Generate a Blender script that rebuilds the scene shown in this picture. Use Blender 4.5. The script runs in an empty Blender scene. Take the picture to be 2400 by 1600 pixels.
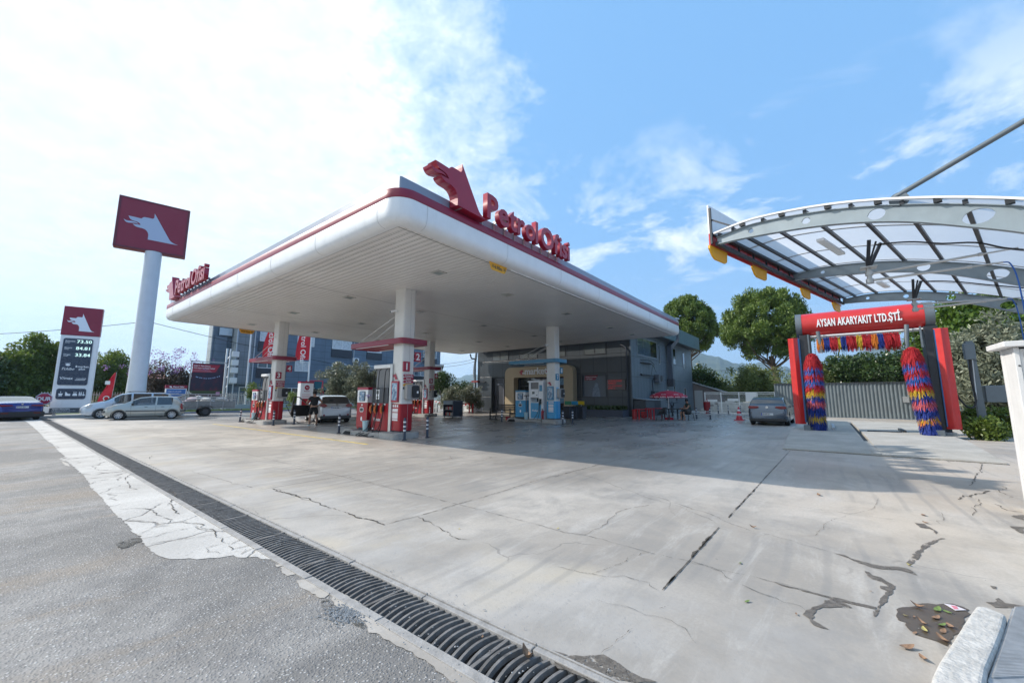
import bpy, math, random
import numpy as np
from mathutils import Vector, Matrix
from mathutils.geometry import tessellate_polygon
random.seed(7); rng = np.random.default_rng(7)
PI = math.pi
scene = bpy.context.scene
COL = scene.collection
# ---------------------------------------------------------------- camera, world, sun, exposure
# world axes: x runs along the canopy's long side, y along the drain, z up; the camera stands above the origin
CAM_H, FPX, PITCH, ROLL = 1.5, 933.3, math.radians(7.75), math.radians(-0.11)
HEAD = math.radians(38.0)          # viewing direction measured from +x towards +y
cam_d = bpy.data.cameras.new('camera'); cam = bpy.data.objects.new('camera', cam_d); COL.objects.link(cam)
cam_d.sensor_width = 36; cam_d.lens = FPX / 2400 * 36
cam_d.clip_start = 0.05; cam_d.clip_end = 20000
cam.matrix_world = Matrix.Translation((0, 0, CAM_H)) @ Matrix.Rotation(HEAD - PI / 2, 4, 'Z') @ Matrix.Rotation(PI / 2 + PITCH, 4, 'X') @ Matrix.Rotation(-ROLL, 4, 'Z')
scene.camera = cam
SUN = Vector((-0.58, 1.28, 1.0)).normalized()
SUN_EL = math.asin(SUN.z)
sun_d = bpy.data.lights.new('sun', 'SUN'); sun_d.energy = 4.5; sun_d.angle = math.radians(0.6); sun_d.color = (1.0, 0.93, 0.84)
sun = bpy.data.objects.new('sun', sun_d); COL.objects.link(sun)
sun.rotation_euler = SUN.to_track_quat('Z', 'Y').to_euler(); sun.location = (-10, 20, 30)
scene.view_settings.view_transform = 'Standard'; scene.view_settings.look = 'None'
scene.view_settings.exposure = 0.54; scene.view_settings.gamma = 1.0
scene.cycles.max_bounces = 8; scene.cycles.transparent_max_bounces = 12
scene.cycles.use_adaptive_sampling = True

def build_world():
    w = bpy.data.worlds.new('World'); scene.world = w; w.use_nodes = True
    nt = w.node_tree; N = nt.nodes; L = nt.links; N.clear()
    out = N.new('ShaderNodeOutputWorld'); bg = N.new('ShaderNodeBackground'); L.new(bg.outputs[0], out.inputs[0])
    sky = N.new('ShaderNodeTexSky'); sky.sky_type = 'NISHITA'; sky.sun_disc = False
    sky.sun_elevation = SUN_EL; sky.sun_rotation = math.atan2(SUN.x, SUN.y)
    sky.air_density = 1.0; sky.dust_density = 1.2; sky.ozone_density = 2.0
    bg.inputs[1].default_value = 0.10
    tc = N.new('ShaderNodeTexCoord')
    def dot(v):
        d = N.new('ShaderNodeVectorMath'); d.operation = 'DOT_PRODUCT'; L.new(tc.outputs['Generated'], d.inputs[0]); d.inputs[1].default_value = v
        return d.outputs['Value']
    def math_(op, a, b=None, clamp=False):
        m = N.new('ShaderNodeMath'); m.operation = op; m.use_clamp = clamp
        for i, x in enumerate((a, b)):
            if x is None: continue
            if isinstance(x, (int, float)): m.inputs[i].default_value = x
            else: L.new(x, m.inputs[i])
        return m.outputs[0]
    left = dot((math.cos(HEAD + PI / 2), math.sin(HEAD + PI / 2), 0)); up = dot((0, 0, 1)); fw = dot((math.cos(HEAD), math.sin(HEAD), 0))
    # project the view direction on a flat cloud layer
    upc = math_('ADD', math_('MAXIMUM', up, 0.0), 0.16)
    cx = math_('DIVIDE', left, upc); cy = math_('DIVIDE', fw, upc)
    cv = N.new('ShaderNodeCombineXYZ'); L.new(cx, cv.inputs[0]); L.new(cy, cv.inputs[1])
    def noise(scale, detail, rough, vec=cv.outputs[0], dist=0.0):
        n = N.new('ShaderNodeTexNoise'); n.inputs['Scale'].default_value = scale; n.inputs['Detail'].default_value = detail
        n.inputs['Roughness'].default_value = rough; n.inputs['Distortion'].default_value = dist; L.new(vec, n.inputs['Vector']); return n.outputs[0]
    n1 = noise(1.6, 9, 0.62, dist=0.4); n2 = noise(7.0, 8, 0.7, dist=0.2)
    # veil of high cloud over the side of the sun, ragged edge about ahead of the camera
    edge = math_('ADD', math_('MULTIPLY', left, 3.6), math_('MULTIPLY', math_('SUBTRACT', 0.62, up), 0.95))
    m = math_('ADD', edge, math_('MULTIPLY', math_('SUBTRACT', n1, 0.5), 2.3))
    m = math_('ADD', m, math_('MULTIPLY', math_('SUBTRACT', n2, 0.5), 1.7))
    m = math_('MULTIPLY', math_('ADD', m, 0.06), 1.0, True)
    m = math_('MULTIPLY', m, math_('ADD', 0.46, math_('MULTIPLY', n2, 0.9)), True)
    # small separate clouds low in the blue part
    low = math_('SUBTRACT', 1.0, math_('MULTIPLY', math_('ABSOLUTE', math_('SUBTRACT', up, 0.36)), 4.2), True)
    n3 = noise(2.1, 10, 0.62, dist=0.35)
    wisp = math_('MULTIPLY', math_('MULTIPLY', math_('SUBTRACT', n3, 0.505), 7.5, True), math_('MULTIPLY', low, 0.95))
    m = math_('MAXIMUM', m, wisp)
    # haze towards the horizon
    hz = math_('POWER', math_('SUBTRACT', 1.0, math_('MAXIMUM', up, 0.0)), 7.0)
    blue = N.new('ShaderNodeMix'); blue.data_type = 'RGBA'; blue.inputs[0].default_value = 0.72; L.new(sky.outputs[0], blue.inputs[6]); blue.inputs[7].default_value = (2.0, 4.5, 8.2, 1)
    mixh = N.new('ShaderNodeMix'); mixh.data_type = 'RGBA'; L.new(math_('MULTIPLY', hz, 0.85), mixh.inputs[0]); L.new(blue.outputs[2], mixh.inputs[6]); mixh.inputs[7].default_value = (4.6, 6.2, 8.0, 1)
    # deeper blue, as the camera saw it
    glow = N.new('ShaderNodeMix'); glow.data_type = 'RGBA'
    L.new(m, glow.inputs[0]); L.new(mixh.outputs[2], glow.inputs[6])
    cr = N.new('ShaderNodeMix'); cr.data_type = 'RGBA'; cr.inputs[6].default_value = (8.3, 8.9, 9.7, 1); cr.inputs[7].default_value = (8.0, 8.9, 9.3, 1)
    L.new(math_('ADD', math_('MULTIPLY', left, 1.6), 0.25, True), cr.inputs[0]); L.new(cr.outputs[2], glow.inputs[7])
    L.new(glow.outputs[2], bg.inputs[0])
build_world()

# ---------------------------------------------------------------- pixel-to-ground helper (source photograph coordinates, 2400 x 1600)
def ray(px, py):
    a = (px - 1200) / FPX; b = -(py - 800) / FPX
    xc = a * math.cos(ROLL) + b * math.sin(ROLL); yc = -a * math.sin(ROLL) + b * math.cos(ROLL)
    X, Y, Z = xc, math.cos(PITCH) - yc * math.sin(PITCH), math.sin(PITCH) + yc * math.cos(PITCH)
    return X * math.sin(HEAD) * 1.0 + Y * math.cos(HEAD), -X * math.cos(HEAD) + Y * math.sin(HEAD), Z
def G(px, py, z=0.0):
    dx, dy, dz = ray(px, py); t = (z - CAM_H) / dz; return (dx * t, dy * t)
def onx(px, py, x0):
    dx, dy, dz = ray(px, py); t = x0 / dx; return dy * t, CAM_H + dz * t
def ony(px, py, y0):
    dx, dy, dz = ray(px, py); t = y0 / dy; return dx * t, CAM_H + dz * t
def at(px, py, dist):                       # point at horizontal distance dist
    dx, dy, dz = ray(px, py); t = dist / math.hypot(dx, dy); return (dx * t, dy * t, CAM_H + dz * t)

# ---------------------------------------------------------------- materials
MATS = {}
def mat(name, col, rough=0.5, metal=0.0, var=0.0, scale=8.0, bump=0.0, bscale=60.0, spec=0.5, coat=0.0, emit=None, estr=1.0, alpha=None, trans=0.0, dirt=0.0):
    if name in MATS: return MATS[name]
    m = bpy.data.materials.new(name); m.use_nodes = True; nt = m.node_tree; N = nt.nodes; L = nt.links
    b = N['Principled BSDF']; b.inputs['Base Color'].default_value = (*col, 1); b.inputs['Roughness'].default_value = rough
    b.inputs['Metallic'].default_value = metal; b.inputs['Specular IOR Level'].default_value = spec; b.inputs['Coat Weight'].default_value = coat
    b.inputs['Coat Roughness'].default_value = 0.05
    if emit: b.inputs['Emission Color'].default_value = (*emit, 1); b.inputs['Emission Strength'].default_value = estr
    if alpha is not None: b.inputs['Alpha'].default_value = alpha
    if trans: b.inputs['Transmission Weight'].default_value = trans
    tc = N.new('ShaderNodeTexCoord')
    if var or dirt:
        n = N.new('ShaderNodeTexNoise'); n.inputs['Scale'].default_value = scale; n.inputs['Detail'].default_value = 7; n.inputs['Roughness'].default_value = 0.65
        L.new(tc.outputs['Object'], n.inputs['Vector'])
        mr = N.new('ShaderNodeMapRange'); mr.inputs[1].default_value = 0.3; mr.inputs[2].default_value = 0.7; L.new(n.outputs[0], mr.inputs[0])
        mx = N.new('ShaderNodeMix'); mx.data_type = 'RGBA'; L.new(mr.outputs[0], mx.inputs[0])
        v = max(var, 0.03)
        mx.inputs[6].default_value = (*[max(c * (1 - v), 0) for c in col], 1); mx.inputs[7].default_value = (*[min(c * (1 + v), 1) for c in col], 1)
        L.new(mx.outputs[2], b.inputs['Base Color'])
        rr = N.new('ShaderNodeMapRange'); rr.inputs[3].default_value = max(rough - 0.08, 0.02); rr.inputs[4].default_value = min(rough + 0.14, 1); L.new(n.outputs[0], rr.inputs[0]); L.new(rr.outputs[0], b.inputs['Roughness'])
        if dirt:
            n2 = N.new('ShaderNodeTexNoise'); n2.inputs['Scale'].default_value = scale * 0.7; n2.inputs['Detail'].default_value = 10; n2.inputs['Roughness'].default_value = 0.75
            mp = N.new('ShaderNodeMapping'); mp.inputs['Scale'].default_value = (3, 3, 0.35); L.new(tc.outputs['Object'], mp.inputs[0]); L.new(mp.outputs[0], n2.inputs['Vector'])
            m2 = N.new('ShaderNodeMapRange'); m2.inputs[1].default_value = 0.5; m2.inputs[2].default_value = 0.8; m2.inputs[4].default_value = dirt; L.new(n2.outputs[0], m2.inputs[0])
            mz = N.new('ShaderNodeMix'); mz.data_type = 'RGBA'; L.new(m2.outputs[0], mz.inputs[0]); L.new(mx.outputs[2], mz.inputs[6]); mz.inputs[7].default_value = (0.16, 0.145, 0.12, 1)
            L.new(mz.outputs[2], b.inputs['Base Color'])
    if bump:
        n = N.new('ShaderNodeTexNoise'); n.inputs['Scale'].default_value = bscale; n.inputs['Detail'].default_value = 5; L.new(tc.outputs['Object'], n.inputs['Vector'])
        bp = N.new('ShaderNodeBump'); bp.inputs['Strength'].default_value = bump; bp.inputs['Distance'].default_value = 0.01; L.new(n.outputs[0], bp.inputs['Height']); L.new(bp.outputs[0], b.inputs['Normal'])
    MATS[name] = m; return m

class NT:                                   # small helper for hand-made materials
    def __init__(s, name):
        s.m = bpy.data.materials.new(name); s.m.use_nodes = True; s.N = s.m.node_tree.nodes; s.L = s.m.node_tree.links; s.b = s.N['Principled BSDF']
        s.tc = s.N.new('ShaderNodeTexCoord').outputs['Object']; MATS[name] = s.m
    def put(s, sock, v):
        if isinstance(v, bpy.types.NodeSocket): s.L.new(v, sock)
        else: sock.default_value = v
    def math(s, op, a, b=0.0, clamp=False):
        n = s.N.new('ShaderNodeMath'); n.operation = op; n.use_clamp = clamp; s.put(n.inputs[0], a); s.put(n.inputs[1], b); return n.outputs[0]
    def noise(s, scale, detail=5, rough=0.6, dist=0.0, vec=None, sx=(1, 1, 1)):
        n = s.N.new('ShaderNodeTexNoise'); n.inputs['Scale'].default_value = scale; n.inputs['Detail'].default_value = detail; n.inputs['Roughness'].default_value = rough; n.inputs['Distortion'].default_value = dist
        v = vec or s.tc
        if sx != (1, 1, 1):
            mp = s.N.new('ShaderNodeMapping'); mp.inputs['Scale'].default_value = sx; s.L.new(v, mp.inputs[0]); v = mp.outputs[0]
        s.L.new(v, n.inputs['Vector']); return n.outputs[0]
    def vor(s, scale, feature='F1', out='Distance', vec=None, rand=1.0):
        n = s.N.new('ShaderNodeTexVoronoi'); n.feature = feature; n.inputs['Scale'].default_value = scale; n.inputs['Randomness'].default_value = rand; s.L.new(vec or s.tc, n.inputs['Vector']); return n.outputs[out]
    def ramp(s, f, a, b, lo=0.0, hi=1.0):
        n = s.N.new('ShaderNodeMapRange'); n.interpolation_type = 'SMOOTHSTEP'; s.put(n.inputs[0], f); n.inputs[1].default_value = a; n.inputs[2].default_value = b; n.inputs[3].default_value = lo; n.inputs[4].default_value = hi; return n.outputs[0]
    def mix(s, f, a, b, blend='MIX'):
        n = s.N.new('ShaderNodeMix'); n.data_type = 'RGBA'; n.blend_type = blend; s.put(n.inputs[0], f)
        for i, c in ((6, a), (7, b)): s.put(n.inputs[i], (*c, 1) if isinstance(c, tuple) and len(c) == 3 else c)
        return n.outputs[2]
    def sep(s, v=None):
        n = s.N.new('ShaderNodeSeparateXYZ'); s.L.new(v or s.tc, n.inputs[0]); return n.outputs
    def bump(s, h, strength=0.5, dist=0.01):
        n = s.N.new('ShaderNodeBump'); n.inputs['Strength'].default_value = strength; n.inputs['Distance'].default_value = dist; s.L.new(h, n.inputs['Height']); s.L.new(n.outputs[0], s.b.inputs['Normal'])
    def warp(s, amt, scale):
        n = s.N.new('ShaderNodeTexNoise'); n.inputs['Scale'].default_value = scale; n.inputs['Detail'].default_value = 4; s.L.new(s.tc, n.inputs['Vector'])
        v = s.N.new('ShaderNodeVectorMath'); v.operation = 'MULTIPLY_ADD'; s.L.new(n.outputs['Color'], v.inputs[0]); v.inputs[1].default_value = (amt,) * 3; s.L.new(s.tc, v.inputs[2]); return v.outputs[0]

def concrete_mat():
    t = NT('forecourt_concrete'); b = t.b
    big = t.noise(0.22, 6, 0.6, 0.5); mid = t.noise(1.4, 8, 0.68, 0.3); fine = t.noise(38, 6, 0.7); streak = t.noise(1.0, 7, 0.7, 0.6, sx=(0.7, 3.4, 1))
    c = t.mix(t.ramp(big, 0.38, 0.62), (0.31, 0.278, 0.242), (0.51, 0.463, 0.408))
    x0 = t.sep()[0]; near = t.ramp(x0, 10.5, 6.0, 0.06, 1.0)
    c = t.mix(t.math('MULTIPLY', t.ramp(mid, 0.40, 0.70, 0, 0.75), near), c, (0.255, 0.238, 0.218)); c = t.mix(t.ramp(streak, 0.5, 0.74, 0, 0.6), c, (0.54, 0.51, 0.475))
    c = t.mix(t.ramp(fine, 0.3, 0.7, 0, 0.34), c, (0.23, 0.22, 0.205))
    c = t.mix(t.math('MULTIPLY', t.ramp(t.vor(5.5, vec=t.warp(0.12, 6)), 0.09, 0.03), t.math('MULTIPLY', near, t.ramp(t.noise(0.8, 3), 0.45, 0.6, 0, 0.6))), c, (0.13, 0.12, 0.11))
    c = t.mix(t.ramp(t.noise(0.55, 9, 0.74, 1.2), 0.54, 0.66, 0, 0.45), c, (0.235, 0.225, 0.215))
    # pitted worn strip beside the drain, with yellowish dust
    o = t.sep(t.warp(0.6, 0.9)); x, y = o[0], o[1]
    worn = t.math('MULTIPLY', t.ramp(x, 3.9, 3.3), t.ramp(t.noise(0.8, 5, 0.6), 0.35, 0.6))
    pit = t.ramp(t.noise(24, 4, 0.8), 0.52, 0.72)
    c = t.mix(t.math('MULTIPLY', worn, 0.4), c, (0.46, 0.445, 0.43)); c = t.mix(t.math('MULTIPLY', t.math('MULTIPLY', worn, pit), 0.45), c, (0.25, 0.245, 0.24))
    dust = t.math('MULTIPLY', t.ramp(x, 4.4, 3.2), t.ramp(t.noise(0.75, 4, 0.55, 0.2), 0.50, 0.72, 0, 0.5)); c = t.mix(dust, c, (0.47, 0.40, 0.29))
    warm = t.math('MULTIPLY', t.math('MULTIPLY', t.ramp(y, 2.5, -0.5), t.ramp(x, 4.5, 6.5)), t.ramp(t.noise(0.5, 5, 0.6), 0.4, 0.62, 0, 0.42)); c = t.mix(warm, c, (0.45, 0.38, 0.30))
    # slab joints, every 3.13 m along y and 2.95 m along x, irregular and partly filled
    o2 = t.sep(t.warp(0.05, 2.6)); 
    def joint(v, off, per, w):
        f = t.math('FRACT', t.math('ADD', t.math('DIVIDE', t.math('SUBTRACT', v, off), per), 0.5)); d = t.math('MULTIPLY', t.math('ABSOLUTE', t.math('SUBTRACT', f, 0.5)), per); return t.ramp(d, w, w * 0.3)
    jy = joint(o2[1], 4.16, 3.13, 0.013); jx = joint(o2[0], 4.13, 2.93, 0.009)
    jx = t.math('MULTIPLY', jx, t.ramp(t.noise(0.16, 2, 0.5), 0.35, 0.5)); traced = t.math('MULTIPLY', t.ramp(x, 14.1, 13.7), t.ramp(y, 5.6, 5.2))
    j = t.math('MULTIPLY', t.math('MAXIMUM', jx, jy), t.ramp(x, 3.0, 3.3)); j = t.math('MULTIPLY', j, t.math('SUBTRACT', 1.0, traced)); c = t.mix(t.math('MULTIPLY', j, 0.8), c, (0.055, 0.05, 0.045))
    # hairline cracks
    wv = t.warp(0.55, 1.3); cr = t.ramp(t.vor(0.30, 'DISTANCE_TO_EDGE', vec=wv), 0.0032, 0.0008); cr = t.math('MULTIPLY', cr, t.ramp(t.noise(0.6, 3), 0.52, 0.62, 0, 0.45)); cr = t.math('MULTIPLY', cr, t.ramp(x, 8.5, 6.5)); c = t.mix(cr, c, (0.12, 0.115, 0.11))
    # tyre arcs
    ring = t.N.new('ShaderNodeTexWave'); ring.wave_type = 'RINGS'; ring.inputs['Scale'].default_value = 1.1; ring.inputs['Distortion'].default_value = 3.5; ring.inputs['Detail'].default_value = 5; ring.inputs['Detail Scale'].default_value = 0.35
    mp = t.N.new('ShaderNodeMapping'); mp.inputs['Location'].default_value = (-9, -6, 0); t.L.new(t.tc, mp.inputs[0]); t.L.new(mp.outputs[0], ring.inputs['Vector'])
    ty = t.math('MULTIPLY', t.ramp(ring.outputs[0], 0.8, 1.0), t.ramp(t.noise(0.35, 4), 0.45, 0.6, 0, 0.34)); c = t.mix(ty, c, (0.2, 0.195, 0.19))
    # darker oily polish in the fuelling lanes
    oil = t.math('MULTIPLY', t.ramp(x, 7.2, 10.5), t.ramp(t.noise(0.28, 6, 0.65, 0.4), 0.3, 0.62, 0.2, 0.55)); oil = t.math('MULTIPLY', oil, t.ramp(y, 1.5, 6.5))
    c = t.mix(oil, c, (0.19, 0.185, 0.185))
    t.L.new(c, b.inputs['Base Color'])
    pol = t.math('MULTIPLY', t.ramp(x, 4.5, 9.5), t.ramp(y, -3.5, 5))
    ro = t.math('SUBTRACT', t.ramp(t.noise(0.5, 3, 0.55, 0.3, sx=(0.8, 2.0, 1)), 0.3, 0.75, 0.62, 0.84), t.math('MULTIPLY', pol, 0.40)); t.L.new(ro, b.inputs['Roughness'])
    b.inputs['Specular IOR Level'].default_value = 0.55
    h = t.math('SUBTRACT', t.math('ADD', t.math('MULTIPLY', fine, 0.35), t.math('MULTIPLY', mid, 0.3)), t.math('MULTIPLY', t.math('ADD', j, t.math('MULTIPLY', worn, pit)), 0.9)); t.bump(t.math('MULTIPLY', h, t.math('SUBTRACT', 1.0, t.math('MULTIPLY', pol, 0.8))), 0.25, 0.010)
    return t.m

def asphalt_mat():
    t = NT('road_asphalt'); b = t.b
    big = t.noise(0.35, 6, 0.6, 0.4); mid = t.noise(2.6, 7, 0.7)
    c = t.mix(t.ramp(big, 0.40, 0.60), (0.15, 0.143, 0.135), (0.275, 0.262, 0.248)); c = t.mix(t.ramp(mid, 0.42, 0.66, 0, 0.65), c, (0.13, 0.127, 0.127))
    # brown dust band crossing, darker and lighter stones of many sizes
    c = t.mix(t.ramp(t.noise(0.55, 7, 0.66, 0.5, sx=(0.4, 1.6, 1)), 0.50, 0.66, 0, 0.85), c, (0.235, 0.195, 0.155))
    st = t.vor(62, vec=t.warp(0.02, 30)); stc = t.vor(62, out='Color', vec=t.warp(0.02, 30)); sc = t.sep(stc)
    light = t.math('MULTIPLY', t.ramp(st, 0.42, 0.24), t.ramp(sc[0], 0.62, 0.72)); c = t.mix(t.math('MULTIPLY', light, 0.62), c, (0.60, 0.59, 0.58))
    dark = t.math('MULTIPLY', t.ramp(st, 0.5, 0.3), t.ramp(sc[1], 0.6, 0.75)); c = t.mix(t.math('MULTIPLY', dark, 0.55), c, (0.10, 0.10, 0.105))
    s2 = t.vor(150); c = t.mix(t.ramp(s2, 0.3, 0.1, 0, 0.25), c, (0.5, 0.5, 0.5))
    t.L.new(c, b.inputs['Base Color']); b.inputs['Roughness'].default_value = 0.82
    h = t.math('ADD', t.math('MULTIPLY', t.ramp(st, 0.6, 0.1), 0.7), t.math('MULTIPLY', t.noise(9, 6, 0.7), 0.8)); t.bump(h, 0.55, 0.012)
    return t.m

def ragged(name, col, rough=0.9, cover=0.5, s1=7.0, s2=45.0, var=0.3, spec=0.4):
    t = NT(name); n = t.math('ADD', t.math('MULTIPLY', t.noise(s1, 6, .7), .6), t.math('MULTIPLY', t.noise(s2, 5, .75), .4))
    c = t.mix(t.ramp(t.noise(25, 5, .7), .3, .7), tuple(x * (1 - var) for x in col), tuple(x * (1 + var) for x in col)); t.L.new(c, t.b.inputs['Base Color']); t.b.inputs['Roughness'].default_value = rough; t.b.inputs['Specular IOR Level'].default_value = spec
    t.L.new(t.ramp(n, .62 - cover * .24, .68 - cover * .24), t.b.inputs['Alpha']); t.bump(t.noise(40, 5, .7), .5, .01); return t.m
def leaf_mat(name, c1, c2, rough=0.5, trl=0.25):
    if name in MATS: return MATS[name]
    t = NT(name); b = t.b
    g = t.N.new('ShaderNodeNewGeometry'); r = g.outputs['Random Per Island']
    c = t.mix(r, c1, c2); n = t.noise(0.8, 3); c = t.mix(t.ramp(n, 0.35, 0.65, 0, 0.35), c, tuple(min(x * 1.5, 1) for x in c2))
    t.L.new(c, b.inputs['Base Color']); b.inputs['Roughness'].default_value = rough
    tr = t.N.new('ShaderNodeBsdfTranslucent'); t.L.new(c, tr.inputs[0]); ms = t.N.new('ShaderNodeMixShader'); ms.inputs[0].default_value = trl
    out = t.N['Material Output']; t.L.new(b.outputs[0], ms.inputs[1]); t.L.new(tr.outputs[0], ms.inputs[2]); t.L.new(ms.outputs[0], out.inputs[0])
    return t.m

# ---------------------------------------------------------------- mesh builder
def tag(o, label=None, cat=None, group=None, kind=None):
    if label: o['label'] = label
    if cat: o['category'] = cat
    if group: o['group'] = group
    if kind: o['kind'] = kind
    return o
def thing(name, label, cat, loc=(0, 0, 0), rz=0.0, group=None):
    o = bpy.data.objects.new(name, None); COL.objects.link(o); o.location = loc; o.rotation_euler = (0, 0, rz); o.empty_display_size = 0.3
    return tag(o, label, cat, group)
class MB:
    def __init__(s): s.v = []; s.f = []
    def add(s, vs, fs):
        k = len(s.v); s.v += [tuple(v) for v in vs]; s.f += [tuple(i + k for i in f) for f in fs]; return s
    def box(s, x0, x1, y0, y1, z0, z1):
        s.add([(x0, y0, z0), (x1, y0, z0), (x1, y1, z0), (x0, y1, z0), (x0, y0, z1), (x1, y0, z1), (x1, y1, z1), (x0, y1, z1)],
              [(0, 3, 2, 1), (4, 5, 6, 7), (0, 1, 5, 4), (1, 2, 6, 5), (2, 3, 7, 6), (3, 0, 4, 7)]); return s
    def quad(s, a, b, c, d): return s.add([a, b, c, d], [(0, 1, 2, 3)])
    def bar(s, p, q, w, h, up=(0, 0, 1)):          # rectangular bar between two points
        p = Vector(p); q = Vector(q); d = (q - p).normalized(); u = Vector(up); sd = d.cross(u)
        if sd.length < 1e-4: sd = d.cross(Vector((1, 0, 0)))
        sd.normalize(); u = sd.cross(d).normalized()
        vs = [e + sd * a * w / 2 + u * b * h / 2 for e in (p, q) for a, b in ((-1, -1), (1, -1), (1, 1), (-1, 1))]
        return s.add(vs, [(0, 1, 2, 3), (7, 6, 5, 4), (0, 4, 5, 1), (1, 5, 6, 2), (2, 6, 7, 3), (3, 7, 4, 0)])
    def cyl(s, p, q, r, r2=None, n=16, cap=True):
        r2 = r if r2 is None else r2; p = Vector(p); q = Vector(q); d = (q - p).normalized()
        u = d.orthogonal().normalized(); w = d.cross(u)
        vs = []
        for e, rr in ((p, r), (q, r2)):
            for i in range(n): a = 2 * PI * i / n; vs.append(e + (u * math.cos(a) + w * math.sin(a)) * rr)
        fs = [(i, (i + 1) % n, n + (i + 1) % n, n + i) for i in range(n)]
        if cap: fs += [tuple(range(n - 1, -1, -1)), tuple(range(n, 2 * n))]
        return s.add(vs, fs)
    def tube(s, pts, r, n=8, rs=None):
        pts = [Vector(p) for p in pts]; m = len(pts); vs = []; prev = None
        for i, p in enumerate(pts):
            d = (pts[min(i + 1, m - 1)] - pts[max(i - 1, 0)]).normalized()
            u = d.orthogonal().normalized() if prev is None else (prev - d * prev.dot(d)).normalized()
            prev = u; w = d.cross(u); rr = rs[i] if rs else r
            for k in range(n): a = 2 * PI * k / n; vs.append(p + (u * math.cos(a) + w * math.sin(a)) * rr)
        fs = [(i * n + k, i * n + (k + 1) % n, (i + 1) * n + (k + 1) % n, (i + 1) * n + k) for i in range(m - 1) for k in range(n)]
        fs += [tuple(range(n - 1, -1, -1)), tuple(range((m - 1) * n, m * n))]
        return s.add(vs, fs)
    def lathe(s, prof, n=20, c=(0, 0, 0)):          # profile of (r, z)
        vs = [(c[0] + r * math.cos(2 * PI * k / n), c[1] + r * math.sin(2 * PI * k / n), c[2] + z) for r, z in prof for k in range(n)]
        m = len(prof); fs = [(i * n + k, i * n + (k + 1) % n, (i + 1) * n + (k + 1) % n, (i + 1) * n + k) for i in range(m - 1) for k in range(n)]
        fs += [tuple(range(n - 1, -1, -1)), tuple(range((m - 1) * n, m * n))]
        return s.add(vs, fs)
    def prism(s, poly, o, u, v, d0, d1):            # 2-D outline poly in the plane (o; u, v), thick from d0 to d1 along u x v
        o = Vector(o); u = Vector(u); v = Vector(v); n = u.cross(v).normalized(); m = len(poly)
        a = sum(poly[i][0] * poly[(i + 1) % m][1] - poly[(i + 1) % m][0] * poly[i][1] for i in range(m))
        if a < 0: poly = poly[::-1]
        vs = [o + u * x + v * y + n * d for d in (d0, d1) for x, y in poly]
        tris = tessellate_polygon([[Vector((x, y, 0)) for x, y in poly]])
        fs = []
        for t in tris:
            t = list(t); A, B, C = (poly[i] for i in t)
            if (B[0] - A[0]) * (C[1] - A[1]) - (B[1] - A[1]) * (C[0] - A[0]) < 0: t.reverse()
            fs.append(tuple(i + m for i in t)); fs.append(tuple(reversed(t)))
        fs += [(i, (i + 1) % m, m + (i + 1) % m, m + i) for i in range(m)]
        return s.add(vs, fs)
    def build(s, name, m, parent=None, smooth=False, bevel=0.0, angle=35, loc=None, seg=2):
        me = bpy.data.meshes.new(name); me.from_pydata([tuple(v) for v in s.v], [], s.f); me.update()
        o = bpy.data.objects.new(name, me); COL.objects.link(o); me.materials.append(m)
        if smooth:
            me.polygons.foreach_set('use_smooth', [True] * len(me.polygons))
            try: me.set_sharp_from_angle(angle=math.radians(angle))
            except Exception: pass
        if bevel:
            b = o.modifiers.new('bevel', 'BEVEL'); b.width = bevel; b.segments = seg; b.limit_method = 'ANGLE'; b.angle_limit = math.radians(40); b.harden_normals = False
        if parent: o.parent = parent
        if loc: o.location = loc
        return o
def rrect(x0, x1, y0, y1, r, n=5):                 # rounded rectangle outline
    out = []
    for cx, cy, a0 in ((x1 - r, y0 + r, -PI / 2), (x1 - r, y1 - r, 0), (x0 + r, y1 - r, PI / 2), (x0 + r, y0 + r, PI)):
        for k in range(n + 1): a = a0 + PI / 2 * k / n; out.append((cx + r * math.cos(a), cy + r * math.sin(a)))
    return out
def text(s, size, name, m, parent, o, u, v, depth=0.004, bold=0.0, align='LEFT', xs=1.0, shear=0.0, space=1.0):
    """lettering as a mesh: baseline starts at o, runs along u, stands along v"""
    cu = bpy.data.curves.new('t', 'FONT'); cu.body = s; cu.size = size; cu.extrude = depth / 2; cu.offset = bold; cu.align_x = align; cu.resolution_u = 3; cu.shear = shear; cu.space_character = space
    ob = bpy.data.objects.new('t', cu); COL.objects.link(ob); bpy.context.view_layer.update()
    me = bpy.data.meshes.new_from_object(ob.evaluated_get(bpy.context.evaluated_depsgraph_get()))
    bpy.data.objects.remove(ob); bpy.data.curves.remove(cu)
    u = Vector(u).normalized(); v = Vector(v).normalized(); n = u.cross(v); o = Vector(o)
    M = Matrix(((u.x * xs, v.x, n.x, o.x), (u.y * xs, v.y, n.y, o.y), (u.z * xs, v.z, n.z, o.z), (0, 0, 0, 1)))
    me.transform(M); me.name = name; me.materials.clear(); me.materials.append(m)
    r = bpy.data.objects.new(name, me); COL.objects.link(r)
    if parent: r.parent = parent
    return r
def copy_tree(o, parent=None):
    c = o.copy(); COL.objects.link(c); c.parent = parent
    for ch in list(o.children): copy_tree(ch, c)
    return c

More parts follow.
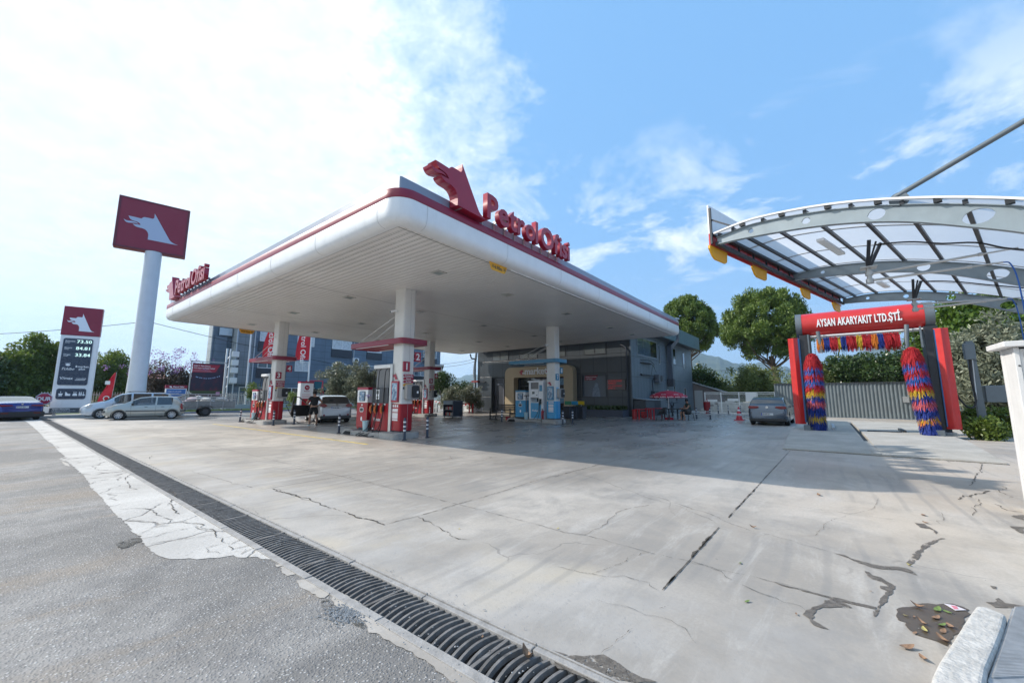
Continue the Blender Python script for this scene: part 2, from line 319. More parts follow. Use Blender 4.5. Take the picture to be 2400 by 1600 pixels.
# ---------------------------------------------------------------- common paints
white_paint = mat('white_panel', (0.78, 0.79, 0.80), 0.32, var=0.04, scale=3, coat=0.2, dirt=0.12)
soffit_m = mat('soffit_metal', (0.76, 0.73, 0.70), 0.45, var=0.06, scale=1.2, dirt=0.18)
red_gloss = mat('brand_red', (0.33, 0.010, 0.035), 0.3, var=0.06, scale=4, coat=0.2)
red_deep = mat('sign_red', (0.235, 0.009, 0.035), 0.35, var=0.05, scale=4, coat=0.15)
pump_red = mat('pump_red', (0.34, 0.008, 0.018), 0.38, var=0.1, scale=5, coat=0.1, spec=.35, dirt=0.12)
gas_blue = mat('gas_blue', (0.03, 0.30, 0.56), 0.3, var=0.08, scale=5, coat=0.3)
gas_blue2 = mat('gas_blue_dark', (0.02, 0.20, 0.36), 0.3, var=0.08, scale=5, coat=0.3)
grey_blue = mat('navy_grey_paint', (0.045, 0.06, 0.095), 0.45, var=0.15, scale=9)
steel = mat('brushed_steel', (0.50, 0.50, 0.49), 0.35, 0.85, var=0.1, scale=6)
galv = mat('galvanised_steel', (0.42, 0.43, 0.44), 0.5, 0.6, var=0.18, scale=9, dirt=0.15)
dark_metal = mat('dark_grey_metal', (0.05, 0.055, 0.065), 0.45, var=0.15)
black_rub = mat('black_rubber', (0.018, 0.018, 0.02), 0.6, var=0.2, scale=20)
black_pl = mat('black_plastic', (0.02, 0.021, 0.024), 0.38, var=0.1)
white_txt = mat('white_lettering', (0.82, 0.84, 0.86), 0.4)
conc_m = mat('cast_concrete', (0.36, 0.35, 0.335), 0.85, var=0.22, scale=5, bump=0.5, bscale=40, dirt=0.4)
glass_dark = mat('dark_glass', (0.015, 0.02, 0.025), 0.05, spec=0.9, coat=0.6)
glass_sky = mat('window_glass', (0.10, 0.14, 0.18), 0.06, spec=0.9, coat=0.8)
navy = mat('navy_panel', (0.018, 0.03, 0.06), 0.25, coat=0.4, var=0.05)
red_pl = mat('red_plastic', (0.50, 0.015, 0.02), 0.4, var=0.12)
yellow_m = mat('yellow_sign', (0.72, 0.36, 0.01), 0.45, var=0.08)
WOLF = [(0.152,0.624),(0.239,0.623),(0.327,0.619),(0.339,0.642),(0.359,0.659),(0.384,0.662),(0.434,0.663),(0.475,0.661),(0.491,0.675),(0.497,0.697),(0.496,0.734),(0.497,0.774),(0.616,0.546),(0.741,0.309),(0.757,0.286),(0.781,0.264),(0.825,0.241),(0.874,0.231),(0.808,0.228),(0.629,0.230),(0.444,0.233),(0.445,0.283),(0.445,0.324),(0.436,0.363),(0.419,0.396),(0.392,0.421),(0.353,0.434),(0.314,0.435),(0.281,0.438),(0.256,0.448),(0.238,0.463),(0.221,0.489),(0.245,0.485),(0.272,0.487),(0.324,0.489),(0.318,0.509),(0.301,0.528),(0.273,0.541),(0.235,0.546),(0.202,0.553),(0.180,0.570)]
TONGUE = [(0.098,0.550),(0.111,0.535),(0.131,0.526),(0.162,0.526),(0.204,0.533),(0.241,0.533),(0.274,0.522),(0.297,0.500),(0.265,0.508),(0.238,0.508),(0.202,0.497),(0.166,0.488),(0.139,0.492),(0.119,0.507),(0.106,0.525)]
def wolf(name, m, parent, o, u, v, w, h, d=0.01, depth0=0.0, flip=False):
    """running-wolf emblem; o = lower left corner of a w x h field"""
    b = MB()
    for P in (WOLF, TONGUE): b.prism([((1 - x if flip else x) * w, y * h) for x, y in P], o, u, v, depth0, depth0 + d)
    return b.build(name, m, parent)
# ---------------------------------------------------------------- ground
conc = concrete_mat(); asph = asphalt_mat()
earth_m = mat('dry_earth', (0.20, 0.17, 0.12), 0.95, var=0.3, scale=0.4)
grass_m = mat('verge_grass', (0.07, 0.11, 0.03), 0.9, var=0.4, scale=3, bump=0.8, bscale=20)
c4 = lambda x, y: (x / 2.45, 960 + y / 2.45)
c5 = lambda x, y: (600 + x / 2.614, 1000 + y / 2.614)
c6 = lambda x, y: (1300 + x / 2.614, 1000 + y / 2.614)
c7 = lambda x, y: (1800 + x / 3.92, 1200 + y / 3.92)
DX0, DX1 = 1.78, 2.11                      # drain channel
def sheet(name, poly, z, m, kind='structure', cat=None):
    b = MB(); P = [Vector((x, y, 0)) for x, y in poly]
    tr = tessellate_polygon([P]); vs = [(x, y, z) for x, y in poly]; fs = []
    for t in tr:
        A, B_, C_ = (poly[i] for i in t)
        fs.append(tuple(t) if (B_[0] - A[0]) * (C_[1] - A[1]) - (B_[1] - A[1]) * (C_[0] - A[0]) > 0 else tuple(reversed(t)))
    b.add(vs, fs); return tag(b.build(name, m), kind=kind)
def rect(x0, x1, y0, y1): return [(x0, y0), (x1, y0), (x1, y1), (x0, y1)]
sheet('ground', rect(-2000, 6200, -2050, 6200), -0.3, earth_m)
sheet('road', rect(-60, DX0 - 0.03, -60, 41.2), 0.0, asph)
sheet('road_by_the_drain_end', rect(-60, DX1 + 0.03, 41.2, 60), 0.0, asph)
def jag2(P):
    out = []
    for a, c in zip(P, P[1:]):
        L_ = math.dist(a, c); k = max(1, min(60, int(L_ / .06)))
        for j in range(k): t = j / k; out.append((a[0] + (c[0] - a[0]) * t + random.gauss(0, .010) * (j > 0), a[1] + (c[1] - a[1]) * t + random.gauss(0, .008) * (j > 0)))
    return out + [P[-1]]
# jagged edge between the old asphalt and the concrete apron
edge = [G(*c4(*p)) for p in ((160,75),(215,120),(262,172),(300,196),(340,240),(372,268),(340,284),(392,300),(440,340),(480,380),(520,428),(512,436),(568,490),(620,552),(664,600),(700,634),(744,676),(790,722),(850,792),(884,820),(920,842),(980,858),(1040,858),(1090,853),(1130,860),(1200,852),(1260,850),(1340,836),(1400,850),(1480,846),(1500,858),(1570,860))]
edge = [(1.05, 41.2)] + edge + [(DX0 - 0.03, edge[-1][1] - 0.03)]
random.seed(3); edge = [edge[0]] + jag2(edge[1:-1]) + [edge[-1]]
t = NT('pale_worn_concrete'); c = t.mix(t.ramp(t.noise(.7, 7, .65), .35, .68), (.43, .41, .385), (.56, .54, .51)); c = t.mix(t.ramp(t.noise(30, 6, .75), .45, .72, 0, .5), c, (.27, .26, .245))
wv = t.warp(.35, 2.2); cr_ = t.math('MULTIPLY', t.ramp(t.vor(1.1, 'DISTANCE_TO_EDGE', vec=wv), .020, .006), t.ramp(t.noise(.8, 3), .42, .55)); c = t.mix(t.math('MULTIPLY', cr_, .75), c, (.12, .11, .10)); c = t.mix(t.ramp(t.noise(1.6, 8, .75), .58, .7, 0, .6), c, (.33, .30, .26)); t.L.new(c, t.b.inputs['Base Color']); t.b.inputs['Roughness'].default_value = .9; t.bump(t.math('SUBTRACT', t.noise(24, 5, .7), cr_), .6, .012)
sheet('concrete_strip', edge + [(DX0 - 0.03, 41.2)], 0.004, t.m)
sheet('forecourt', rect(DX1 + 0.03, 39.5, -30, 41.2), 0.004, conc)
sheet('forecourt_front', rect(DX0 - 0.03, DX1 + 0.03, -30, -2.5), 0.004, conc)
sheet('forecourt_front_strip', [(1.2, -30), (DX0 - 0.03, -30), (DX0 - 0.03, 0.9), (1.62, 1.3), (1.5, 0.4), (1.35, -1.2)], 0.004, conc)
strip = [c5(500,1020),(0,0)]
def jag(P, amp=.008, step=.05, close=True):
    out = []
    n = len(P) if close else len(P) - 1
    for i in range(n):
        a, c = P[i], P[(i + 1) % len(P)]; L_ = math.dist(a, c); k = min(40, max(1, int(L_ / step)))
        for j in range(k): t = j / k; out.append((a[0] + (c[0] - a[0]) * t + random.gauss(0, amp) * (j > 0), a[1] + (c[1] - a[1]) * t + random.gauss(0, amp) * (j > 0)))
    if not close: out.append(P[-1])
    return out
def patch(name, pts, z, m, label=None):
    return sheet(name, jag([G(*p) for p in pts], .006, .035), z, m)
def P5(*a): return [c5(*p) for p in a]
def P6(*a): return [c6(*p) for p in a]
def P7(*a): return [c7(*p) for p in a]
def P4(*a): return [c4(*p) for p in a]
patch('concrete_patch', P5((145,860),(200,853),(250,880),(247,903),(192,914),(160,896)), 0.004, conc)
patch('concrete_patch', P5((118,846),(150,842),(160,852),(128,860)), 0.004, conc)
patch('concrete_patch', P5((250,940),(300,935),(380,953),(450,985),(455,1020),(420,1048),(392,1050),(330,1010),(272,985)), 0.004, conc)
patch('concrete_patch', P5((460,1060),(478,1032),(530,1018),(610,1062),(720,1140),(905,1272),(1130,1410),(1370,1562),(1370,1590),(1200,1568),(1150,1520),(1060,1450),(960,1382),(840,1328),(760,1275),(690,1262),(672,1210),(625,1170),(560,1130),(480,1095)), 0.004, conc)
patch('concrete_patch', P4((345,290),(395,310),(400,325),(372,318)), 0.004, conc)
wet = ragged('wet_dirt', (0.135, 0.118, 0.10), 0.5, cover=.85)
rubble_m = ragged('dark_rubble', (0.10, 0.097, 0.09), 0.95, cover=.55, s1=5, s2=60, var=.5)
puddle_m = mat('muddy_water', (0.085, 0.068, 0.050), 0.28, var=0.25, scale=9, spec=0.4)
patch('asphalt_rubble', P5((385,1070),(440,1058),(500,1105),(570,1148),(640,1185),(668,1240),(620,1222),(560,1190),(480,1152),(410,1122)), 0.006, rubble_m)
patch('asphalt_rubble', P4((660,770),(740,745),(800,735),(832,772),(790,768),(735,790),(690,800)), 0.006, rubble_m)
patch('wet_stain', P6((0,1380),(60,1395),(180,1412),(300,1400),(390,1450),(440,1490),(540,1545),(630,1570),(230,1570),(100,1512),(0,1460)), 0.008, wet)
patch('wet_stain', P7((600,380),(700,395),(760,428),(860,455),(960,483),(1060,500),(1200,506),(1290,525),(1370,585),(1300,562),(1180,532),(1040,527),(900,492),(800,458),(700,412)), 0.008, wet)
patch('wet_stain', P7((1635,240),(1620,250),(1560,268),(1500,300),(1450,340),(1410,372),(1395,420),(1360,450),(1330,478),(1290,500),(1270,470),(1310,430),(1350,370),(1400,345),(1420,300),(1480,278),(1560,255)), 0.008, wet)
patch('wet_stain', P7((1550,212),(1535,175),(1480,155),(1400,145),(1345,98),(1440,112),(1500,148),(1560,185)), 0.008, wet)
patch('wet_stain', P7((890,545),(930,556),(960,585),(1040,605),(1090,640),(1170,685),(1150,740),(1105,790),(1070,840),(1030,890),(985,968),(970,960),(1010,870),(1030,800),(1080,760),(1100,730),(1030,705),(1030,682),(1110,690),(1050,650),(960,620),(915,590)), 0.008, wet)
patch('wet_stain', P7((0,632),(200,688),(400,738),(560,778),(700,808),(850,845),(1000,880),(985,898),(850,868),(720,838),(680,825),(720,850),(775,885),(640,878),(500,880),(440,925),(400,990),(470,1030),(560,1085),(490,1070),(420,1045),(380,985),(318,945),(350,905),(450,870),(520,838),(560,795),(400,750),(200,700)), 0.008, wet)
patch('wet_stain', P7((2000,832),(2080,835),(2120,795),(2180,840),(2352,868),(2352,880),(2200,885),(2080,878)), 0.008, wet)
patch('wet_stain', P7((2235,38),(2300,30),(2352,30),(2352,78),(2280,58)), 0.008, wet)
patch('wet_stain', P7((2220,132),(2352,140),(2352,205),(2290,180)), 0.008, wet)
patch('wet_stain', P7((2040,680),(2100,690),(2100,712),(2060,705)), 0.008, wet)
patch('puddle', P7((1180,900),(1240,880),(1300,878),(1360,852),(1420,846),(1550,856),(1600,850),(1700,848),(1800,880),(1850,905),(1835,960),(1780,1065),(1700,1165),(1648,1240),(1540,1190),(1460,1165),(1380,1140),(1300,1090),(1262,1045),(1270,1020),(1200,1000),(1178,960)), 0.0085, puddle_m)
# cracks and open joints, each a thin dark ribbon that follows the photograph
crk = ragged('crack_dirt', (0.075, 0.068, 0.06), 0.95, cover=.75, s1=4, s2=70)
cb = MB()
def crack(pts, w0, jag=0.35):
    w0 *= 0.45; walk = 0.0
    P = [G(*p) for p in pts]; Q = []
    for a, b in zip(P, P[1:]):
        L_ = math.dist(a, b); n = max(1, int(L_ / 0.045))
        for k in range(n):
            t = k / n; nx, ny = -(b[1] - a[1]) / (L_ + 1e-6), (b[0] - a[0]) / (L_ + 1e-6); walk = walk * .8 + random.gauss(0, .010) * max(0, .3 + jag); j = walk * math.sin(PI * t)
            Q.append((a[0] + (b[0] - a[0]) * t + nx * j, a[1] + (b[1] - a[1]) * t + ny * j))
    Q.append(P[-1]); m = len(Q); vs = []
    for i, q in enumerate(Q):
        a, b = Q[max(i - 1, 0)], Q[min(i + 1, m - 1)]; l = math.dist(a, b) + 1e-9; nx, ny = -(b[1] - a[1]) / l, (b[0] - a[0]) / l
        w = w0 * (0.35 + random.random() * 0.9) * (0.2 if i in (0, m - 1) else 1) / 2
        vs += [(q[0] + nx * w, q[1] + ny * w, 0.0105), (q[0] - nx * w, q[1] - ny * w, 0.0105)]
    cb.add(vs, [(2 * i, 2 * i + 1, 2 * i + 3, 2 * i + 2) for i in range(m - 1)])
C = crack
C(P5((800,600),(990,550),(1240,475),(1500,400),(1700,335),(1925,280),(2091,237)), .026); C(P6((0,310),(110,275),(340,215),(560,150),(730,105),(870,68),(1090,5)), .026)
C(P5((0,385),(120,360),(300,335),(560,310)), .018, -.1); C(P5((570,308),(830,262),(1190,200),(1240,190),(1330,175),(1500,150),(1740,108)), .016)
C(P5((230,250),(400,290),(570,308),(750,355),(950,405),(1240,478)), .018); C(P5((1240,478),(1500,545),(1750,608),(1890,650),(2010,665),(2091,690)), .018)
C(P6((190,670),(420,730),(600,780),(820,825),(1000,880),(1200,920)), .012); C(P6((1200,920),(1430,975),(1560,1008)), .014)
C(P5((1440,205),(1700,255),(1920,275)), .012); C(P6((110,275),(330,345),(560,435),(780,495),(900,550),(1000,600)), .012, 1); C(P6((620,430),(800,490),(960,540),(1200,640),(1450,700),(1680,770)), .014, 1)
C(P5((850,110),(1050,140),(1180,180),(1240,190)), .009); C(P5((1190,180),(1200,198)), .02); C(P5((1145,212),(1275,230),(1360,212),(1435,195),(1440,185),(1370,178)), .018, 1)
C(P5((100,380),(200,410),(270,435),(350,460),(430,490),(500,510),(600,545),(690,570),(790,605)), .05, 1); C(P5((345,450),(365,440),(430,440)), .018, 1)
C(P5((990,555),(1080,600),(1180,650),(1240,690),(1310,695)), .03, 1)
C(P6((1440,150),(1065,560)), .032, -.2); C(P6((1230,380),(1180,430),(1065,560)), .05, .1); C(P6((1010,615),(660,1005)), .035, -.22); C(P6((960,672),(880,760),(840,805)), .075, .1); C(P6((740,915),(700,965)), .05, 0)
C(P6((180,670),(290,615),(330,570),(400,520),(500,495),(640,480)), .016, 1); C(P6((230,905),(330,870),(440,825),(520,790),(580,772)), .02, 1)
C(P6((0,860),(120,885),(230,905),(420,915),(580,960),(640,1010)), .012, 1); C(P6((820,830),(900,845),(1020,890),(1120,960),(1250,1020),(1400,1080),(1540,1130)), .013, 1)
C(P6((0,130),(250,150),(470,180),(820,240)), .006); C(P6((470,340),(820,400),(1140,440),(1400,480),(1700,520)), .008); C(P6((1700,520),(1950,555),(2091,572)), .016)
C(P6((1380,680),(1600,670),(1650,600),(1800,540),(1940,510),(1990,440)), .008, 1); C(P6((640,1118),(700,1070)), .018, 1); C(P6((280,1400),(380,1310),(480,1240)), .009, 1); C(P6((870,1340),(800,1240),(560,1160),(250,1060)), .007, 1)
C(P6((60,1490),(0,1450)), .05, 1)
for pts, w in ((((690,300),(740,330),(760,370),(720,400),(740,430),(790,460)), .03), (((960,450),(1010,490),(970,540),(1000,580),(1030,600)), .035), (((680,575),(830,570),(880,590),(930,620),(960,655),(1120,655),(1150,680),(1220,690),(1240,720),(1280,740),(1310,770),(1330,810)), .03), (((700,640),(800,640),(900,650),(960,655)), .02), (((780,720),(880,680),(960,655)), .02), (((800,745),(900,730),(1000,700),(1100,680)), .025), (((850,775),(980,755),(1120,735),(1230,720)), .02), (((1060,845),(1130,810),(1190,795),(1290,770)), .022), (((1190,795),(1190,820),(1260,830)), .018), (((1290,740),(1380,710),(1400,740),(1320,780)), .022), (((1320,810),(1400,790),(1480,770),(1400,730)), .02), (((1380,835),(1450,800),(1520,800)), .02), (((1490,850),(1530,820),(1570,845)), .018), (((510,430),(560,410),(630,400)), .035), (((550,465),(700,440),(900,430)), .008), (((385,290),(450,300),(440,312),(400,320)), .02), (((570,290),(600,260),(540,240),(490,200)), .012), (((1010,490),(960,550),(1080,540),(1200,590)), .016), (((860,285),(870,265)), .03), (((850,340),(640,290),(560,295)), .006), (((790,100),(960,140),(1130,185),(1300,230)), .006), (((1300,230),(1620,300),(1800,330)), .008), (((1620,290),(1300,310),(1100,350),(990,340)), .008), (((1070,95),(1165,93)), .04), (((1670,190),(1785,184)), .05), (((1100,355),(1160,370),(1300,410),(1450,450)), .016), (((1580,450),(1700,500),(1800,525),(1870,510)), .014)):
    C(P4(*pts), w, 1)
for pts, w in ((((190,300),(110,285)), .02), (((1970,320),(1960,460),(1900,560),(1850,620)), .035), (((1750,750),(1790,710),(1860,725),(1920,695),(2000,680),(2050,670)), .05), (((1850,740),(1930,745),(1950,790),(1900,810),(1880,900)), .02), (((2080,790),(2150,830),(2200,850),(2352,875)), .03), (((2120,620),(2190,640),(2120,665),(2180,700),(2210,735)), .02), (((1540,850),(1600,880),(1620,930),(1580,975)), .012), (((890,200),(895,330)), .02), (((930,225),(935,340)), .02)):
    C([(1800 + x / 3.92, 980 + y / 3.92) for x, y in pts], w, 1)
tag(cb.build('pavement_cracks', crk), kind='structure')
# yellow line along the fuelling lane
lb = MB(); ye = mat('worn_yellow_line', (0.55, 0.43, 0.09), 0.6, var=0.35, scale=3)
for i in range(30):
    y0 = 11.3 + i * 0.47
    lb.box(7.16 - i * 0.003, 7.255 - i * 0.003, y0, y0 + 0.46, 0.004, 0.0075)
tag(lb.build('lane_line', ye), kind='structure')
# ---------------------------------------------------------------- drain: trench, rims, curved cast-iron grate
iron = mat('cast_iron', (0.15, 0.145, 0.142), 0.7, 0.15, var=0.5, scale=9, dirt=0.85)
dr = thing('drain_channel', 'long drainage channel with curved black cast iron grate crossing the concrete', 'drain', (0, 0, 0))
b = MB(); y0, y1 = -2.5, 41.0
b.box(DX0 - .03, DX1 + .03, y0, y1, -.26, -.2); b.box(DX0 - .06, DX0 - .03, y0, y1, -.26, -.002); b.box(DX1 + .03, DX1 + .06, y0, y1, -.26, -.002)
b.build('channel', mat('channel_dirt', (0.045, 0.04, 0.036), 0.95, var=0.3), dr)
b = MB(); y = y0; k = 0
while y < y1:
    e = min(y + 1.0, y1) - 0.012
    b.box(DX0 - .065, DX0 + .0, y, e, -.05, .013 + .003 * math.sin(k)); b.box(DX1 - .0, DX1 + .045, y, e, -.05, .012 + .003 * math.cos(k * 2)); b.box(DX1 + .05, DX1 + .062, y, e, -.04, .020)
    y += 1.0; k += 1
b.build('rim', mat('channel_rim', (0.30, 0.29, 0.28), 0.8, var=0.25, scale=9, bump=0.4, dirt=0.5), dr, bevel=0.004)
b = MB(); y = y0; k = 0; W = DX1 - DX0
while y < y1 - .05:
    ns = 7 if y < 14 else 4; prev = None; jx = random.uniform(-.004, .004); fine_ = y < 14
    for i in range(ns + 1):
        t = i / ns; x = DX0 + W * t; z = -.001 + .012 * math.sin(PI * t); yy = y + .02 * (1 - (2 * t - 1) ** 2) + jx
        cur = [(x, yy, z - .03), (x, yy + .026, z - .03), (x, yy + .022, z), (x, yy + .004, z)]
        if prev: b.add(prev + cur, [(3, 2, 6, 7), (0, 3, 7, 4), (2, 1, 5, 6)])
        prev = cur
    y += .06; k += 1
    if k % 17 == 0: b.box(DX0, DX1, y - .004, y + .02, -.03, .006); y += .03
b.build('grate', iron, dr)
# raised kerbs, verge, low wall at the left and far side
kerb_m = mat('kerb_concrete', (0.16, 0.18, 0.23), 0.8, var=0.25, scale=4, bump=0.3, dirt=0.4)
b = MB(); b.box(4.6, 29.8, 41.2, 41.5, -.3, .15); tag(b.build('kerb', kerb_m, bevel=.015), kind='structure')
sheet('verge', rect(4.6, 60, 41.5, 58), 0.10, grass_m)
b = MB(); b.box(1.4, 4.6, 39.5, 41.6, -.3, .17); tag(b.build('sign_plinth', conc_m, bevel=.02), 'low concrete plinth under the tall price sign', 'plinth')
sheet('verge_by_sign', rect(-14, 4.6, 41.7, 60), 0.05, grass_m)
gb = MB()
for _ in range(9000):
    x = random.uniform(5, 34); y = random.uniform(41.55, 44.5) if random.random() < .8 else random.uniform(41.6, 41.9)
    h = random.uniform(.06, .2); a = random.random() * PI; gb.add([(x, y, .1), (x + .03 * math.cos(a), y + .03 * math.sin(a), .1), (x + random.uniform(-.05, .05), y + random.uniform(-.05, .05), .1 + h)], [(0, 1, 2)])
for _ in range(1200):
    x = random.uniform(.7, 1.9); y = random.uniform(40.5, 42.2)
    h = random.uniform(.08, .3); a = random.random() * PI; gb.add([(x, y, .0), (x + .03 * math.cos(a), y + .03 * math.sin(a), .0), (x + random.uniform(-.08, .08), y, h)], [(0, 1, 2)])
tag(gb.build('grass', leaf_mat('grass_blade', (0.07, 0.13, 0.025), (0.14, 0.2, 0.05))), 'short green grass on the verge behind the kerb', 'grass', kind='stuff')
# near right corner: whitewashed kerb stone and ribbed metal plate
kz = .13
top = [(4.18, -.68), (4.48, -.87), (3.9, -.93), (3.38, -.66), (2.9, -.5), (2.5, -.38), (2.35, -.1), (2.95, -.29), (3.55, -.48)]
top = [(x, y) for x, y in [G(*c7(*p), kz) for p in ((1910,850),(2000,860),(2190,940),(2160,1060),(2100,1220),(2010,1430),(1975,1640),(1440,1760),(1490,1568),(1500,1500),(1560,1375),(1640,1250),(1700,1165),(1760,1070),(1850,930))]]
b = MB(); b.prism(top, (0, 0, 0), (1, 0, 0), (0, 1, 0), -.02, kz)
tag(b.build('kerb_stone', mat('whitewashed_stone', (0.47, 0.455, 0.43), 0.9, var=0.25, scale=14, bump=0.9, bscale=45, dirt=0.45), bevel=.02, seg=3), 'rough whitewashed kerb stone beside the leaf puddle', 'kerb stone')
rb = thing('ribbed_plate', 'ribbed grey metal plate lying against the whitewashed kerb stone', 'metal plate', (0, 0, 0))
pl = [G(*c7(*p), .11) for p in ((2240,860),(2600,850),(3000,1700),(2100,1900),(2010,1520))]
b = MB(); b.prism(pl, (0, 0, 0), (1, 0, 0), (0, 1, 0), .02, .10); b.build('plate', galv, rb, bevel=.006)
a0 = Vector((*pl[0], .104)); a1 = Vector((*pl[4], .104)); e0 = Vector((*pl[1], .104)); b = MB()
d0 = (a1 - a0); n_ = 60
for i in range(1, n_):
    p = a0 + d0 * (i / n_) + Vector((.02, -.02, 0)); q = p + (e0 - a0) * 1.6
    b.bar(p, q, .008, .010)
b.build('rib', galv, rb)

# ---------------------------------------------------------------- fallen leaves
lm = [mat('leaf_brown', (0.23, 0.14, 0.085), 0.6, var=0.45, scale=40), mat('leaf_green', (0.13, 0.19, 0.05), 0.5, var=0.4, scale=40), mat('leaf_yellow', (0.42, 0.36, 0.13), 0.5, var=0.2, scale=40)]
def leaf(px, L_, ang, m, label, curl=.4, z=.012):
    L_ *= .8; x, y = G(*px); b = MB(); n = 6; rows = []
    for i in range(n + 1):
        t = i / n; w = L_ * .22 * math.sin(PI * min(max(t, .02), .98)) ** .7; zz = curl * L_ * (t - .5) ** 2 * 1.2
        rows.append([(-L_ / 2 + L_ * t, -w, zz + .25 * w * curl * 2), (-L_ / 2 + L_ * t, 0, zz), (-L_ / 2 + L_ * t, w, zz + .25 * w * curl * 2)])
    vs = sum(rows, []); fs = []
    for i in range(n):
        for j in range(2): fs.append((i * 3 + j, (i + 1) * 3 + j, (i + 1) * 3 + j + 1, i * 3 + j + 1))
    b.add(vs, fs); o = b.build('fallen_leaf', lm[m], smooth=True, loc=(x, y, z)); o.rotation_euler = (random.uniform(-.2, .2), random.uniform(-.15, .15), ang)
    tag(o, label, 'leaf', 'leaves on the concrete')
for px, L_, a, m, lab, c in (
    (c7(1280,1260), .11, 2.2, 0, 'long tan curled leaf on concrete below the puddle', .6), (c7(1435,1365), .08, .4, 0, 'brown curled leaf nearest the whitewashed kerb', .8),
    (c7(1375,880), .09, 1.3, 0, 'reddish brown leaf standing at the upper left of the puddle', 1.2), (c7(1560,910), .11, 2.8, 1, 'large green and tan leaf floating in the puddle', .4),
    (c7(1650,930), .07, .9, 1, 'rounded green leaf right in the puddle top', .3), (c7(1270,965), .045, 1.0, 2, 'small yellow leaf at the left of the puddle', .5),
    (c7(1345,975), .035, 0, 0, 'tiny brown leaf in the puddle', .4), (c7(1420,1035), .09, .7, 0, 'folded brown leaf in the puddle middle', 1.0), (c7(1440,1100), .08, .1, 2, 'pale yellow leaf low in the puddle', .6),
    (c7(1600,1055), .09, 2.5, 1, 'dark green leaf with yellow underside in the puddle', .5), (c7(1680,1065), .09, .3, 0, 'orange brown leaf near the kerb stone in the puddle', .5), (c7(1610,1110), .08, 2.7, 0, 'thin reddish leaf lying low in the puddle', .4),
    (c7(1610,1190), .12, .5, 0, 'wide brown leaf against the kerb stone', .7), (c7(1350,1125), .05, 2.6, 0, 'small red leaf at the lower puddle edge', .3), (c7(1545,985), .10, 2.6, 0, 'long orange leaf across the puddle middle', .4),
    (c7(1300,500), .07, .5, 2, 'yellow green leaf caught in the joint corner', .9), (c7(1450,105), .09, .9, 0, 'tan pointed leaf on the thin joint line', .6), (c7(1430,32), .12, .2, 0, 'long flat brown leaf farthest up by the joint', .2),
    (c7(262,950), .04, .2, 0, 'small tan leaf left of the wet crack', .5), (c7(945,737), .03, 2.5, 0, 'tiny orange leaf on the pale slab', .2),
    (c6(1180,1077), .06, 2.6, 1, 'bright green leaf alone on the open concrete', .2), (c6(1137,840), .06, .0, 1, 'flat pale green leaf beyond the bright green one', .15), (c6(1215,622), .09, 1.6, 0, 'upright brown leaf in the middle of the forecourt', 1.4),
    (c6(1620,422), .13, .3, 0, 'brown and green leaf just outside the canopy shadow', .6), (c6(20,627), .05, .2, 2, 'small yellow leaf near the left joint', .3), (c5(1245,630), .04, .3, 2, 'pale yellow scrap left of the small yellow leaf', .3),
    (c5(1660,1425), .13, 1.2, 0, 'curled tan leaf standing on the grate edge', 1.6), (c5(1385,1296), .04, .4, 0, 'tiny orange leaf on the drain rim', .4)):
    leaf(px, L_, a, m, lab, c)
pc = [G(*c7(*p)) for p in ((1620,855),(1715,870),(1825,915),(1725,918))]
b = MB(); b.prism(pc, (0, 0, 0), (1, 0, 0), (0, 1, 0), .012, .014); o = b.build('paper_card', mat('wet_paper', (0.62, 0.58, 0.62), 0.5)); tag(o, 'white and red paper card at the top of the puddle', 'card')
pc2 = [G(*c7(*p)) for p in ((1680,872),(1735,880),(1755,908),(1715,908))]
b = MB(); b.prism(pc2, (0, 0, 0), (1, 0, 0), (0, 1, 0), .0142, .0148); b.build('print', mat('faded_red_print', (0.6, 0.2, 0.25), 0.5), o)
# pebbles and crumbs, uncountable
pb = MB()
def peb(x, y, s, z=.012):
    h = s * .6; vs = [(x - s, y, z), (x, y - s * .8, z), (x + s, y, z), (x, y + s * .8, z), (x + random.uniform(-.3, .3) * s, y, z + h)]; pb.add(vs, [(0, 1, 4), (1, 2, 4), (2, 3, 4), (3, 0, 4)])
for _ in range(260):
    y = random.uniform(1, 9); peb(random.uniform(DX0, DX1), y, random.uniform(.003, .009), .009)
for _ in range(900):
    y = random.uniform(1, 30) ** 1; x = random.choice((DX0 - .07, DX1 + .09)) + random.gauss(0, .05); peb(x, y, random.uniform(.002, .008))
for _ in range(700): peb(random.uniform(-4, 1.6), random.uniform(.5, 9), random.uniform(.002, .007), .001)
for _ in range(260): peb(random.uniform(2.2, 9), random.uniform(-1.5, 8), random.uniform(.002, .006))
for _ in range(500):
    x, y = G(*c5(random.gauss(545, 60), random.gauss(1150, 30))); peb(x, y, random.uniform(.004, .011), .006)
tag(pb.build('grit', mat('grit_stone', (0.34, 0.33, 0.32), 0.9, var=0.4, scale=80)), 'loose grit and crumbs along the drain', 'grit', kind='stuff')
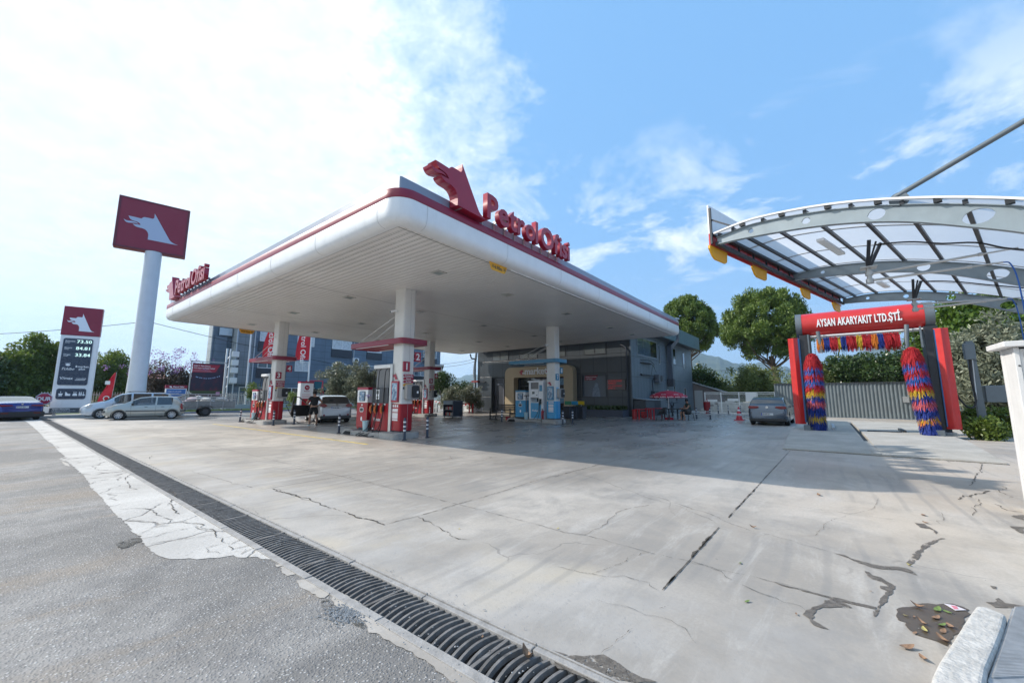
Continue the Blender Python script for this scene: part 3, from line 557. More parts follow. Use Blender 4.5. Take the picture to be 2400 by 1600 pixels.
# ---------------------------------------------------------------- main canopy
CX0, CX1, CY0, CY1, CZ = 5.05, 27.35, 7.2, 27.75, 5.45      # outer limits and soffit height
can = thing('forecourt_canopy', 'large flat white canopy with red stripe over the fuel pumps', 'canopy', (0, 0, 0))
def ring_path(off, rad, n=8):
    x0, x1, y0, y1 = CX0 + off, CX1 - off, CY0 + off, CY1 - off; return rrect(x0, x1, y0, y1, max(rad - off, .02), n)
def loft(b, rows):                          # rows: lists of 3-D points of equal length, closed rings
    n = len(rows[0]); vs = sum(rows, []); b.add(vs, [(i * n + k, i * n + (k + 1) % n, (i + 1) * n + (k + 1) % n, (i + 1) * n + k) for i in range(len(rows) - 1) for k in range(n)])
R0 = .5
prof = [(.34, CZ - .005), (.24, CZ + .0), (.13, CZ + .025), (.055, CZ + .08), (.018, CZ + .16), (.004, CZ + .26), (.0, CZ + .40), (.004, CZ + .50), (.010, CZ + .585)]
b = MB(); loft(b, [[(x, y, z) for x, y in ring_path(o_, R0)] for o_, z in prof]); fas = b.build('fascia', white_paint, can, smooth=True, angle=50)
b = MB(); loft(b, [[(x, y, z) for x, y in ring_path(o_, R0)] for o_, z in ((.03, CZ + .575), (.004, CZ + .577), (-.004, CZ + .60), (-.004, CZ + .78), (0.01, CZ + .80), (.3, CZ + .81))]); b.build('red_stripe', red_deep, can, smooth=True, angle=40)
b = MB(); px = ring_path(.17, .22)
loft(b, [[(x, y, z) for x, y in px] for z in (CZ + .78, CZ + 1.11)]); loft(b, [[(x, y, CZ + 1.11) for x, y in px], [(x, y, CZ + 1.11) for x, y in ring_path(.25, .2)], [(x, y, CZ + .80) for x, y in ring_path(.25, .2)]])
b.build('parapet', mat('parapet_grey', (0.24, 0.29, 0.38), 0.35, coat=0.3, var=0.06, scale=2), can, smooth=True)
b = MB(); b.box(CX0 + .3, CX1 - .3, CY0 + .3, CY1 - .3, CZ + .7, CZ + .78); b.build('roof_deck', galv, can)
# soffit: ribbed metal strips running along x?  ribs run with y
t = NT('ribbed_soffit'); o_ = t.sep(); f = t.math('FRACT', t.math('DIVIDE', o_[0], 0.2)); g = t.math('ABSOLUTE', t.math('SUBTRACT', f, 0.5))
line = t.ramp(g, 0.40, 0.46); nz = t.noise(0.5, 6, 0.6, 0.3); c = t.mix(t.ramp(nz, 0.3, 0.7), (0.76, 0.735, 0.71), (0.84, 0.815, 0.785)); c = t.mix(t.math('MULTIPLY', line, 0.8), c, (0.90, 0.88, 0.85))
dk = t.ramp(g, 0.32, 0.385); dk2 = t.ramp(g, 0.40, 0.385); c = t.mix(t.math('MULTIPLY', t.math('MULTIPLY', dk, dk2), 0.45), c, (0.25, 0.24, 0.23))
f2 = t.math('FRACT', t.math('DIVIDE', o_[1], 6.85)); jn = t.ramp(t.math('ABSOLUTE', t.math('SUBTRACT', f2, 0.12)), 0.0035, 0.001); c = t.mix(jn, c, (0.14, 0.135, 0.13))
t.L.new(c, t.b.inputs['Base Color']); t.b.inputs['Roughness'].default_value = 0.33; t.b.inputs['Specular IOR Level'].default_value = 0.5; t.bump(t.math('SUBTRACT', line, t.math('MULTIPLY', dk, dk2)), 0.8, 0.02)
b = MB(); b.quad((CX0 + .3, CY0 + .3, CZ + .012), (CX0 + .3, CY1 - .3, CZ + .012), (CX1 - .3, CY1 - .3, CZ + .012), (CX1 - .3, CY0 + .3, CZ + .012)); b.build('soffit', t.m, can)
b = MB(); e = .36
b.box(9.6, CX1 - e, CY0 + e - .03, CY0 + e + .01, CZ - .03, CZ + .02); b.build('soffit_trim', white_paint, can)
# hairline seams of the fascia panels
b = MB(); seam = mat('seam_dark', (0.40, 0.40, 0.41), 0.6)
def seam_at(axis, v):
    for (o1, z1), (o2, z2) in zip(prof[1:], prof[2:]):
        for s in (0,):
            if axis == 'x': p = (v, CY0 + o1 - .003, z1); q = (v, CY0 + o2 - .003, z2)
            else: p = (CX0 + o1 - .003, v, z1); q = (CX0 + o2 - .003, v, z2)
            b.bar(p, q, .006, .004, up=(0, -1, .2) if axis == 'x' else (-1, 0, .2))
    if axis == 'x': b.box(v - .003, v + .003, CY0 - .001, CY0 + .006, CZ + .60, CZ + .79)
    else: b.box(CX0 - .001, CX0 + .006, v - .003, v + .003, CZ + .60, CZ + .79)
for v in (5.9, 9.0, 12.1, 15.2, 18.3, 21.4, 24.5): seam_at('x', v)
for v in (8.0, 11.0, 14.0, 17.0, 20.0, 23.0, 26.0): seam_at('y', v)
b.build('seam', seam, can)
# recessed lights
for x in (8.4, 12.0, 16.6, 21.6, 25.0):
    for y in (9.6, 15.0, 20.0, 25.2):
        L1 = MB(); L1.box(x - .2, x + .2, y - .2, y + .2, CZ - .012, CZ + .01); L1 = L1.build('ceiling_light', mat('light_frame', (0.5, 0.49, 0.47), 0.4), can)
        b = MB(); b.box(x - .13, x + .13, y - .13, y + .13, CZ - .016, CZ - .012); b.build('lens', mat('light_lens', (0.32, 0.38, 0.38), 0.15), L1)
# rooftop emblem and lettering, right side (faces -y)
sg = thing('wolf_sign', 'large red wolf head emblem standing on the canopy edge above the corner', 'sign', (6.4, CY0 - .03, CZ + .60))
def big_wolf(x0, wd, hh, par, m, d, u=(1, 0, 0)):
    return wolf('emblem', m, par, (0, 0, 0), u, (0, 0, 1), wd, hh, d, -d / 2)
# emblem and letters on the -y side
def canopy_sign(side):
    if side == 'right': u, n, fo = (1, 0, 0), Vector((0, -1, 0)), lambda s, z: (s, CY0 - .17, z); s0, s1 = 5.56, 7.84
    else: u, n, fo = (0, -1, 0), Vector((-1, 0, 0)), lambda s, z: (CX0 - .17, s, z); s0, s1 = 27.32, 25.02
    w_ = thing('wolf_sign', 'large red wolf head emblem on the near corner of the canopy roof edge' if side == 'right' else 'red wolf head emblem at the far left end of the canopy roof edge', 'sign')
    wolf('emblem', red_gloss, w_, fo(s0, CZ + .37), u, (0, 0, 1), 2.63, 2.2, .30, -.30)
    b = MB()
    for k in (1.35, 1.9):
        p = Vector(fo(s0 + (k if side == 'right' else -k), CZ + .9)); b.bar(p - n * .05, p - n * .36, .05, .05)
    b.build('bracket', galv, w_)
    t_ = thing('letter_sign', 'raised red letters Petrol Ofisi along the right edge of the canopy' if side == 'right' else 'raised red letters Petrol Ofisi on the far left edge of the canopy', 'sign')
    z0 = CZ + 1.0
    x = s1; sgn = 1 if side == 'right' else -1
    gap = .024
    for ch in 'Petrol Ofisi':
        if ch == ' ': x += sgn * .15; continue
        o = text(ch, 1.0, 'letter', red_gloss, t_, fo(x, z0 - .02), u, (0, 0, 1), .17, .026)
        ax_ = 0 if side == 'right' else 1; cs = [v.co[ax_] * sgn for v in o.data.vertices]; lo, hi = min(cs), max(cs); sh = x * sgn - lo
        for v in o.data.vertices: v.co[ax_] += sh * sgn
        o.location = n * -.06; x += sgn * (hi - lo + gap)
    for i in range(9):
        b = MB(); p = Vector(fo(s1 + sgn * (.15 + i * .5), z0 + .1)); b.bar(p - n * .1, p - n * .32, .04, .10); b.bar(p - n * .3, p - n * .3 + Vector((0, 0, -.35)), .04, .04); b.build('bracket', galv, t_)
canopy_sign('right'); canopy_sign('left')
bpy.data.objects.remove(sg)
# hanging height plates
def height_plate(x, y, face, label):
    h = thing('height_plate', label, 'height sign', (x, y, CZ))
    poly = [(-.42, 0), (.42, 0), (.40, -.06), (.33, -.2), (.29, -.23), (-.29, -.23), (-.33, -.2), (-.40, -.06)]
    u = (1, 0, 0) if face == 'y' else (0, -1, 0)
    b = MB(); b.prism(poly, (0, 0, 0), u, (0, 0, 1), -.006, .006); b.build('plate', yellow_m, h)
    text('4.90m', .15, 'lettering', black_pl, h, Vector((0, -.009, -.17)) if face == 'y' else Vector((-.009, 0, -.17)), u, (0, 0, 1), .004, .002, 'CENTER')
    b = MB()
    for s in (-1, 1):
        for k in range(3):
            xx = s * .27 + k * .035 - .03; b.add([tuple(Vector(u) * (xx + a) + Vector((0, -.008, c)) if face == 'y' else Vector(u) * (xx + a) + Vector((-.008, 0, c))) for a, c in ((0, -.06), (.018, -.06), (.036, -.105), (.018, -.15), (0, -.15), (.018, -.105))], [(0, 1, 2, 5), (5, 2, 3, 4)])
    b.build('chevron', black_pl, h)
height_plate(8.95, CY0 + .33, 'y', 'yellow plate marked 4.90m hanging under the right canopy edge')
height_plate(ony(579, 771, 27.55)[0], CY1 - .2, 'y', 'yellow plate hanging under the far left canopy edge')

# ---------------------------------------------------------------- fuel islands
pic_m = NT('advert_picture'); o_ = pic_m.sep(); c = pic_m.mix(pic_m.ramp(pic_m.noise(5, 4), .4, .6), (.35, .5, .62), (.10, .17, .28)); c = pic_m.mix(pic_m.ramp(pic_m.noise(9, 3), .58, .7), c, (.6, .62, .66)); pic_m.L.new(c, pic_m.b.inputs['Base Color']); pic_m.b.inputs['Roughness'].default_value = .15; pic_m = pic_m.m
lcd = mat('lcd_display', (0.05, 0.06, 0.055), 0.15, coat=.5)
grey_pan = mat('pump_grey_panel', (0.20, 0.20, 0.205), 0.4, var=.08)
orange = mat('nozzle_orange', (0.55, 0.14, 0.03), 0.45)
nz_green = mat('nozzle_dark', (0.03, 0.04, 0.035), 0.5)
bucket_m = mat('pale_bucket', (0.40, 0.58, 0.62), 0.45, var=.1)
purple = mat('squeegee_purple', (0.28, 0.24, 0.42), 0.5)
def nozzle_set(b_hose, par, x, y, z, col, path):
    b = MB(); b.box(x - .05, x + .01, y - .05, y + .05, z - .12, z + .16); n = b.build('nozzle', nz_green, par, bevel=.01)
    b = MB(); b.tube([(x - .03, y, z + .12), (x - .09, y, z + .06), (x - .10, y, z - .08), (x - .06, y, z - .18)], .035, 8, [.025, .042, .04, .022]); b.build('grip', col, n, smooth=True)
def spline(pts, n=8):
    P = [Vector(p) for p in pts]; P = [P[0] * 2 - P[1]] + P + [P[-1] * 2 - P[-2]]; out = []
    for i in range(1, len(P) - 2):
        for k in range(n):
            t = k / n; a, b_, c_, d = P[i - 1], P[i], P[i + 1], P[i + 2]
            out.append(.5 * ((2 * b_) + (c_ - a) * t + (2 * a - 5 * b_ + 4 * c_ - d) * t * t + (3 * b_ - a - 3 * c_ + d) * t ** 3))
    out.append(P[-2]); return out
def vac_unit(x, y, base, dark, lab):
    v = thing('air_water_unit', lab, 'air and water unit', (x, y, .2))
    b = MB(); b.box(-.28, .28, -.37, .37, .06, 1.02); b.build('lower_cabinet', base, v, bevel=.012)
    b = MB(); b.box(-.28, .28, -.37, .37, 1.022, 1.52); b.build('upper_cabinet', white_paint, v, bevel=.012)
    b = MB(); b.box(-.29, .29, -.38, .38, 1.522, 1.62); b.build('cap', dark, v, bevel=.01)
    b = MB(); b.box(-.25, .25, -.33, .33, 0, .058); b.build('foot', dark_metal, v)
    b = MB(); b.prism(rrect(-.2, .2, 1.08, 1.46, .05), (-.29, 0, 0), (0, -1, 0), (0, 0, 1), -.006, .012); f = b.build('screen_frame', black_pl, v)
    b = MB(); b.prism(rrect(-.17, .17, 1.1, 1.44, .04), (-.305, 0, 0), (0, -1, 0), (0, 0, 1), -.004, .004); b.build('picture', pic_m, f)
    b = MB(); b.prism(rrect(-.13, .13, .66, .84, .06), (-.285, 0, 0), (0, -1, 0), (0, 0, 1), -.0, .012); f = b.build('hatch_ring', white_paint, v)
    b = MB(); b.prism(rrect(-.105, .105, .685, .815, .05), (-.299, 0, 0), (0, -1, 0), (0, 0, 1), -.0, .004); b.build('hatch', black_pl, f)
    b = MB(); b.prism([(.055 * math.cos(a * PI / 8), .40 + .085 * math.sin(a * PI / 8)) for a in range(16)], (-.283, 0, 0), (0, -1, 0), (0, 0, 1), 0, .005); b.box(-.288, -.283, -.04, .04, .9, .96); b.build('sticker', white_txt, v)
    return v
def island(cx, cy, nums, scheme, where):
    red = scheme == 'red'; base = pump_red if red else gas_blue; dark = red_gloss if red else gas_blue2; cn = 'red' if red else 'blue'
    colour = 'red' if red else 'blue'
    pl = thing('pump_plinth', f'low concrete island under the {cn} pumps, {where}', 'concrete island', (cx, cy, 0))
    b = MB(); b.prism(rrect(-.72, .43, -.62, .42, .2, 6), (0, 0, 0), (1, 0, 0), (0, 1, 0), 0, .2); b.build('column_base', conc_m, pl, bevel=.015)
    b = MB()
    b.box(-.62, .62, .44, 2.75, 0, .16); b.build('island_slab', conc_m, pl, bevel=.015)
    b = MB(); b.add([(-.66, 2.2, .002), (-.66, 2.95, .002), (.6, 2.95, .002), (.6, 2.2, .002), (-.58, 2.3, .2), (-.58, 2.78, .2), (.55, 2.78, .2), (.55, 2.3, .2)], [(0, 3, 2, 1), (4, 5, 6, 7)[::-1], (0, 1, 5, 4), (1, 2, 6, 5), (2, 3, 7, 6), (3, 0, 4, 7)]); b.build('end_block', conc_m, pl, bevel=.01)
    b = MB(); b.add([(-.675, 2.25, .01), (-.675, 2.8, .01), (-.60, 2.68, .17), (-.60, 2.33, .17)], [(0, 1, 2, 3), (3, 2, 1, 0)]); b.build('bumper_pad', black_rub, pl)
    # column
    c = thing('canopy_column', f'white canopy column with {colour} base, {where}', 'column', (cx, cy, .2))
    h = CZ - .2 + .01
    shape = lambda e: rrect(-.27 - e, .27 + e, -.30 - e, .30 + e, .07, 4)
    b = MB(); b.prism(shape(0), (0, 0, 0), (1, 0, 0), (0, 1, 0), 1.0, h); b.build('shaft', mat('column_white', (0.70, 0.69, 0.66), 0.35, var=.04, scale=2, coat=.2, dirt=.12), c, smooth=True)
    b = MB(); b.prism(shape(.008), (0, 0, 0), (1, 0, 0), (0, 1, 0), .05, 1.0); b.build('painted_base', base, c, smooth=True)
    b = MB(); b.prism(shape(-.02), (0, 0, 0), (1, 0, 0), (0, 1, 0), 0, .05); b.build('foot', dark_metal, c)
    b = MB(); b.box(.03, .037, -.305, -.3, 1.0, h); b.box(.03, .037, -.313, -.306, .06, .99); b.build('seam', seam, c)
    # frame around the column, cantilevered over the pumps
    fr = thing('pump_shelter_frame', f'{colour} shelter frame hung from the column {where}', 'shelter frame', (cx, cy, 3.36))
    out = rrect(-.52, .74, -.58, 2.95, .22, 6); inn = rrect(-.46, .68, -.52, 2.89, .17, 6)
    b = MB(); n = len(out); rows = [[(x, y, z) for x, y in P] for P, z in ((inn, 0), (out, .015), (out, .205), (inn, .22))]; loft(b, rows + [rows[0]]); b.build('frame', red_deep if red else gas_blue2, fr, smooth=True, angle=50)
    b = MB(); b.add([(-.42, .5, .03), (.64, .5, .03), (.64, 2.85, .03), (-.42, 2.85, .03), (.1, 1.0, .16), (.1, 2.3, .16)], [(0, 1, 4), (1, 2, 5, 4), (2, 3, 5), (3, 0, 4, 5)]); b.build('underside', dark, fr)
    b = MB(); b.box(-.47, -.43, .35, 2.5, -.012, .018); b.box(.63, .67, .35, 2.5, -.012, .018); b.build('light_strip', white_paint, fr)
    b = MB()
    for s in (-.3, .5): b.cyl((s * .55, .15, 1.2), (s, 2.75, .2), .014, n=6)
    for s in (-.3, .5): b.cyl((s * .55, .15, .95), (s, 1.7, .2), .014, n=6) if s < 0 else None
    b.build('stay_rod', mat('rod_white', (.7, .7, .68), .4), fr)
    # number plates
    for k, (num, px_, py_, z) in enumerate(((nums[0], -.12, -.36, 2.37), (nums[1], .42, -.30, 2.76))):
        p = thing('number_plate', f'{colour} plate reading {num}, ' + ('lower left' if k == 0 else 'upper right') + f' on the column {where}', 'number plate', (cx + px_, cy + py_, z))
        b = MB(); b.prism(rrect(-.13, .15, 0, .36, .02), (0, 0, 0), (1, 0, 0), (0, 0, 1), -.06, 0.0); b.build('plate', red_gloss if red else gas_blue2, p, bevel=.006)
        text(num, .34, 'numeral', white_txt, p, (.01, -.004, .065), (1, 0, 0), (0, 0, 1), .008, .006, 'CENTER')
        if k == 1: b = MB(); b.bar((-.13, .03, .1), (-.2, .03, .1), .03, .03); b.bar((-.13, .03, .3), (-.2, .03, .3), .03, .03); b.build('bracket', galv, p)
    if red:
        for i, (m_, s) in enumerate(((red_gloss, 'Kursunsuz 95'), (red_gloss, 'Motorin'), (red_gloss, 'Pro Dizel'), (yellow_m, 'maxima'), (black_pl, 'UTTS'))):
            z = 2.18 - i * .115
            p = tag(bpy.data.objects.new('fuel_label', None), ('first', 'second', 'third', 'yellow fourth', 'black lowest')[i] + f' fuel label strip on the column {where}', 'label'); COL.objects.link(p); p.location = (cx + .02, cy - .305, z)
            b = MB(); b.prism([(-.2, .0), (.2, .0), (.235, .045), (.2, .09), (-.2, .09), (-.235, .045)], (0, 0, 0), (1, 0, 0), (0, 0, 1), 0, .012); b.build('strip', m_, p)
            text(s, .062, 'lettering', white_txt if i != 3 else black_pl, p, (0, -.014, .024), (1, 0, 0), (0, 0, 1), .003, .001, 'CENTER')
    else:
        p = thing('notice', 'small light blue notice sheets on the blue column', 'notice', (cx - .05, cy - .305, 1.3))
        b = MB(); b.box(-.12, .10, -.01, 0, .0, .3); b.box(-.12, .10, -.01, 0, .36, .68); b.build('sheet', mat('notice_blue', (.25, .5, .72), .4, var=.3, scale=30), p)
    # towel / payment box
    p = thing('towel_dispenser', f'grey and black paper towel dispenser on the column {where}', 'towel dispenser', (cx, cy, 0))
    b = MB(); b.prism(rrect(-.15, .38, 1.36, 1.9, .07), (0, -.31, 0), (1, 0, 0), (0, 0, 1), 0, .17); b.build('housing', mat('dispenser_grey', (.33, .32, .31), .35, coat=.2), p, smooth=True, bevel=.01)
    b = MB(); b.prism(rrect(.06, .36, 1.42, 1.86, .06), (0, -.482, 0), (1, 0, 0), (0, 0, 1), 0, .05); b.build('front', black_pl, p, bevel=.01)
    b = MB(); b.box(.25, .32, -.537, -.532, 1.58, 1.66); b.build('sticker', white_txt, p)
    # poster box on the camera side
    p = thing('poster_box', f'narrow {colour} framed poster box on the column {where}', 'poster', (cx - .285, cy, 0))
    b = MB(); b.prism(rrect(-.20, .20, 1.26, 2.02, .02), (0, 0, 0), (0, -1, 0), (0, 0, 1), 0, .06); b.build('frame', dark, p, bevel=.006)
    b = MB(); b.box(-.066, -.061, -.15, .15, 1.33, 1.95); b.build('picture', pic_m, p)
    wolf('emblem', red_gloss, p, (-.0, .26, 1.98), (0, -1, 0), (0, 0, 1), .42, .44, .01)
    p = thing('sticker_sheet', f'white notices stuck on the {colour} column base {where}', 'sticker', (cx - .279, cy, 0))
    b = MB()
    for z0, z1 in (((1.08), 1.17), (.93, 1.05), (.70, .90), (.62, .68)): b.box(-.006, 0, -.16, .16, z0 - .02, z1 - .02) if z0 < 1.07 else [b.box(-.006, 0, -.17 + k * .12, -.09 + k * .12, z0, z1) for k in range(3)]
    b.build('sheet', mat('notice_white', (.75, .72, .72), .5, var=.12, scale=60), p)
    # camera on the shaft
    p = thing('security_camera', f'small white security camera high on the column {where}', 'camera', (cx - .27, cy + .1, 4.6 if red else 4.35))
    b = MB(); b.cyl((0, 0, .0), (-.12, .02, .03), .02); b.build('arm', white_paint, p)
    b = MB(); b.cyl((-.08, .0, .05), (-.26, .08, -.02), .04, n=12); b.build('housing', white_paint, p, smooth=True)
    b = MB(); b.cyl((-.26, .08, -.02), (-.27, .084, -.024), .032, n=12); b.build('lens', black_pl, p)
    if red:
        pump = thing('fuel_pump', f'red and grey fuel pump with hanging hoses beside the column {where}', 'fuel pump', (cx, cy + .88, .16))
        b = MB(); b.box(-.33, .30, -.52, .52, .05, 1.05); b.build('lower_cabinet', base, pump, bevel=.01)
        b = MB(); b.box(-.30, .27, -.5, .5, 0, .05); b.build('foot', dark_metal, pump)
        b = MB(); b.box(-.35, .32, -.50, .50, 1.055, 1.62); b.build('display_housing', dark_metal, pump, bevel=.01)
        b = MB(); b.box(-.366, -.35, .02, .22, 1.2, 1.56); d = b.build('display', white_paint, pump, bevel=.006)
        b = MB(); b.box(-.372, -.366, .05, .19, 1.40, 1.52); b.box(-.372, -.366, .06, .18, 1.25, 1.30); b.build('screen', lcd, d)
        b = MB(); b.box(-.22, .19, -.34, .46, 1.625, 2.36); b.build('hose_tower', grey_pan, pump, bevel=.01)
        b = MB(); b.box(-.30, .27, -.56, .56, 2.36, 2.5); b.build('top_beam', white_paint, pump, bevel=.02)
        b = MB(); b.box(-.34, .31, -.70, -.55, .02, 2.5); b.build('side_post', steel, pump, bevel=.015)
        for i, (y, col) in enumerate(((.42, orange), (.14, orange), (-.26, orange))):
            nozzle_set(None, pump, -.36, y, .86, col, None)
            b = MB(); b.tube(spline([(-.36, y, .72), (-.42, y + .02, .45), (-.5, y + .12, .1), (-.72, y + .45 + .1 * i, -.13), (-.66, y + .2, -.135), (-.5, y + .02, .0), (-.40, y - .03, .6), (-.37, y - .02, 1.5), (-.32, y, 2.2), (-.24, y, 2.34)]), .016, 6); b.build('hose', black_rub, pump, smooth=True)
            b = MB(); b.box(-.338, -.33, y - .09, y + .05, .98, 1.045); b.build('grade_label', white_txt, pump)
        text('V/max', .17, 'lettering', white_txt, pump, (-.334, .16, .40), (0, -1, 0), (0, 0, 1), .006, .003, 'CENTER')
        b = MB(); b.box(-.338, -.33, .30, .46, .08, .13); b.build('type_plate', white_paint, pump)
    else:
        pump = thing('gas_dispenser', 'white and blue automotive gas dispenser between the blue cabinet and blue column', 'gas dispenser', (cx, cy + .98, .16))
        b = MB(); b.box(-.33, .3, -.5, .5, .02, .98); b.build('lower_cabinet', white_paint, pump, bevel=.01)
        b = MB(); b.box(-.338, -.33, -.34, .36, .06, .94); b.build('blue_panel', gas_blue, pump)
        text('P/oGaz', .15, 'lettering', white_txt, pump, (-.342, .05, .45), (0, -1, 0), (0, 0, 1), .005, .002, 'CENTER')
        b = MB(); b.box(-.33, .3, .38, .5, .982, 2.1); b.box(-.33, .3, -.5, -.18, .982, 2.1); b.build('side_post', white_paint, pump, bevel=.01)
        b = MB(); b.box(-.28, .25, -.178, .378, 1.2, 2.1); b.build('back_panel', grey_pan, pump)
        b = MB(); b.box(-.345, -.25, -.17, .37, 1.24, 1.72); d = b.build('display', white_paint, pump, bevel=.01)
        b = MB(); b.box(-.35, -.346, .08, .26, 1.44, 1.58); b.box(-.35, -.346, -.12, -.02, 1.36, 1.40); b.build('screen', lcd, d)
        b = MB(); b.box(-.37, .34, -.56, .56, 2.1, 2.2); b.build('top_beam', white_paint, pump, bevel=.015)
        b = MB(); b.box(-.338, -.332, -.44, -.24, 1.6, 1.95); b.build('poster', gas_blue2, pump)
        for y in (-.35, .0):
            b = MB(); b.tube(spline([(-.36, -.3 + y * .1, 1.05), (-.40, -.3 + y * .1, 1.15), (-.42, -.28, 1.0), (-.45, -.2 + y * .3, .4), (-.55, .2 + y, -.13), (-.66, .5 + y, -.14), (-.6, .1 + y, -.14), (-.5, -.45, -.0), (-.3, -.55, .5)]), .015, 6); b.build('hose', black_rub, pump, smooth=True)
        nozzle_set(None, pump, -.36, -.34, 1.0, nz_green, None)
    vac_unit(cx - .02, cy + 2.12, base, dark, f'{colour} and white air and water unit on the island {where}')
    # bucket and squeegee
    bk = thing('bucket', f'pale blue wash bucket on the island {where}', 'bucket', (cx - .42, cy + 1.62, .16))
    b = MB(); b.lathe([(.09, 0), (.125, .36), (.145, .37), (.145, .39), (.115, .39), (.105, .3)], 18); b.build('pail', bucket_m, bk, smooth=True)
    sq = thing('squeegee', f'long handled window squeegee standing in the bucket {where}', 'squeegee', (cx - .42, cy + 1.62, .3))
    b = MB(); b.cyl((0, 0, 0), (.06, .02 if nums[0] != '3' else .25, 1.12), .011, n=6); b.build('handle', mat('wood_handle', (.25, .16, .1), .6), sq)
    b = MB(); y_ = .02 if nums[0] != '3' else .25; b.bar((.06, y_ - .17, 1.2), (.06, y_ + .17, 1.2), .03, .045); b.bar((.06, y_, 1.1), (.06, y_, 1.2), .03, .05); b.build('blade', purple if red else black_pl, sq)
island(9.19, 12.32, ('1', '2'), 'red', 'nearest the camera')
island(9.22, 23.25, ('3', '4'), 'red', 'at the front left')
island(19.38, 22.85, ('5', '6'), 'red', 'at the back left')
island(19.45, 12.2, ('7', '8'), 'blue', 'before the shop')
fx = thing('fire_extinguisher', 'red fire extinguisher beside the blue column', 'fire extinguisher', (19.1, 12.72, .18))
b = MB(); b.lathe([(.07, 0), (.075, .02), (.075, .42), (.05, .5), (.02, .53)], 14); b.build('cylinder', red_pl, fx, smooth=True)
b = MB(); b.cyl((0, 0, .52), (0, 0, .58), .018); b.bar((0, 0, .57), (-.1, .03, .6), .02, .02); b.tube([(0, 0, .55), (-.08, -.04, .45), (-.09, -.03, .2)], .012, 6); b.build('valve', black_pl, fx)
fx2 = copy_tree(fx); fx2.location = (9.12, 13.6 + 12.0, .18); fx2.location = (8.98, 14.72, .18); fx2.rotation_euler.z = 1.0; fx2['label'] = 'small red container beside the nearest air and water unit'; fx2['category'] = 'container'; fx2.scale = (1, 1, .45)
# ---------------------------------------------------------------- bollards
def make_bollard():
    o = thing('bollard', '', 'bollard', (0, 0, 0), group='navy and white flexible bollards')
    b = MB(); b.lathe([(.045, .02), (.045, .68), (.044, .70), (.036, .73), (.02, .745)], 16); p = b.build('post', mat('bollard_navy', (.035, .05, .08), .5, var=.2, scale=12), o, smooth=True)
    for z in (.30, .43, .56 + .02):
        b = MB(); b.lathe([(.0475, z), (.0475, z + .05)], 16); b.build('reflector_band', mat('reflector_white', (.72, .74, .76), .35, var=.1, scale=30, dirt=.3), o, smooth=True)
    b = MB(); b.lathe([(.085, 0), (.085, .014), (.055, .03)], 16); b.build('foot', mat('bollard_navy2', (.03, .04, .06), .6), o, smooth=True)
    return o
spots = [((947.5,1031.5),'striped bollard right in front of the nearest column'),((1001,1025.5),'striped bollard standing alone right of the nearest column'),((794,1015),'striped bollard left of the nearest pump, by the yellow line'),
 ((640,997),'striped bollard before the red base of column 4'),((562,989),'leftmost striped bollard, beyond the yellow line end'),((689,994.5),'striped bollard in front of the open car door'),
 ((1319,995),'striped bollard at the right corner of the blue column'),((1342,992.5),'striped bollard in front of the waste bins'),((1176,988),'striped bollard in front of the black bench'),
 ((1007,977),'striped bollard touching the back left column base'),((1019,965),'first of two striped bollards behind the back left column'),((1024.5,965),'second of two striped bollards behind the back left column'),((1081.5,967),'striped bollard at the white and red barrier arm'),
 ((1633,981.5),'striped bollard right of the seated man'),((1665,982.6),'striped bollard in front of the dark red bin'),((1684,969.5),'leftmost striped bollard along the white fence'),((1707.5,970),'second striped bollard along the white fence'),((1736.5,972),'striped bollard behind the traffic cone')]
b0 = make_bollard()
for i, (p, lab) in enumerate(spots):
    o = b0 if i == 0 else copy_tree(b0); x, y = G(*p); o.location = (x, y, .004); o['label'] = lab; o.rotation_euler = (random.uniform(-.012, .012), random.uniform(-.012, .012), random.random() * 6)
# ---------------------------------------------------------------- cladding materials
def cladding(name, col, au, per_u, off_u, zs, per_z=None, w=0.012, rough=0.4, ribs=None, metal=0.0, off_z=0.0):
    t = NT(name); o = t.sep(); u = o[au]; z = o[2]; nz = t.noise(0.7, 6, 0.6); c = t.mix(t.ramp(nz, .3, .7), tuple(x * .88 for x in col), tuple(min(x * 1.1, 1) for x in col))
    cell = t.math('FLOOR', t.math('DIVIDE', t.math('SUBTRACT', u, off_u), per_u)); wn = t.N.new('ShaderNodeTexWhiteNoise'); wn.noise_dimensions = '1D'; t.L.new(cell, wn.inputs['W']); c = t.mix(t.math('MULTIPLY', wn.outputs[0], .18), c, tuple(x * .75 for x in col))
    f = t.math('FRACT', t.math('ADD', t.math('DIVIDE', t.math('SUBTRACT', u, off_u), per_u), .5)); d = t.math('MULTIPLY', t.math('ABSOLUTE', t.math('SUBTRACT', f, .5)), per_u); ln = t.ramp(d, w, w * .4)
    if per_z:
        f = t.math('FRACT', t.math('ADD', t.math('DIVIDE', t.math('SUBTRACT', z, off_z), per_z), .5)); d = t.math('MULTIPLY', t.math('ABSOLUTE', t.math('SUBTRACT', f, .5)), per_z); ln = t.math('MAXIMUM', ln, t.ramp(d, w * 1.3, w * .5))
    for zz in zs: ln = t.math('MAXIMUM', ln, t.ramp(t.math('ABSOLUTE', t.math('SUBTRACT', z, zz)), w, w * .4))
    c = t.mix(t.math('MULTIPLY', ln, .8), c, tuple(x * .15 for x in col)); t.L.new(c, t.b.inputs['Base Color']); t.b.inputs['Roughness'].default_value = rough; t.b.inputs['Metallic'].default_value = metal
    t.bump(t.math('MULTIPLY', ln, -1.0), .6, .01); return t.m
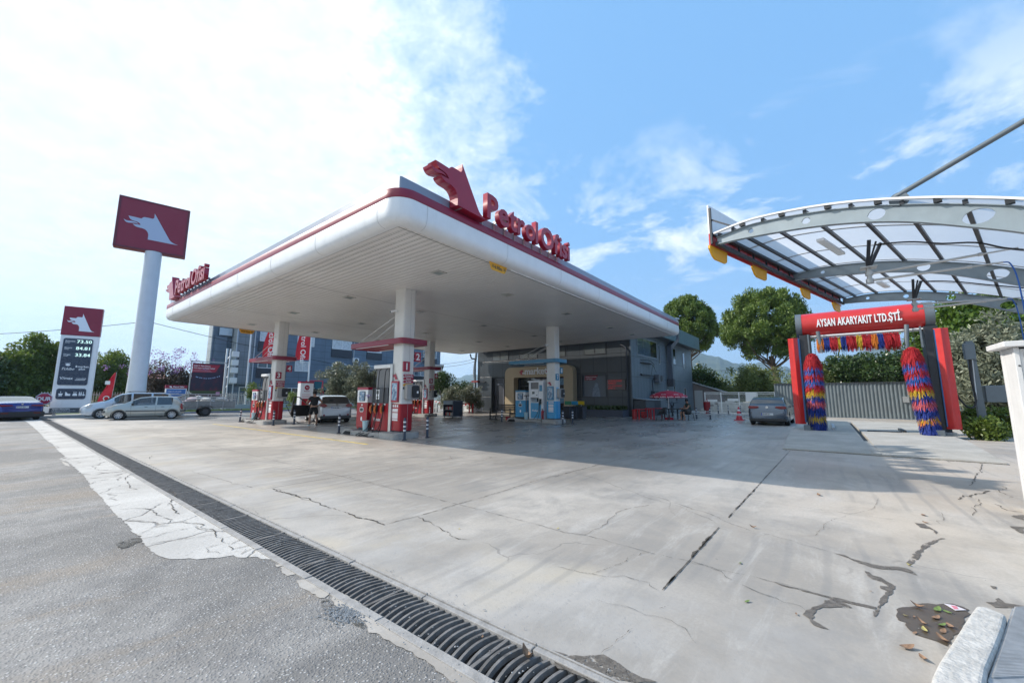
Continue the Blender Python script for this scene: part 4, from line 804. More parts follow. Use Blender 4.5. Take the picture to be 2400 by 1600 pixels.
def frame_rect(b, plane, p0, u0, u1, z0, z1, w, d):         # window frame of four bars; plane 'x' (faces -x) or 'y' (faces -y)
    for a in ((u0, u1, z0, z0 + w), (u0, u1, z1 - w, z1), (u0, u0 + w, z0 + w, z1 - w), (u1 - w, u1, z0 + w, z1 - w)):
        if plane == 'x': b.box(p0 - d, p0, a[0], a[1], a[2], a[3])
        else: b.box(a[0], a[1], p0 - d, p0, a[2], a[3])
# ---------------------------------------------------------------- shop building
MX, MY = 28.4, 11.1
shop = thing('shop_building', 'dark grey panelled petrol station shop with beige portal behind the blue pump', 'building', (0, 0, 0))
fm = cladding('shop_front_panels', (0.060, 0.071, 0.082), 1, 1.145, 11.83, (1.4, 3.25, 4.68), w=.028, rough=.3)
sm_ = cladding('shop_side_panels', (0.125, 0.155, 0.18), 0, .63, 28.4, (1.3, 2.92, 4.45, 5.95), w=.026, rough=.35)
b = MB(); b.box(MX, MX + .3, 24.62, 26.4, 0, 6.4); b.box(MX, MX + .3, 22.5, 24.62, 3.16, 6.4); b.box(MX, MX + .3, 21.5, 22.5, 0, 6.4); b.box(MX, MX + .3, 16.45, 21.5, 3.06, 6.4); b.box(MX, MX + .3, 15.15, 16.45, 0, 6.4); b.box(MX, MX + .3, 13.05, 15.15, 3.15, 6.4); b.box(MX, MX + .3, 13.05, 15.15, 0, 1.38); b.box(MX, MX + .3, MY + .3, 13.05, 0, 6.4)
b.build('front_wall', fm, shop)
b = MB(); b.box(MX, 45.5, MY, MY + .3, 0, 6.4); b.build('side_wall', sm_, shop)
b = MB(); b.box(MX + .3, 45.5, 26.1, 26.4, 0, 6.4); b.box(45.2, 45.5, MY + .3, 26.1, 0, 6.4); b.box(MX + .3, 45.2, MY + .3, 26.1, 6.2, 6.35); b.box(MX + 3.5, MX + 3.6, MY + .3, 26.1, 0, 6.2); b.build('rear_wall', sm_, shop)
ev = cladding('eave_panels', (0.10, 0.17, 0.20), 0, .62, 28.0, (), w=.014)
b = MB(); b.box(27.65, 46.15, 10.35, 10.42, 6.4, 7.7); b.box(27.65, 27.72, 10.42, 26.8, 6.4, 7.7); b.box(46.08, 46.15, 10.42, 26.8, 6.4, 7.7); b.box(27.72, 46.08, 26.73, 26.8, 6.4, 7.7); b.build('eave_band', ev, shop)
b = MB(); b.box(27.72, 46.08, 10.42, 26.73, 6.405, 6.45); b.build('eave_underside', mat('eave_under', (.10, .11, .12), .6), shop)
b = MB(); b.box(MX - .02, MX + .06, MY - .03, MY + .06, 0, 6.4); b.build('corner_trim', mat('corner_trim', (.10, .12, .14), .4), shop)
b = MB(); b.cyl((MX - .12, MY + .28, .15), (MX - .12, MY + .28, 5.0), .05); b.tube([(MX - .12, MY + .28, 5.0), (MX - .1, MY + .5, 5.2), (MX - .1, MY + .75, 5.3)], .06); b.tube([(MX - .12, MY + .28, .2), (MX - .2, MY + .3, .1), (MX - .55, MY + .35, .08)], .055); b.build('downpipe', dark_metal, shop)
b = MB(); b.cyl((MX - .15, 26.55, .1), (MX - .15, 26.55, 5.0), .05); b.tube([(MX - .15, 26.55, 5.0), (MX - .4, 26.9, 5.1), (MX - .5, 26.95, 5.5)], .07); b.build('downpipe', dark_metal, shop)
# windows high on the front
for (ya, yb) in ((13.05, 14.95), (16.6, 18.6), (19.4, 21.4), (22.6, 24.6)):
    b = MB(); b.box(MX - .004, MX - .001, ya, yb, 4.72, 5.52); w = b.build('window', black_pl, shop)
    b = MB(); frame_rect(b, 'x', MX - .005, ya, yb, 4.72, 5.52, .05, .03); b.box(MX - .035, MX - .005, (ya + yb) / 2 - .025, (ya + yb) / 2 + .025, 4.77, 5.47); b.build('frame', dark_metal, w)
    for a, c in ((ya + .05, (ya + yb) / 2 - .03), ((ya + yb) / 2 + .03, yb - .05)):
        b = MB(); b.box(MX - .012, MX - .006, a, c, 4.77, 5.3 + .17); b.build('pane', mat('dim_glass', (.10, .115, .12), .12, spec=.8), w)
# side windows
for (xa, xb, za, zb, nm) in ((29.7, 34.3, 4.62, 6.05, 3), (34.75, 35.1, 4.2, 5.9, 1), (38.4, 39.8, 4.45, 6.0, 1), (42.15, 43.0, 4.25, 5.85, 1), (38.6, 39.15, 1.55, 2.55, 1), (42.1, 42.75, 1.5, 2.32, 1)):
    b = MB(); b.box(xa, xb, MY - .004, MY - .001, za, zb); w = b.build('window', black_pl, shop)
    b = MB(); frame_rect(b, 'y', MY - .005, xa, xb, za, zb, .05, .03); b.build('frame', mat('light_trim', (.3, .33, .35), .4), w)
    for k in range(nm):
        a = xa + .05 + (xb - xa - .1) * k / nm; c = xa + .05 + (xb - xa - .1) * (k + 1) / nm - .05
        b = MB(); b.box(a, c, MY - .012, MY - .006, za + .05, zb - .05); b.build('pane', glass_sky if nm == 3 and k < 2 else glass_dark, w)
# poster window and led sign
b = MB(); b.box(MX + .12, MX + .14, 13.05, 15.15, 1.38, 3.15); pw = b.build('poster_window', mat('poster_backing', (.12, .14, .17), .35), shop)
b = MB(); b.prism([(13.05, 3.15), (15.0, 3.15), (15.0, 2.75), (14.1, 2.75), (13.95, 3.15)], (MX + .119, 0, 0), (0, -1, 0), (0, 0, 1), 0, .004) if False else b.add([(MX + .115, 14.95, 3.1), (MX + .115, 14.95, 2.72), (MX + .115, 14.05, 2.72), (MX + .115, 13.8, 3.1)], [(0, 1, 2, 3)]); b.build('red_header', red_deep, pw)
text('Kolayca otomatik', .13, 'lettering', white_txt, pw, (MX + .11, 14.85, 2.93), (0, -1, 0), (0, 0, 1), .004, 0); text('öde kazan!', .13, 'lettering', white_txt, pw, (MX + .11, 14.85, 2.77), (0, -1, 0), (0, 0, 1), .004, 0)
b = MB(); b.prism([(13.7 + x, 1.4 + z) for x, z in ((-.15, 0), (.55, 0), (.5, .55), (.38, .78), (.40, .98), (.33, 1.1), (.2, 1.12), (.1, 1.02), (.08, .85), (-.05, .65))], (MX + .112, 27.9, 0), (0, -1, 0), (0, 0, 1), 0, .003); b.build('printed_figure', mat('print_grey_blue', (.20, .25, .32), .4, var=.5, scale=6), pw)
b = MB(); frame_rect(b, 'x', MX + .0, 13.05, 15.15, 1.38, 3.15, .06, .04); b.build('frame', dark_metal, pw)
led = thing('led_sign', 'dark led board with dim red text on the shop front beside the poster window', 'sign', (MX, 12.27, 1.93))
b = MB(); b.box(-.1, -.02, -.74, .74, 0, .8); b.build('case', mat('led_case', (.03, .012, .014), .3, coat=.3), led, bevel=.01)
led_t = mat('led_red', (.25, .01, .015), .4, emit=(1, .03, .04), estr=.12)
for i, s in enumerate(('HOSGELDINIZ', 'MARKET', '7/24 HIZMETINIZDE', 'LIMIT 2')): text(s, .19 if i != 2 else .14, 'lettering', led_t, led, (-.106, .62, .62 - i * .18), (0, -1, 0), (0, 0, 1), .004, 0, xs=.9)
# recessed grey door at the left of the front
dr_ = MB(); dr_.box(MX + .3, MX + .36, 22.5, 24.62, 0, 3.16); d0_ = dr_.build('door', mat('door_grey', (.06, .065, .08), .4), shop)
b = MB(); frame_rect(b, 'x', MX + .30, 22.5, 24.3, 0, 3.1, .07, .05); b.box(MX + .25, MX + .3, 23.3, 23.42, .07, 3.0); b.box(MX + .25, MX + .3, 22.57, 24.23, 2.5, 2.6); b.build('frame', mat('door_frame_grey', (.14, .15, .18), .35), d0_)
b = MB(); b.box(MX + .24, MX + .25, 22.85, 23.05, 1.1, 1.35); b.build('notice', white_txt, d0_); b = MB(); b.box(MX + .22, MX + .25, 23.2, 23.24, 1.0, 1.12); b.build('handle', steel, d0_)
# beige portal
beige = mat('portal_beige', (0.46, 0.37, 0.24), .4, var=.05, scale=2, dirt=.08)
outl = [(15.6, 0), (22.5, 0)] + [(21.95 + .55 * math.cos(a), 3.40 + .55 * math.sin(a)) for a in [PI / 2 * k / 6 for k in range(7)]] + [(16.15 - .55 * math.sin(a), 3.40 + .55 * math.cos(a)) for a in [PI / 2 * k / 6 for k in range(7)]]
inn_ = [(16.45, 0), (16.45, 2.98), (16.53, 3.06), (21.42, 3.06), (21.5, 2.98), (21.5, 0)]
ring = [(15.6, 0)] + inn_[0:1] + inn_[1:] + outl[1:]
b = MB(); b.prism([(-y, z) for y, z in ring], (MX, 0, 0), (0, -1, 0), (0, 0, 1), -.02, .62); po = b.build('portal', beige, shop, bevel=.012)
text('market', .80, 'lettering', white_txt, po, (MX - .66, 20.3, 3.30), (0, -1, 0), (0, 0, 1), .05, .018); 
b = MB()
for y, z in ((20.62, 3.5), (17.9, 3.5)): b.box(MX - .68, MX - .62, y - .1, y + .1, z - .2, z + .2); b.box(MX - .68, MX - .62, y + .1, y + .22, z - .06, z + .08)
b.build('red_cross', red_gloss, po); b = MB()
for y, z in ((20.45, 3.42),): b.box(MX - .685, MX - .625, y - .14, y + .08, z - .07, z + .05)
b.build('white_cross', white_txt, po)
# glazed shop entrance inside the portal
b = MB(); b.box(MX + .2, MX + .22, 16.45, 21.5, 0, 3.06); en = b.build('entrance_glass', mat('entrance_glass_dark', (.02, .026, .032), .06, spec=.9, coat=.6), shop)
b = MB()
for y in (16.45, 17.9, 19.1, 20.3, 21.42): b.box(MX + .15, MX + .2, y, y + .07, 0, 3.06)
b.box(MX + .15, MX + .199, 16.52, 21.42, 2.3, 2.38); b.build('frame', dark_metal, en)
b = MB(); b.box(MX + .18, MX + .19, 16.6, 17.7, 2.4, 2.95); b.box(MX + .18, MX + .19, 16.7, 17.5, .9, 1.5); b.build('window_sticker', mat('sticker_blue', (.12, .26, .42), .3, var=.5, scale=5), en)
text('Tchibo', .30, 'lettering', white_txt, en, (MX + .17, 17.75, 1.75), (0, -1, 0), (0, 0, 1), .004, 0, shear=.3)
# planter
pt = thing('planter', 'long low grey planter in front of the dark shop wall', 'planter', (0, 0, 0))
b = MB(); b.box(27.2, 27.28, MY + .25, 15.5, 0, .5); b.box(27.28, MX - .01, 15.42, 15.5, 0, .5); b.box(27.28, MX - .01, MY + .25, MY + .33, 0, .5); b.build('trough', mat('planter_grey', (.08, .09, .12), .6, var=.1), pt)
b = MB(); b.box(27.28, MX - .02, MY + .33, 15.42, .3, .42); b.build('soil', earth_m, pt)
# things on the side wall
ac = thing('air_conditioner', 'grey outdoor air conditioner unit on the shop side wall', 'air conditioner', (34.1, MY - .02, 2.62))
b = MB(); b.box(-.85, .45, -.42, -.04, 0, .62); b.build('case', mat('ac_grey', (.12, .13, .145), .5), ac, bevel=.015)
b = MB(); b.cyl((-.25, -.425, .31), (-.25, -.445, .31), .26, n=24); b.build('fan_grille', black_pl, ac)
b = MB(); b.tube([(-.85, -.2, .3), (-1.4, -.15, .28), (-1.6, -.12, .1), (-1.5, -.1, -1.2), (-1.45, -.1, -1.7)], .03); b.build('pipe', black_rub, ac)
du = thing('exhaust_duct', 'tall square grey exhaust duct climbing the shop side wall', 'duct', (37.0, MY - .02, 0))
b = MB(); b.bar((0, -.28, 3.0), (0, -.28, 6.0), .42, .42, up=(1, 0, 0)); b.bar((0, -.28, 5.9), (.9, -.7, 6.7), .40, .40, up=(0, 1, 0)); b.bar((.9, -.7, 6.6), (.9, -.7, 7.95), .38, .38, up=(1, 0, 0)); b.build('shaft', mat('duct_grey', (.10, .12, .15), .35, .3), du)
b = MB(); b.bar((-.02, -.28, 2.35), (0, -.28, 3.0), .55, .52, up=(1, 0, 0)); b.box(.1, .36, -.5, -.1, 2.4, 2.95); b.build('fan_box', dark_metal, du, bevel=.02)
b = MB(); b.cyl((.9, -.7, 7.9), (.9, -.7, 8.5), .2, n=16); b.cyl((.9, -.7, 8.5), (.9, -.7, 8.62), .34, .3, n=16); b.cyl((.9, -.7, 8.2), (.9, -.7, 8.26), .28, n=16); b.build('cowl', galv, du, smooth=True)
cbx = thing('metal_cabinet', 'low dark metal cabinet with sloping lid against the shop side wall', 'cabinet', (30.2, MY - .5, 0))
b = MB(); b.box(-1.7, 1.6, -.45, .45, 0, 1.2); b.build('body', mat('cabinet_dark', (.07, .08, .09), .5, var=.2), cbx, bevel=.01)
b = MB(); b.add([(-1.8, -.55, 1.21), (1.75, -.55, 1.16), (1.75, .47, 1.26), (-1.8, .47, 1.31), (-1.8, -.55, 1.24), (1.75, -.55, 1.19), (1.75, .47, 1.29), (-1.8, .47, 1.34)], [(0, 3, 2, 1), (4, 5, 6, 7), (0, 1, 5, 4), (1, 2, 6, 5), (2, 3, 7, 6), (3, 0, 4, 7)]); b.build('lid', galv, cbx)
b = MB(); b.box(.2, 1.3, -.47, -.451, .1, 1.05); b.build('door', dark_metal, cbx)
hb = thing('electric_box', 'tall grey electric cabinet on the shop side wall behind the umbrella', 'cabinet', (33.0, MY - .16, .3))
b = MB(); b.box(-.55, .55, -.14, .14, 0, 1.6); b.build('body', dark_metal, hb, bevel=.01); b = MB(); b.box(-.45, .45, -.15, -.141, .9, 1.5); b.build('window', glass_sky, hb)
tw = thing('wall_bracket_rack', 'black hooked metal brackets on the shop side wall under the window', 'bracket', (31.5, MY - .01, 0))
b = MB()
for z in (3.1, 4.05, 4.25): b.tube(spline([(-1.2, -.05, z), (0, -.35, z + .0), (1.1, -.3, z - (0 if z < 3.5 else .25))]), .03, 6)
b.box(-1.3, 1.0, -.12, 0, 3.12, 3.18); b.box(-1.3, 1.0, -.12, 0, 4.02, 4.08); b.bar((1.0, -.28, 3.9), (1.5, -.3, 3.4), .02, .02); b.bar((.9, -.25, 4.0), (.9, -.1, 3.2), .02, .02); b.build('hook', black_pl, tw)
sh = thing('lean_to_shed', 'brown lean-to shed with sloping roof at the far end of the shop', 'shed', (46.0, 0, 0))
b = MB(); b.add([(.1, 8.7, 0), (.1, 11.4, 0), (.1, 11.4, 2.9), (.1, 8.7, 2.0), (4, 8.7, 0), (4, 11.4, 0), (4, 11.4, 2.9), (4, 8.7, 2.0)], [(0, 3, 2, 1), (4, 5, 6, 7), (0, 4, 7, 3), (1, 2, 6, 5), (0, 1, 5, 4)]); b.build('wall', mat('shed_brown', (.17, .14, .13), .7, var=.1), sh)
b = MB(); b.add([(-.1, 8.1, 1.85), (-.1, 11.5, 3.0), (4.2, 11.5, 3.0), (4.2, 8.1, 1.85), (-.1, 8.1, 1.93), (-.1, 11.5, 3.08), (4.2, 11.5, 3.08), (4.2, 8.1, 1.93)], [(0, 1, 2, 3), (4, 7, 6, 5), (0, 3, 7, 4), (0, 4, 5, 1), (1, 5, 6, 2), (2, 6, 7, 3)]); b.build('roof', galv, sh)
b = MB(); b.box(.06, .1, 10.3, 11.1, 0, 2.1); b.build('door', mat('shed_door', (.35, .36, .36), .5), sh)
# white air dispenser, barrier, gym frame, display rack, bench beside the shop
wd = thing('fuel_additive_dispenser', 'white dispenser with small wolf emblem in the sun at the shop corner', 'dispenser', (27.0, 25.6, .08))
b = MB(); b.box(-.5, .5, -.65, .65, 0, 1.0); b.build('lower_cabinet', mat('dispenser_white', (.75, .75, .75), .35), wd, bevel=.01); b = MB(); b.box(-.3, .45, -.6, .6, 1.0, 1.45); b.build('display_bay', steel, wd); b = MB(); b.box(-.5, .5, -.65, .65, 1.45, 1.68); b.build('top_panel', white_paint, wd, bevel=.01)
b = MB(); b.box(-.505, -.5, .1, .5, 1.5, 1.62); b.box(-.505, -.5, -.5, -.2, 1.5, 1.62); b.build('display', lcd, wd)
wolf('emblem', red_gloss, wd, (-.502, .35, .45), (0, -1, 0), (0, 0, 1), .6, .5, .008); b = MB()
b.box(-.35, -.3, -.3, .3, 1.02, 1.3); b.build('nozzle_holder', black_pl, wd)
b = MB(); b.box(26.2, 28.3, 24.6, 27.0, 0, .08); tag(b.build('dispenser_plinth', conc_m, bevel=.01), 'low concrete plinth under the white dispenser at the shop corner', 'plinth')
lampb = thing('wall_lamp', 'small red box lamp on an arm at the left corner of the shop', 'lamp', (MX - .1, 26.2, 2.75))
b = MB(); b.box(-.35, -.1, -.2, .6, 0, .18); b.build('box', mat('dull_red', (.2, .03, .03), .5), lampb); b = MB(); b.box(-.1, .1, -.9, .1, .0, .06); b.build('arm', dark_metal, lampb)
gy = thing('red_tube_frame', 'low red tubular rail frame standing left of the white dispenser', 'rail', (25.3, 25.0, 0))
b = MB()
for x, y in ((0, -.55), (0, .55), (.5, -.5)): b.cyl((x, y, 0), (x, y, .78), .055)
b.tube(spline([(0, -.55, .74), (0, -.45, .8), (0, .45, .8), (0, .55, .74)]), .06); b.tube([(0, -.55, .4), (.5, -.5, .4)], .03); b.build('frame', red_pl, gy, smooth=True)
bar = thing('barrier_arm', 'sloping red and white striped barrier arms behind the display rack', 'barrier', (26.5, 26.9, 0))
b = MB(); b.bar((0, .3, .45), (0, -2.3, .95), .05, .1); b.bar((0, 3.4, .95), (0, 1.4, .55), .05, .1); b.build('arm', white_paint, bar)
b = MB()
for k in range(6): t0 = .08 + k * .16; b.bar((0, .3 - 2.6 * t0, .45 + .5 * t0), (0, .3 - 2.6 * (t0 + .08), .45 + .5 * (t0 + .08)), .056, .106)
for k in range(4): t0 = .05 + k * .25; b.bar((0, 3.4 - 2 * t0, .95 - .4 * t0), (0, 3.4 - 2 * (t0 + .1), .95 - .4 * (t0 + .1)), .056, .106)
b.build('red_stripe', red_pl, bar); b = MB(); b.box(-.15, .15, .3, 1.4, 0, .5); b.build('base', grey_blue, bar)
rk = thing('oil_display_rack', 'dark grey display rack with shelves of oil bottles under the canopy', 'display rack', (19.45, 20.35, 0))
u = Vector((G(1051,979)[0] - G(1031,978)[0], G(1051,979)[1] - G(1031,978)[1], 0))
rk.rotation_euler.z = 0
b = MB(); b.box(-.45, .45, -.50, -.44, .1, 1.16); b.box(-.45, .45, .44, .5, .1, 1.16); b.box(.40, .45, -.44, .44, .1, 1.16); b.box(-.46, .45, -.44, .44, .88, 1.16); b.box(-.45, .40, -.44, .44, .1, .16); b.box(-.47, .40, -.44, .44, .50, .54); b.build('case', mat('rack_navy', (.035, .045, .065), .4), rk)
b = MB(); b.box(-.48, -.461, -.46, .46, .90, 1.14); b.build('header', mat('rack_header', (.16, .21, .25), .4), rk)
b = MB(); [b.cyl((x, y, 0), (x, y, .1), .03) for x in (-.4, .38) for y in (-.42, .42)]; b.build('caster', black_pl, rk)
bc = [mat('bottle_grey', (.35, .35, .36), .35), mat('bottle_red', (.45, .04, .04), .35), mat('bottle_beige', (.45, .38, .3), .35)]
for z in (.16, .54):
    for k in range(7):
        bo = thing('oil_bottle', ('lower' if z < .3 else 'upper') + f' shelf oil bottle in the grey display rack', 'bottle', (19.45 - .28, 20.35 - .36 + k * .12, z), group='oil bottles on the display rack')
        b = MB(); b.box(-.05, .05, -.04, .04, 0, .2); b.build('body', bc[(k * 2 + int(z * 10)) % 3], bo, bevel=.012); b = MB(); b.cyl((0, .015, .2), (0, .015, .25), .018, n=8); b.build('cap', bc[1] if k % 2 else black_pl, bo)
bn = thing('bench', 'black slatted bench with armrests in front of the shop door', 'bench', (19.6, 16.05, 0), .0)
blk = mat('bench_black', (.022, .022, .025), .45, var=.2)
Lb = .85
b = MB()
for k in range(4): b.box(-.28 + k * .14, -.17 + k * .14, -Lb, Lb, .43, .465)
b.build('seat', blk, bn, bevel=.006)
b = MB()
for k in range(4): b.box(.30 + k * .035, .33 + k * .035, -Lb, Lb, .55 + k * .11, .63 + k * .11)
b.build('backrest', blk, bn, bevel=.005)
for y in (-Lb + .05, Lb - .05):
    b = MB(); b.box(-.30, -.24, y - .03, y + .03, 0, .68); b.bar((.28, y, .05), (.44, y, .98), .06, .05); b.box(-.33, .38, y - .035, y + .035, .68, .72); b.box(-.35, .42, y - .03, y + .03, 0, .035); b.bar((-.27, y, .40), (.33, y, .40), .05, .05); b.build('end_frame', blk, bn, bevel=.006)
b = MB(); b.box(-.27, -.22, -Lb + .1, Lb - .1, .18, .22); b.build('rail', blk, bn)
rbk = thing('red_bucket', 'small red sand bucket beside the black bench', 'bucket', (*G(1190, 986), 0))
b = MB(); b.lathe([(.11, 0), (.14, .26), (.15, .27), (.13, .27), (.12, .2)], 14); b.build('pail', mat('dull_red2', (.3, .02, .03), .5), rbk, smooth=True); b = MB(); b.box(-.16, .16, -.16, .16, 0, .012); b.build('tray', black_pl, rbk)
# sorting bins with coloured signs
for i, (px, colr, cname) in enumerate(((1325, (.04, .28, .13), 'green'), (1341, (.05, .35, .6), 'blue'), (1356, (.75, .52, .02), 'yellow'))):
    x, y = G(px, 983); x += .4
    bi = thing('waste_bin', f'dark waste bin with {cname} sign, ' + ('left', 'middle', 'right')[i] + ' of three by the portal', 'waste bin', (x, y, 0))
    b = MB(); b.add([(-.22, -.2, .04), (.22, -.2, .04), (.22, .2, .04), (-.22, .2, .04), (-.27, -.25, .78), (.27, -.25, .78), (.27, .25, .78), (-.27, .25, .78)], [(0, 3, 2, 1), (4, 5, 6, 7), (0, 1, 5, 4), (1, 2, 6, 5), (2, 3, 7, 6), (3, 0, 4, 7)]); b.build('body', dark_metal, bi, bevel=.01)
    b = MB(); b.box(-.29, .29, -.27, .27, .785, .83); b.build('lid', black_pl, bi, bevel=.015)
    b = MB(); b.box(-.02, .02, -.015, .015, .83, .95); b.build('stem', steel, bi); b = MB(); b.box(-.03, -.021, -.24, .24, .93, 1.16); b.build('sign', mat('sign_' + cname, colr, .4), bi)
# ---------------------------------------------------------------- umbrella group beside the shop
ux, uy = G(1569, 983)
um = thing('parasol', 'red and white lettered parasol over the table beside the shop', 'parasol', (ux, uy, 0))
b = MB(); n = 8; R = 1.15; top = 1.85; vs = [(0, 0, top)]; fs = []
for j, (rr, zz) in enumerate(((.45, 1.79), (.85, 1.66), (R, 1.50))):
    for k in range(n * 2): a = 2 * PI * k / (n * 2) + .2; q = rr * (1 if k % 2 == 0 else .955); vs.append((q * math.cos(a), q * math.sin(a), zz))
for k in range(n * 2):
    fs.append((0, 1 + k, 1 + (k + 1) % (n * 2)))
    for j in (0, 1): o_ = 1 + j * n * 2; fs.append((o_ + k, o_ + n * 2 + k, o_ + n * 2 + (k + 1) % (n * 2), o_ + (k + 1) % (n * 2)))
b.add(vs, fs); cloth = b.build('cloth', mat('parasol_red', (.42, .015, .04), .75, var=.1), um); b = MB()
for k in range(n * 2):
    a0, a1 = 2 * PI * k / (n * 2) + .2, 2 * PI * (k + 1) / (n * 2) + .2; q0, q1 = (R, R * .955) if k % 2 == 0 else (R * .955, R)
    b.quad((q0 * math.cos(a0), q0 * math.sin(a0), 1.50), (q1 * math.cos(a1), q1 * math.sin(a1), 1.50), (q1 * math.cos(a1), q1 * math.sin(a1), 1.385), (q0 * math.cos(a0), q0 * math.sin(a0), 1.385))
b.build('valance', MATS['parasol_red'], cloth)
for k in range(n * 2):
    a = 2 * PI * (k + .5) / (n * 2) + .2; dxy = Vector((math.cos(a), math.sin(a), 0)); uu = Vector((-math.sin(a), math.cos(a), 0))
    if dxy.dot(Vector((ux, uy, 0))) < 5: text('ALGIDA', .10, 'lettering', white_txt, cloth, dxy * (R * .985) + Vector((0, 0, 1.41)), uu, (0, 0, 1), .002, .001, 'CENTER'); text('SEVDIM', .09, 'lettering', white_txt, cloth, dxy * 1.0 + Vector((0, 0, 1.585)), uu, (dxy * -.9 + Vector((0, 0, .5))).normalized(), .002, .001, 'CENTER') if k % 2 else None
b = MB(); b.cyl((0, 0, .1), (0, 0, 1.92), .02, n=8); b.build('pole', white_paint, um); b = MB(); b.lathe([(.24, 0), (.26, .02), (.26, .12), (.05, .16), (.04, .3)], 14); b.build('base', MATS['parasol_red'], um)
b = MB(); b.cyl((0, 0, 1.85), (0, 0, 1.9), .04, n=8); b.build('finial', white_paint, um)
fwd = Vector((math.cos(HEAD), math.sin(HEAD), 0)); rgt = Vector((math.sin(HEAD), -math.cos(HEAD), 0))
tb = thing('cafe_table', 'dark rattan look table under the red parasol', 'table', (ux + rgt.x * .25, uy + rgt.y * .25, 0), HEAD)
drk = mat('rattan_dark', (.04, .042, .045), .6, var=.3, scale=30)
b = MB(); b.box(-.4, .4, -.5, .45, .66, .70); b.build('top', drk, tb, bevel=.006)
for x in (-.35, .35):
    for y in (-.44, .4): b = MB(); b.box(x - .03, x + .03, y - .03, y + .03, 0, .66); b.build('leg', drk, tb)
def chair(x, y, rz, lab):
    c = thing('cafe_chair', lab, 'chair', (x, y, 0), rz, 'dark cafe chairs')
    b = MB(); b.prism(rrect(-.22, .22, -.23, .23, .06), (0, 0, 0), (1, 0, 0), (0, 1, 0), .40, .44); b.build('seat', drk, c, bevel=.006)
    b = MB(); m = 12
    vs = []; 
    for k in range(m + 1):
        a = PI * (.5 + k / m); r_ = .25; hh = .80 - .18 * abs(math.cos(a + PI / 2)) ** 2 * 1.0
        hh = .60 + .22 * (-math.cos(a)) if math.cos(a) < 0 else .6
        vs += [(r_ * math.cos(a) * 1.0, r_ * math.sin(a), .44), (r_ * math.cos(a) * 1.15, r_ * math.sin(a) * 1.08, hh)]
    fs = [(2 * k, 2 * k + 1, 2 * k + 3, 2 * k + 2) for k in range(m)]; b.add(vs, fs); o = b.build('backrest', drk, c, smooth=True); sd = o.modifiers.new('s', 'SOLIDIFY'); sd.thickness = .025
    for sx in (-.19, .19):
        for sy in (-.2, .2): b = MB(); b.bar((sx, sy, .40), (sx * 1.25, sy * 1.15, 0), .03, .03); b.build('leg', drk, c)
    return c
q = lambda px, py: G(px, py)
chair(*q(1552, 986), HEAD - 1.25 + PI + PI / 2 * 0 + 0.0, 'dark chair at the left side of the parasol table')
chx, chy = q(1614, 985); chair(chx, chy, HEAD + PI / 2 + .35 + PI, 'dark chair the seated man sits in') 
for lab, px, py, s in (('tall red cylindrical bin at the shop corner', 1488, 982, .62), ('small red fire bucket bin behind the red table', 1508, 979, .42)):
    o = thing('red_bin', lab, 'bin', (*G(px, py), 0)); b = MB(); b.lathe([(.15, 0), (.16, .01), (.16, s), (.12, s + .01)], 18); b.build('body', mat('bin_red', (.35, .015, .02), .4), o, smooth=True); b = MB(); b.lathe([(.165, s - .06), (.165, s), (.10, s + .015)], 18); b.build('rim', red_pl, o)
for i, (pa, pb) in enumerate((((1498, 983), (1538, 984)), ((1521, 979), (1565, 980)))):
    A, B_ = Vector((*G(*pa), 0)), Vector((*G(*pb), 0)); B_ = A + (rgt * .98 + fwd * .1) * (1.05 if i == 0 else 1.2)
    o = thing('red_table', ('red plastic table between the red bin and dark chair', 'second red table half hidden behind the first')[i], 'table', (*A.xy, 0), math.atan2((B_ - A).y, (B_ - A).x)); l = (B_ - A).length
    b = MB(); b.box(-.03, l + .03, -.03, .53, .62, .66); b.build('top', red_pl, o, bevel=.01)
    for x in (.02, l - .02):
        for y in (.03, .47): b = MB(); b.bar((x, y, 0), (x, y, .62), .07, .07, up=(0, 1, 0)); b.build('leg', red_pl, o)
lb_ = thing('litter_bin', 'dark red litter bin on a stand near the white fence', 'litter bin', (*G(1658, 969), 0))
b = MB(); b.lathe([(.2, .25), (.26, .3), (.28, 1.0), (.25, 1.02)], 16); b.build('body', mat('bin_darkred', (.22, .01, .015), .4), lb_, smooth=True); b = MB(); b.tube(spline([(-.28, 0, .1), (-.3, 0, 1.0), (0, 0, 1.25), (.3, 0, 1.0), (.28, 0, .1)]), .03); b.box(-.4, .4, -.05, .05, 0, .1); b.build('stand', MATS['bin_darkred'], lb_)
# motorcycle behind the table
mc = thing('motorcycle', 'dark parked motorcycle seen end on behind the parasol table', 'motorcycle', (*G(1577, 974), 0), HEAD - .4)
for x in (-.6, .65):
    b = MB(); b.cyl((x, -.05, .3), (x, .05, .3), .3, n=24); w = b.build('wheel', black_rub, mc, smooth=True); b = MB(); b.cyl((x, -.055, .3), (x, .055, .3), .19, n=20); b.build('rim', steel, w)
b = MB(); b.tube(spline([(-.6, 0, .35), (-.2, 0, .55), (.2, 0, .72), (.5, 0, .75)]), .13, 10, None); b.box(-.25, .25, -.12, .12, .25, .6); b.build('frame', dark_metal, mc, smooth=True)
b = MB(); b.tube(spline([(.35, 0, .78), (0, 0, .9), (-.3, 0, .88)]), .15, 10); b.build('tank', black_pl, mc, smooth=True); b = MB(); b.tube(spline([(.9, 0, .85), (.3, 0, .82)]), .11, 8); b.build('seat', black_rub, mc, smooth=True)
b = MB(); b.tube(spline([(-.35, -.42, 1.02), (-.42, -.2, .98), (-.45, 0, .95), (-.42, .2, .98), (-.35, .42, 1.02)]), .018, 6); b.build('handlebar', black_pl, mc); b = MB(); b.cyl((-.48, 0, .92), (-.6, 0, .9), .1, n=14); b.build('headlight', glass_sky, mc)
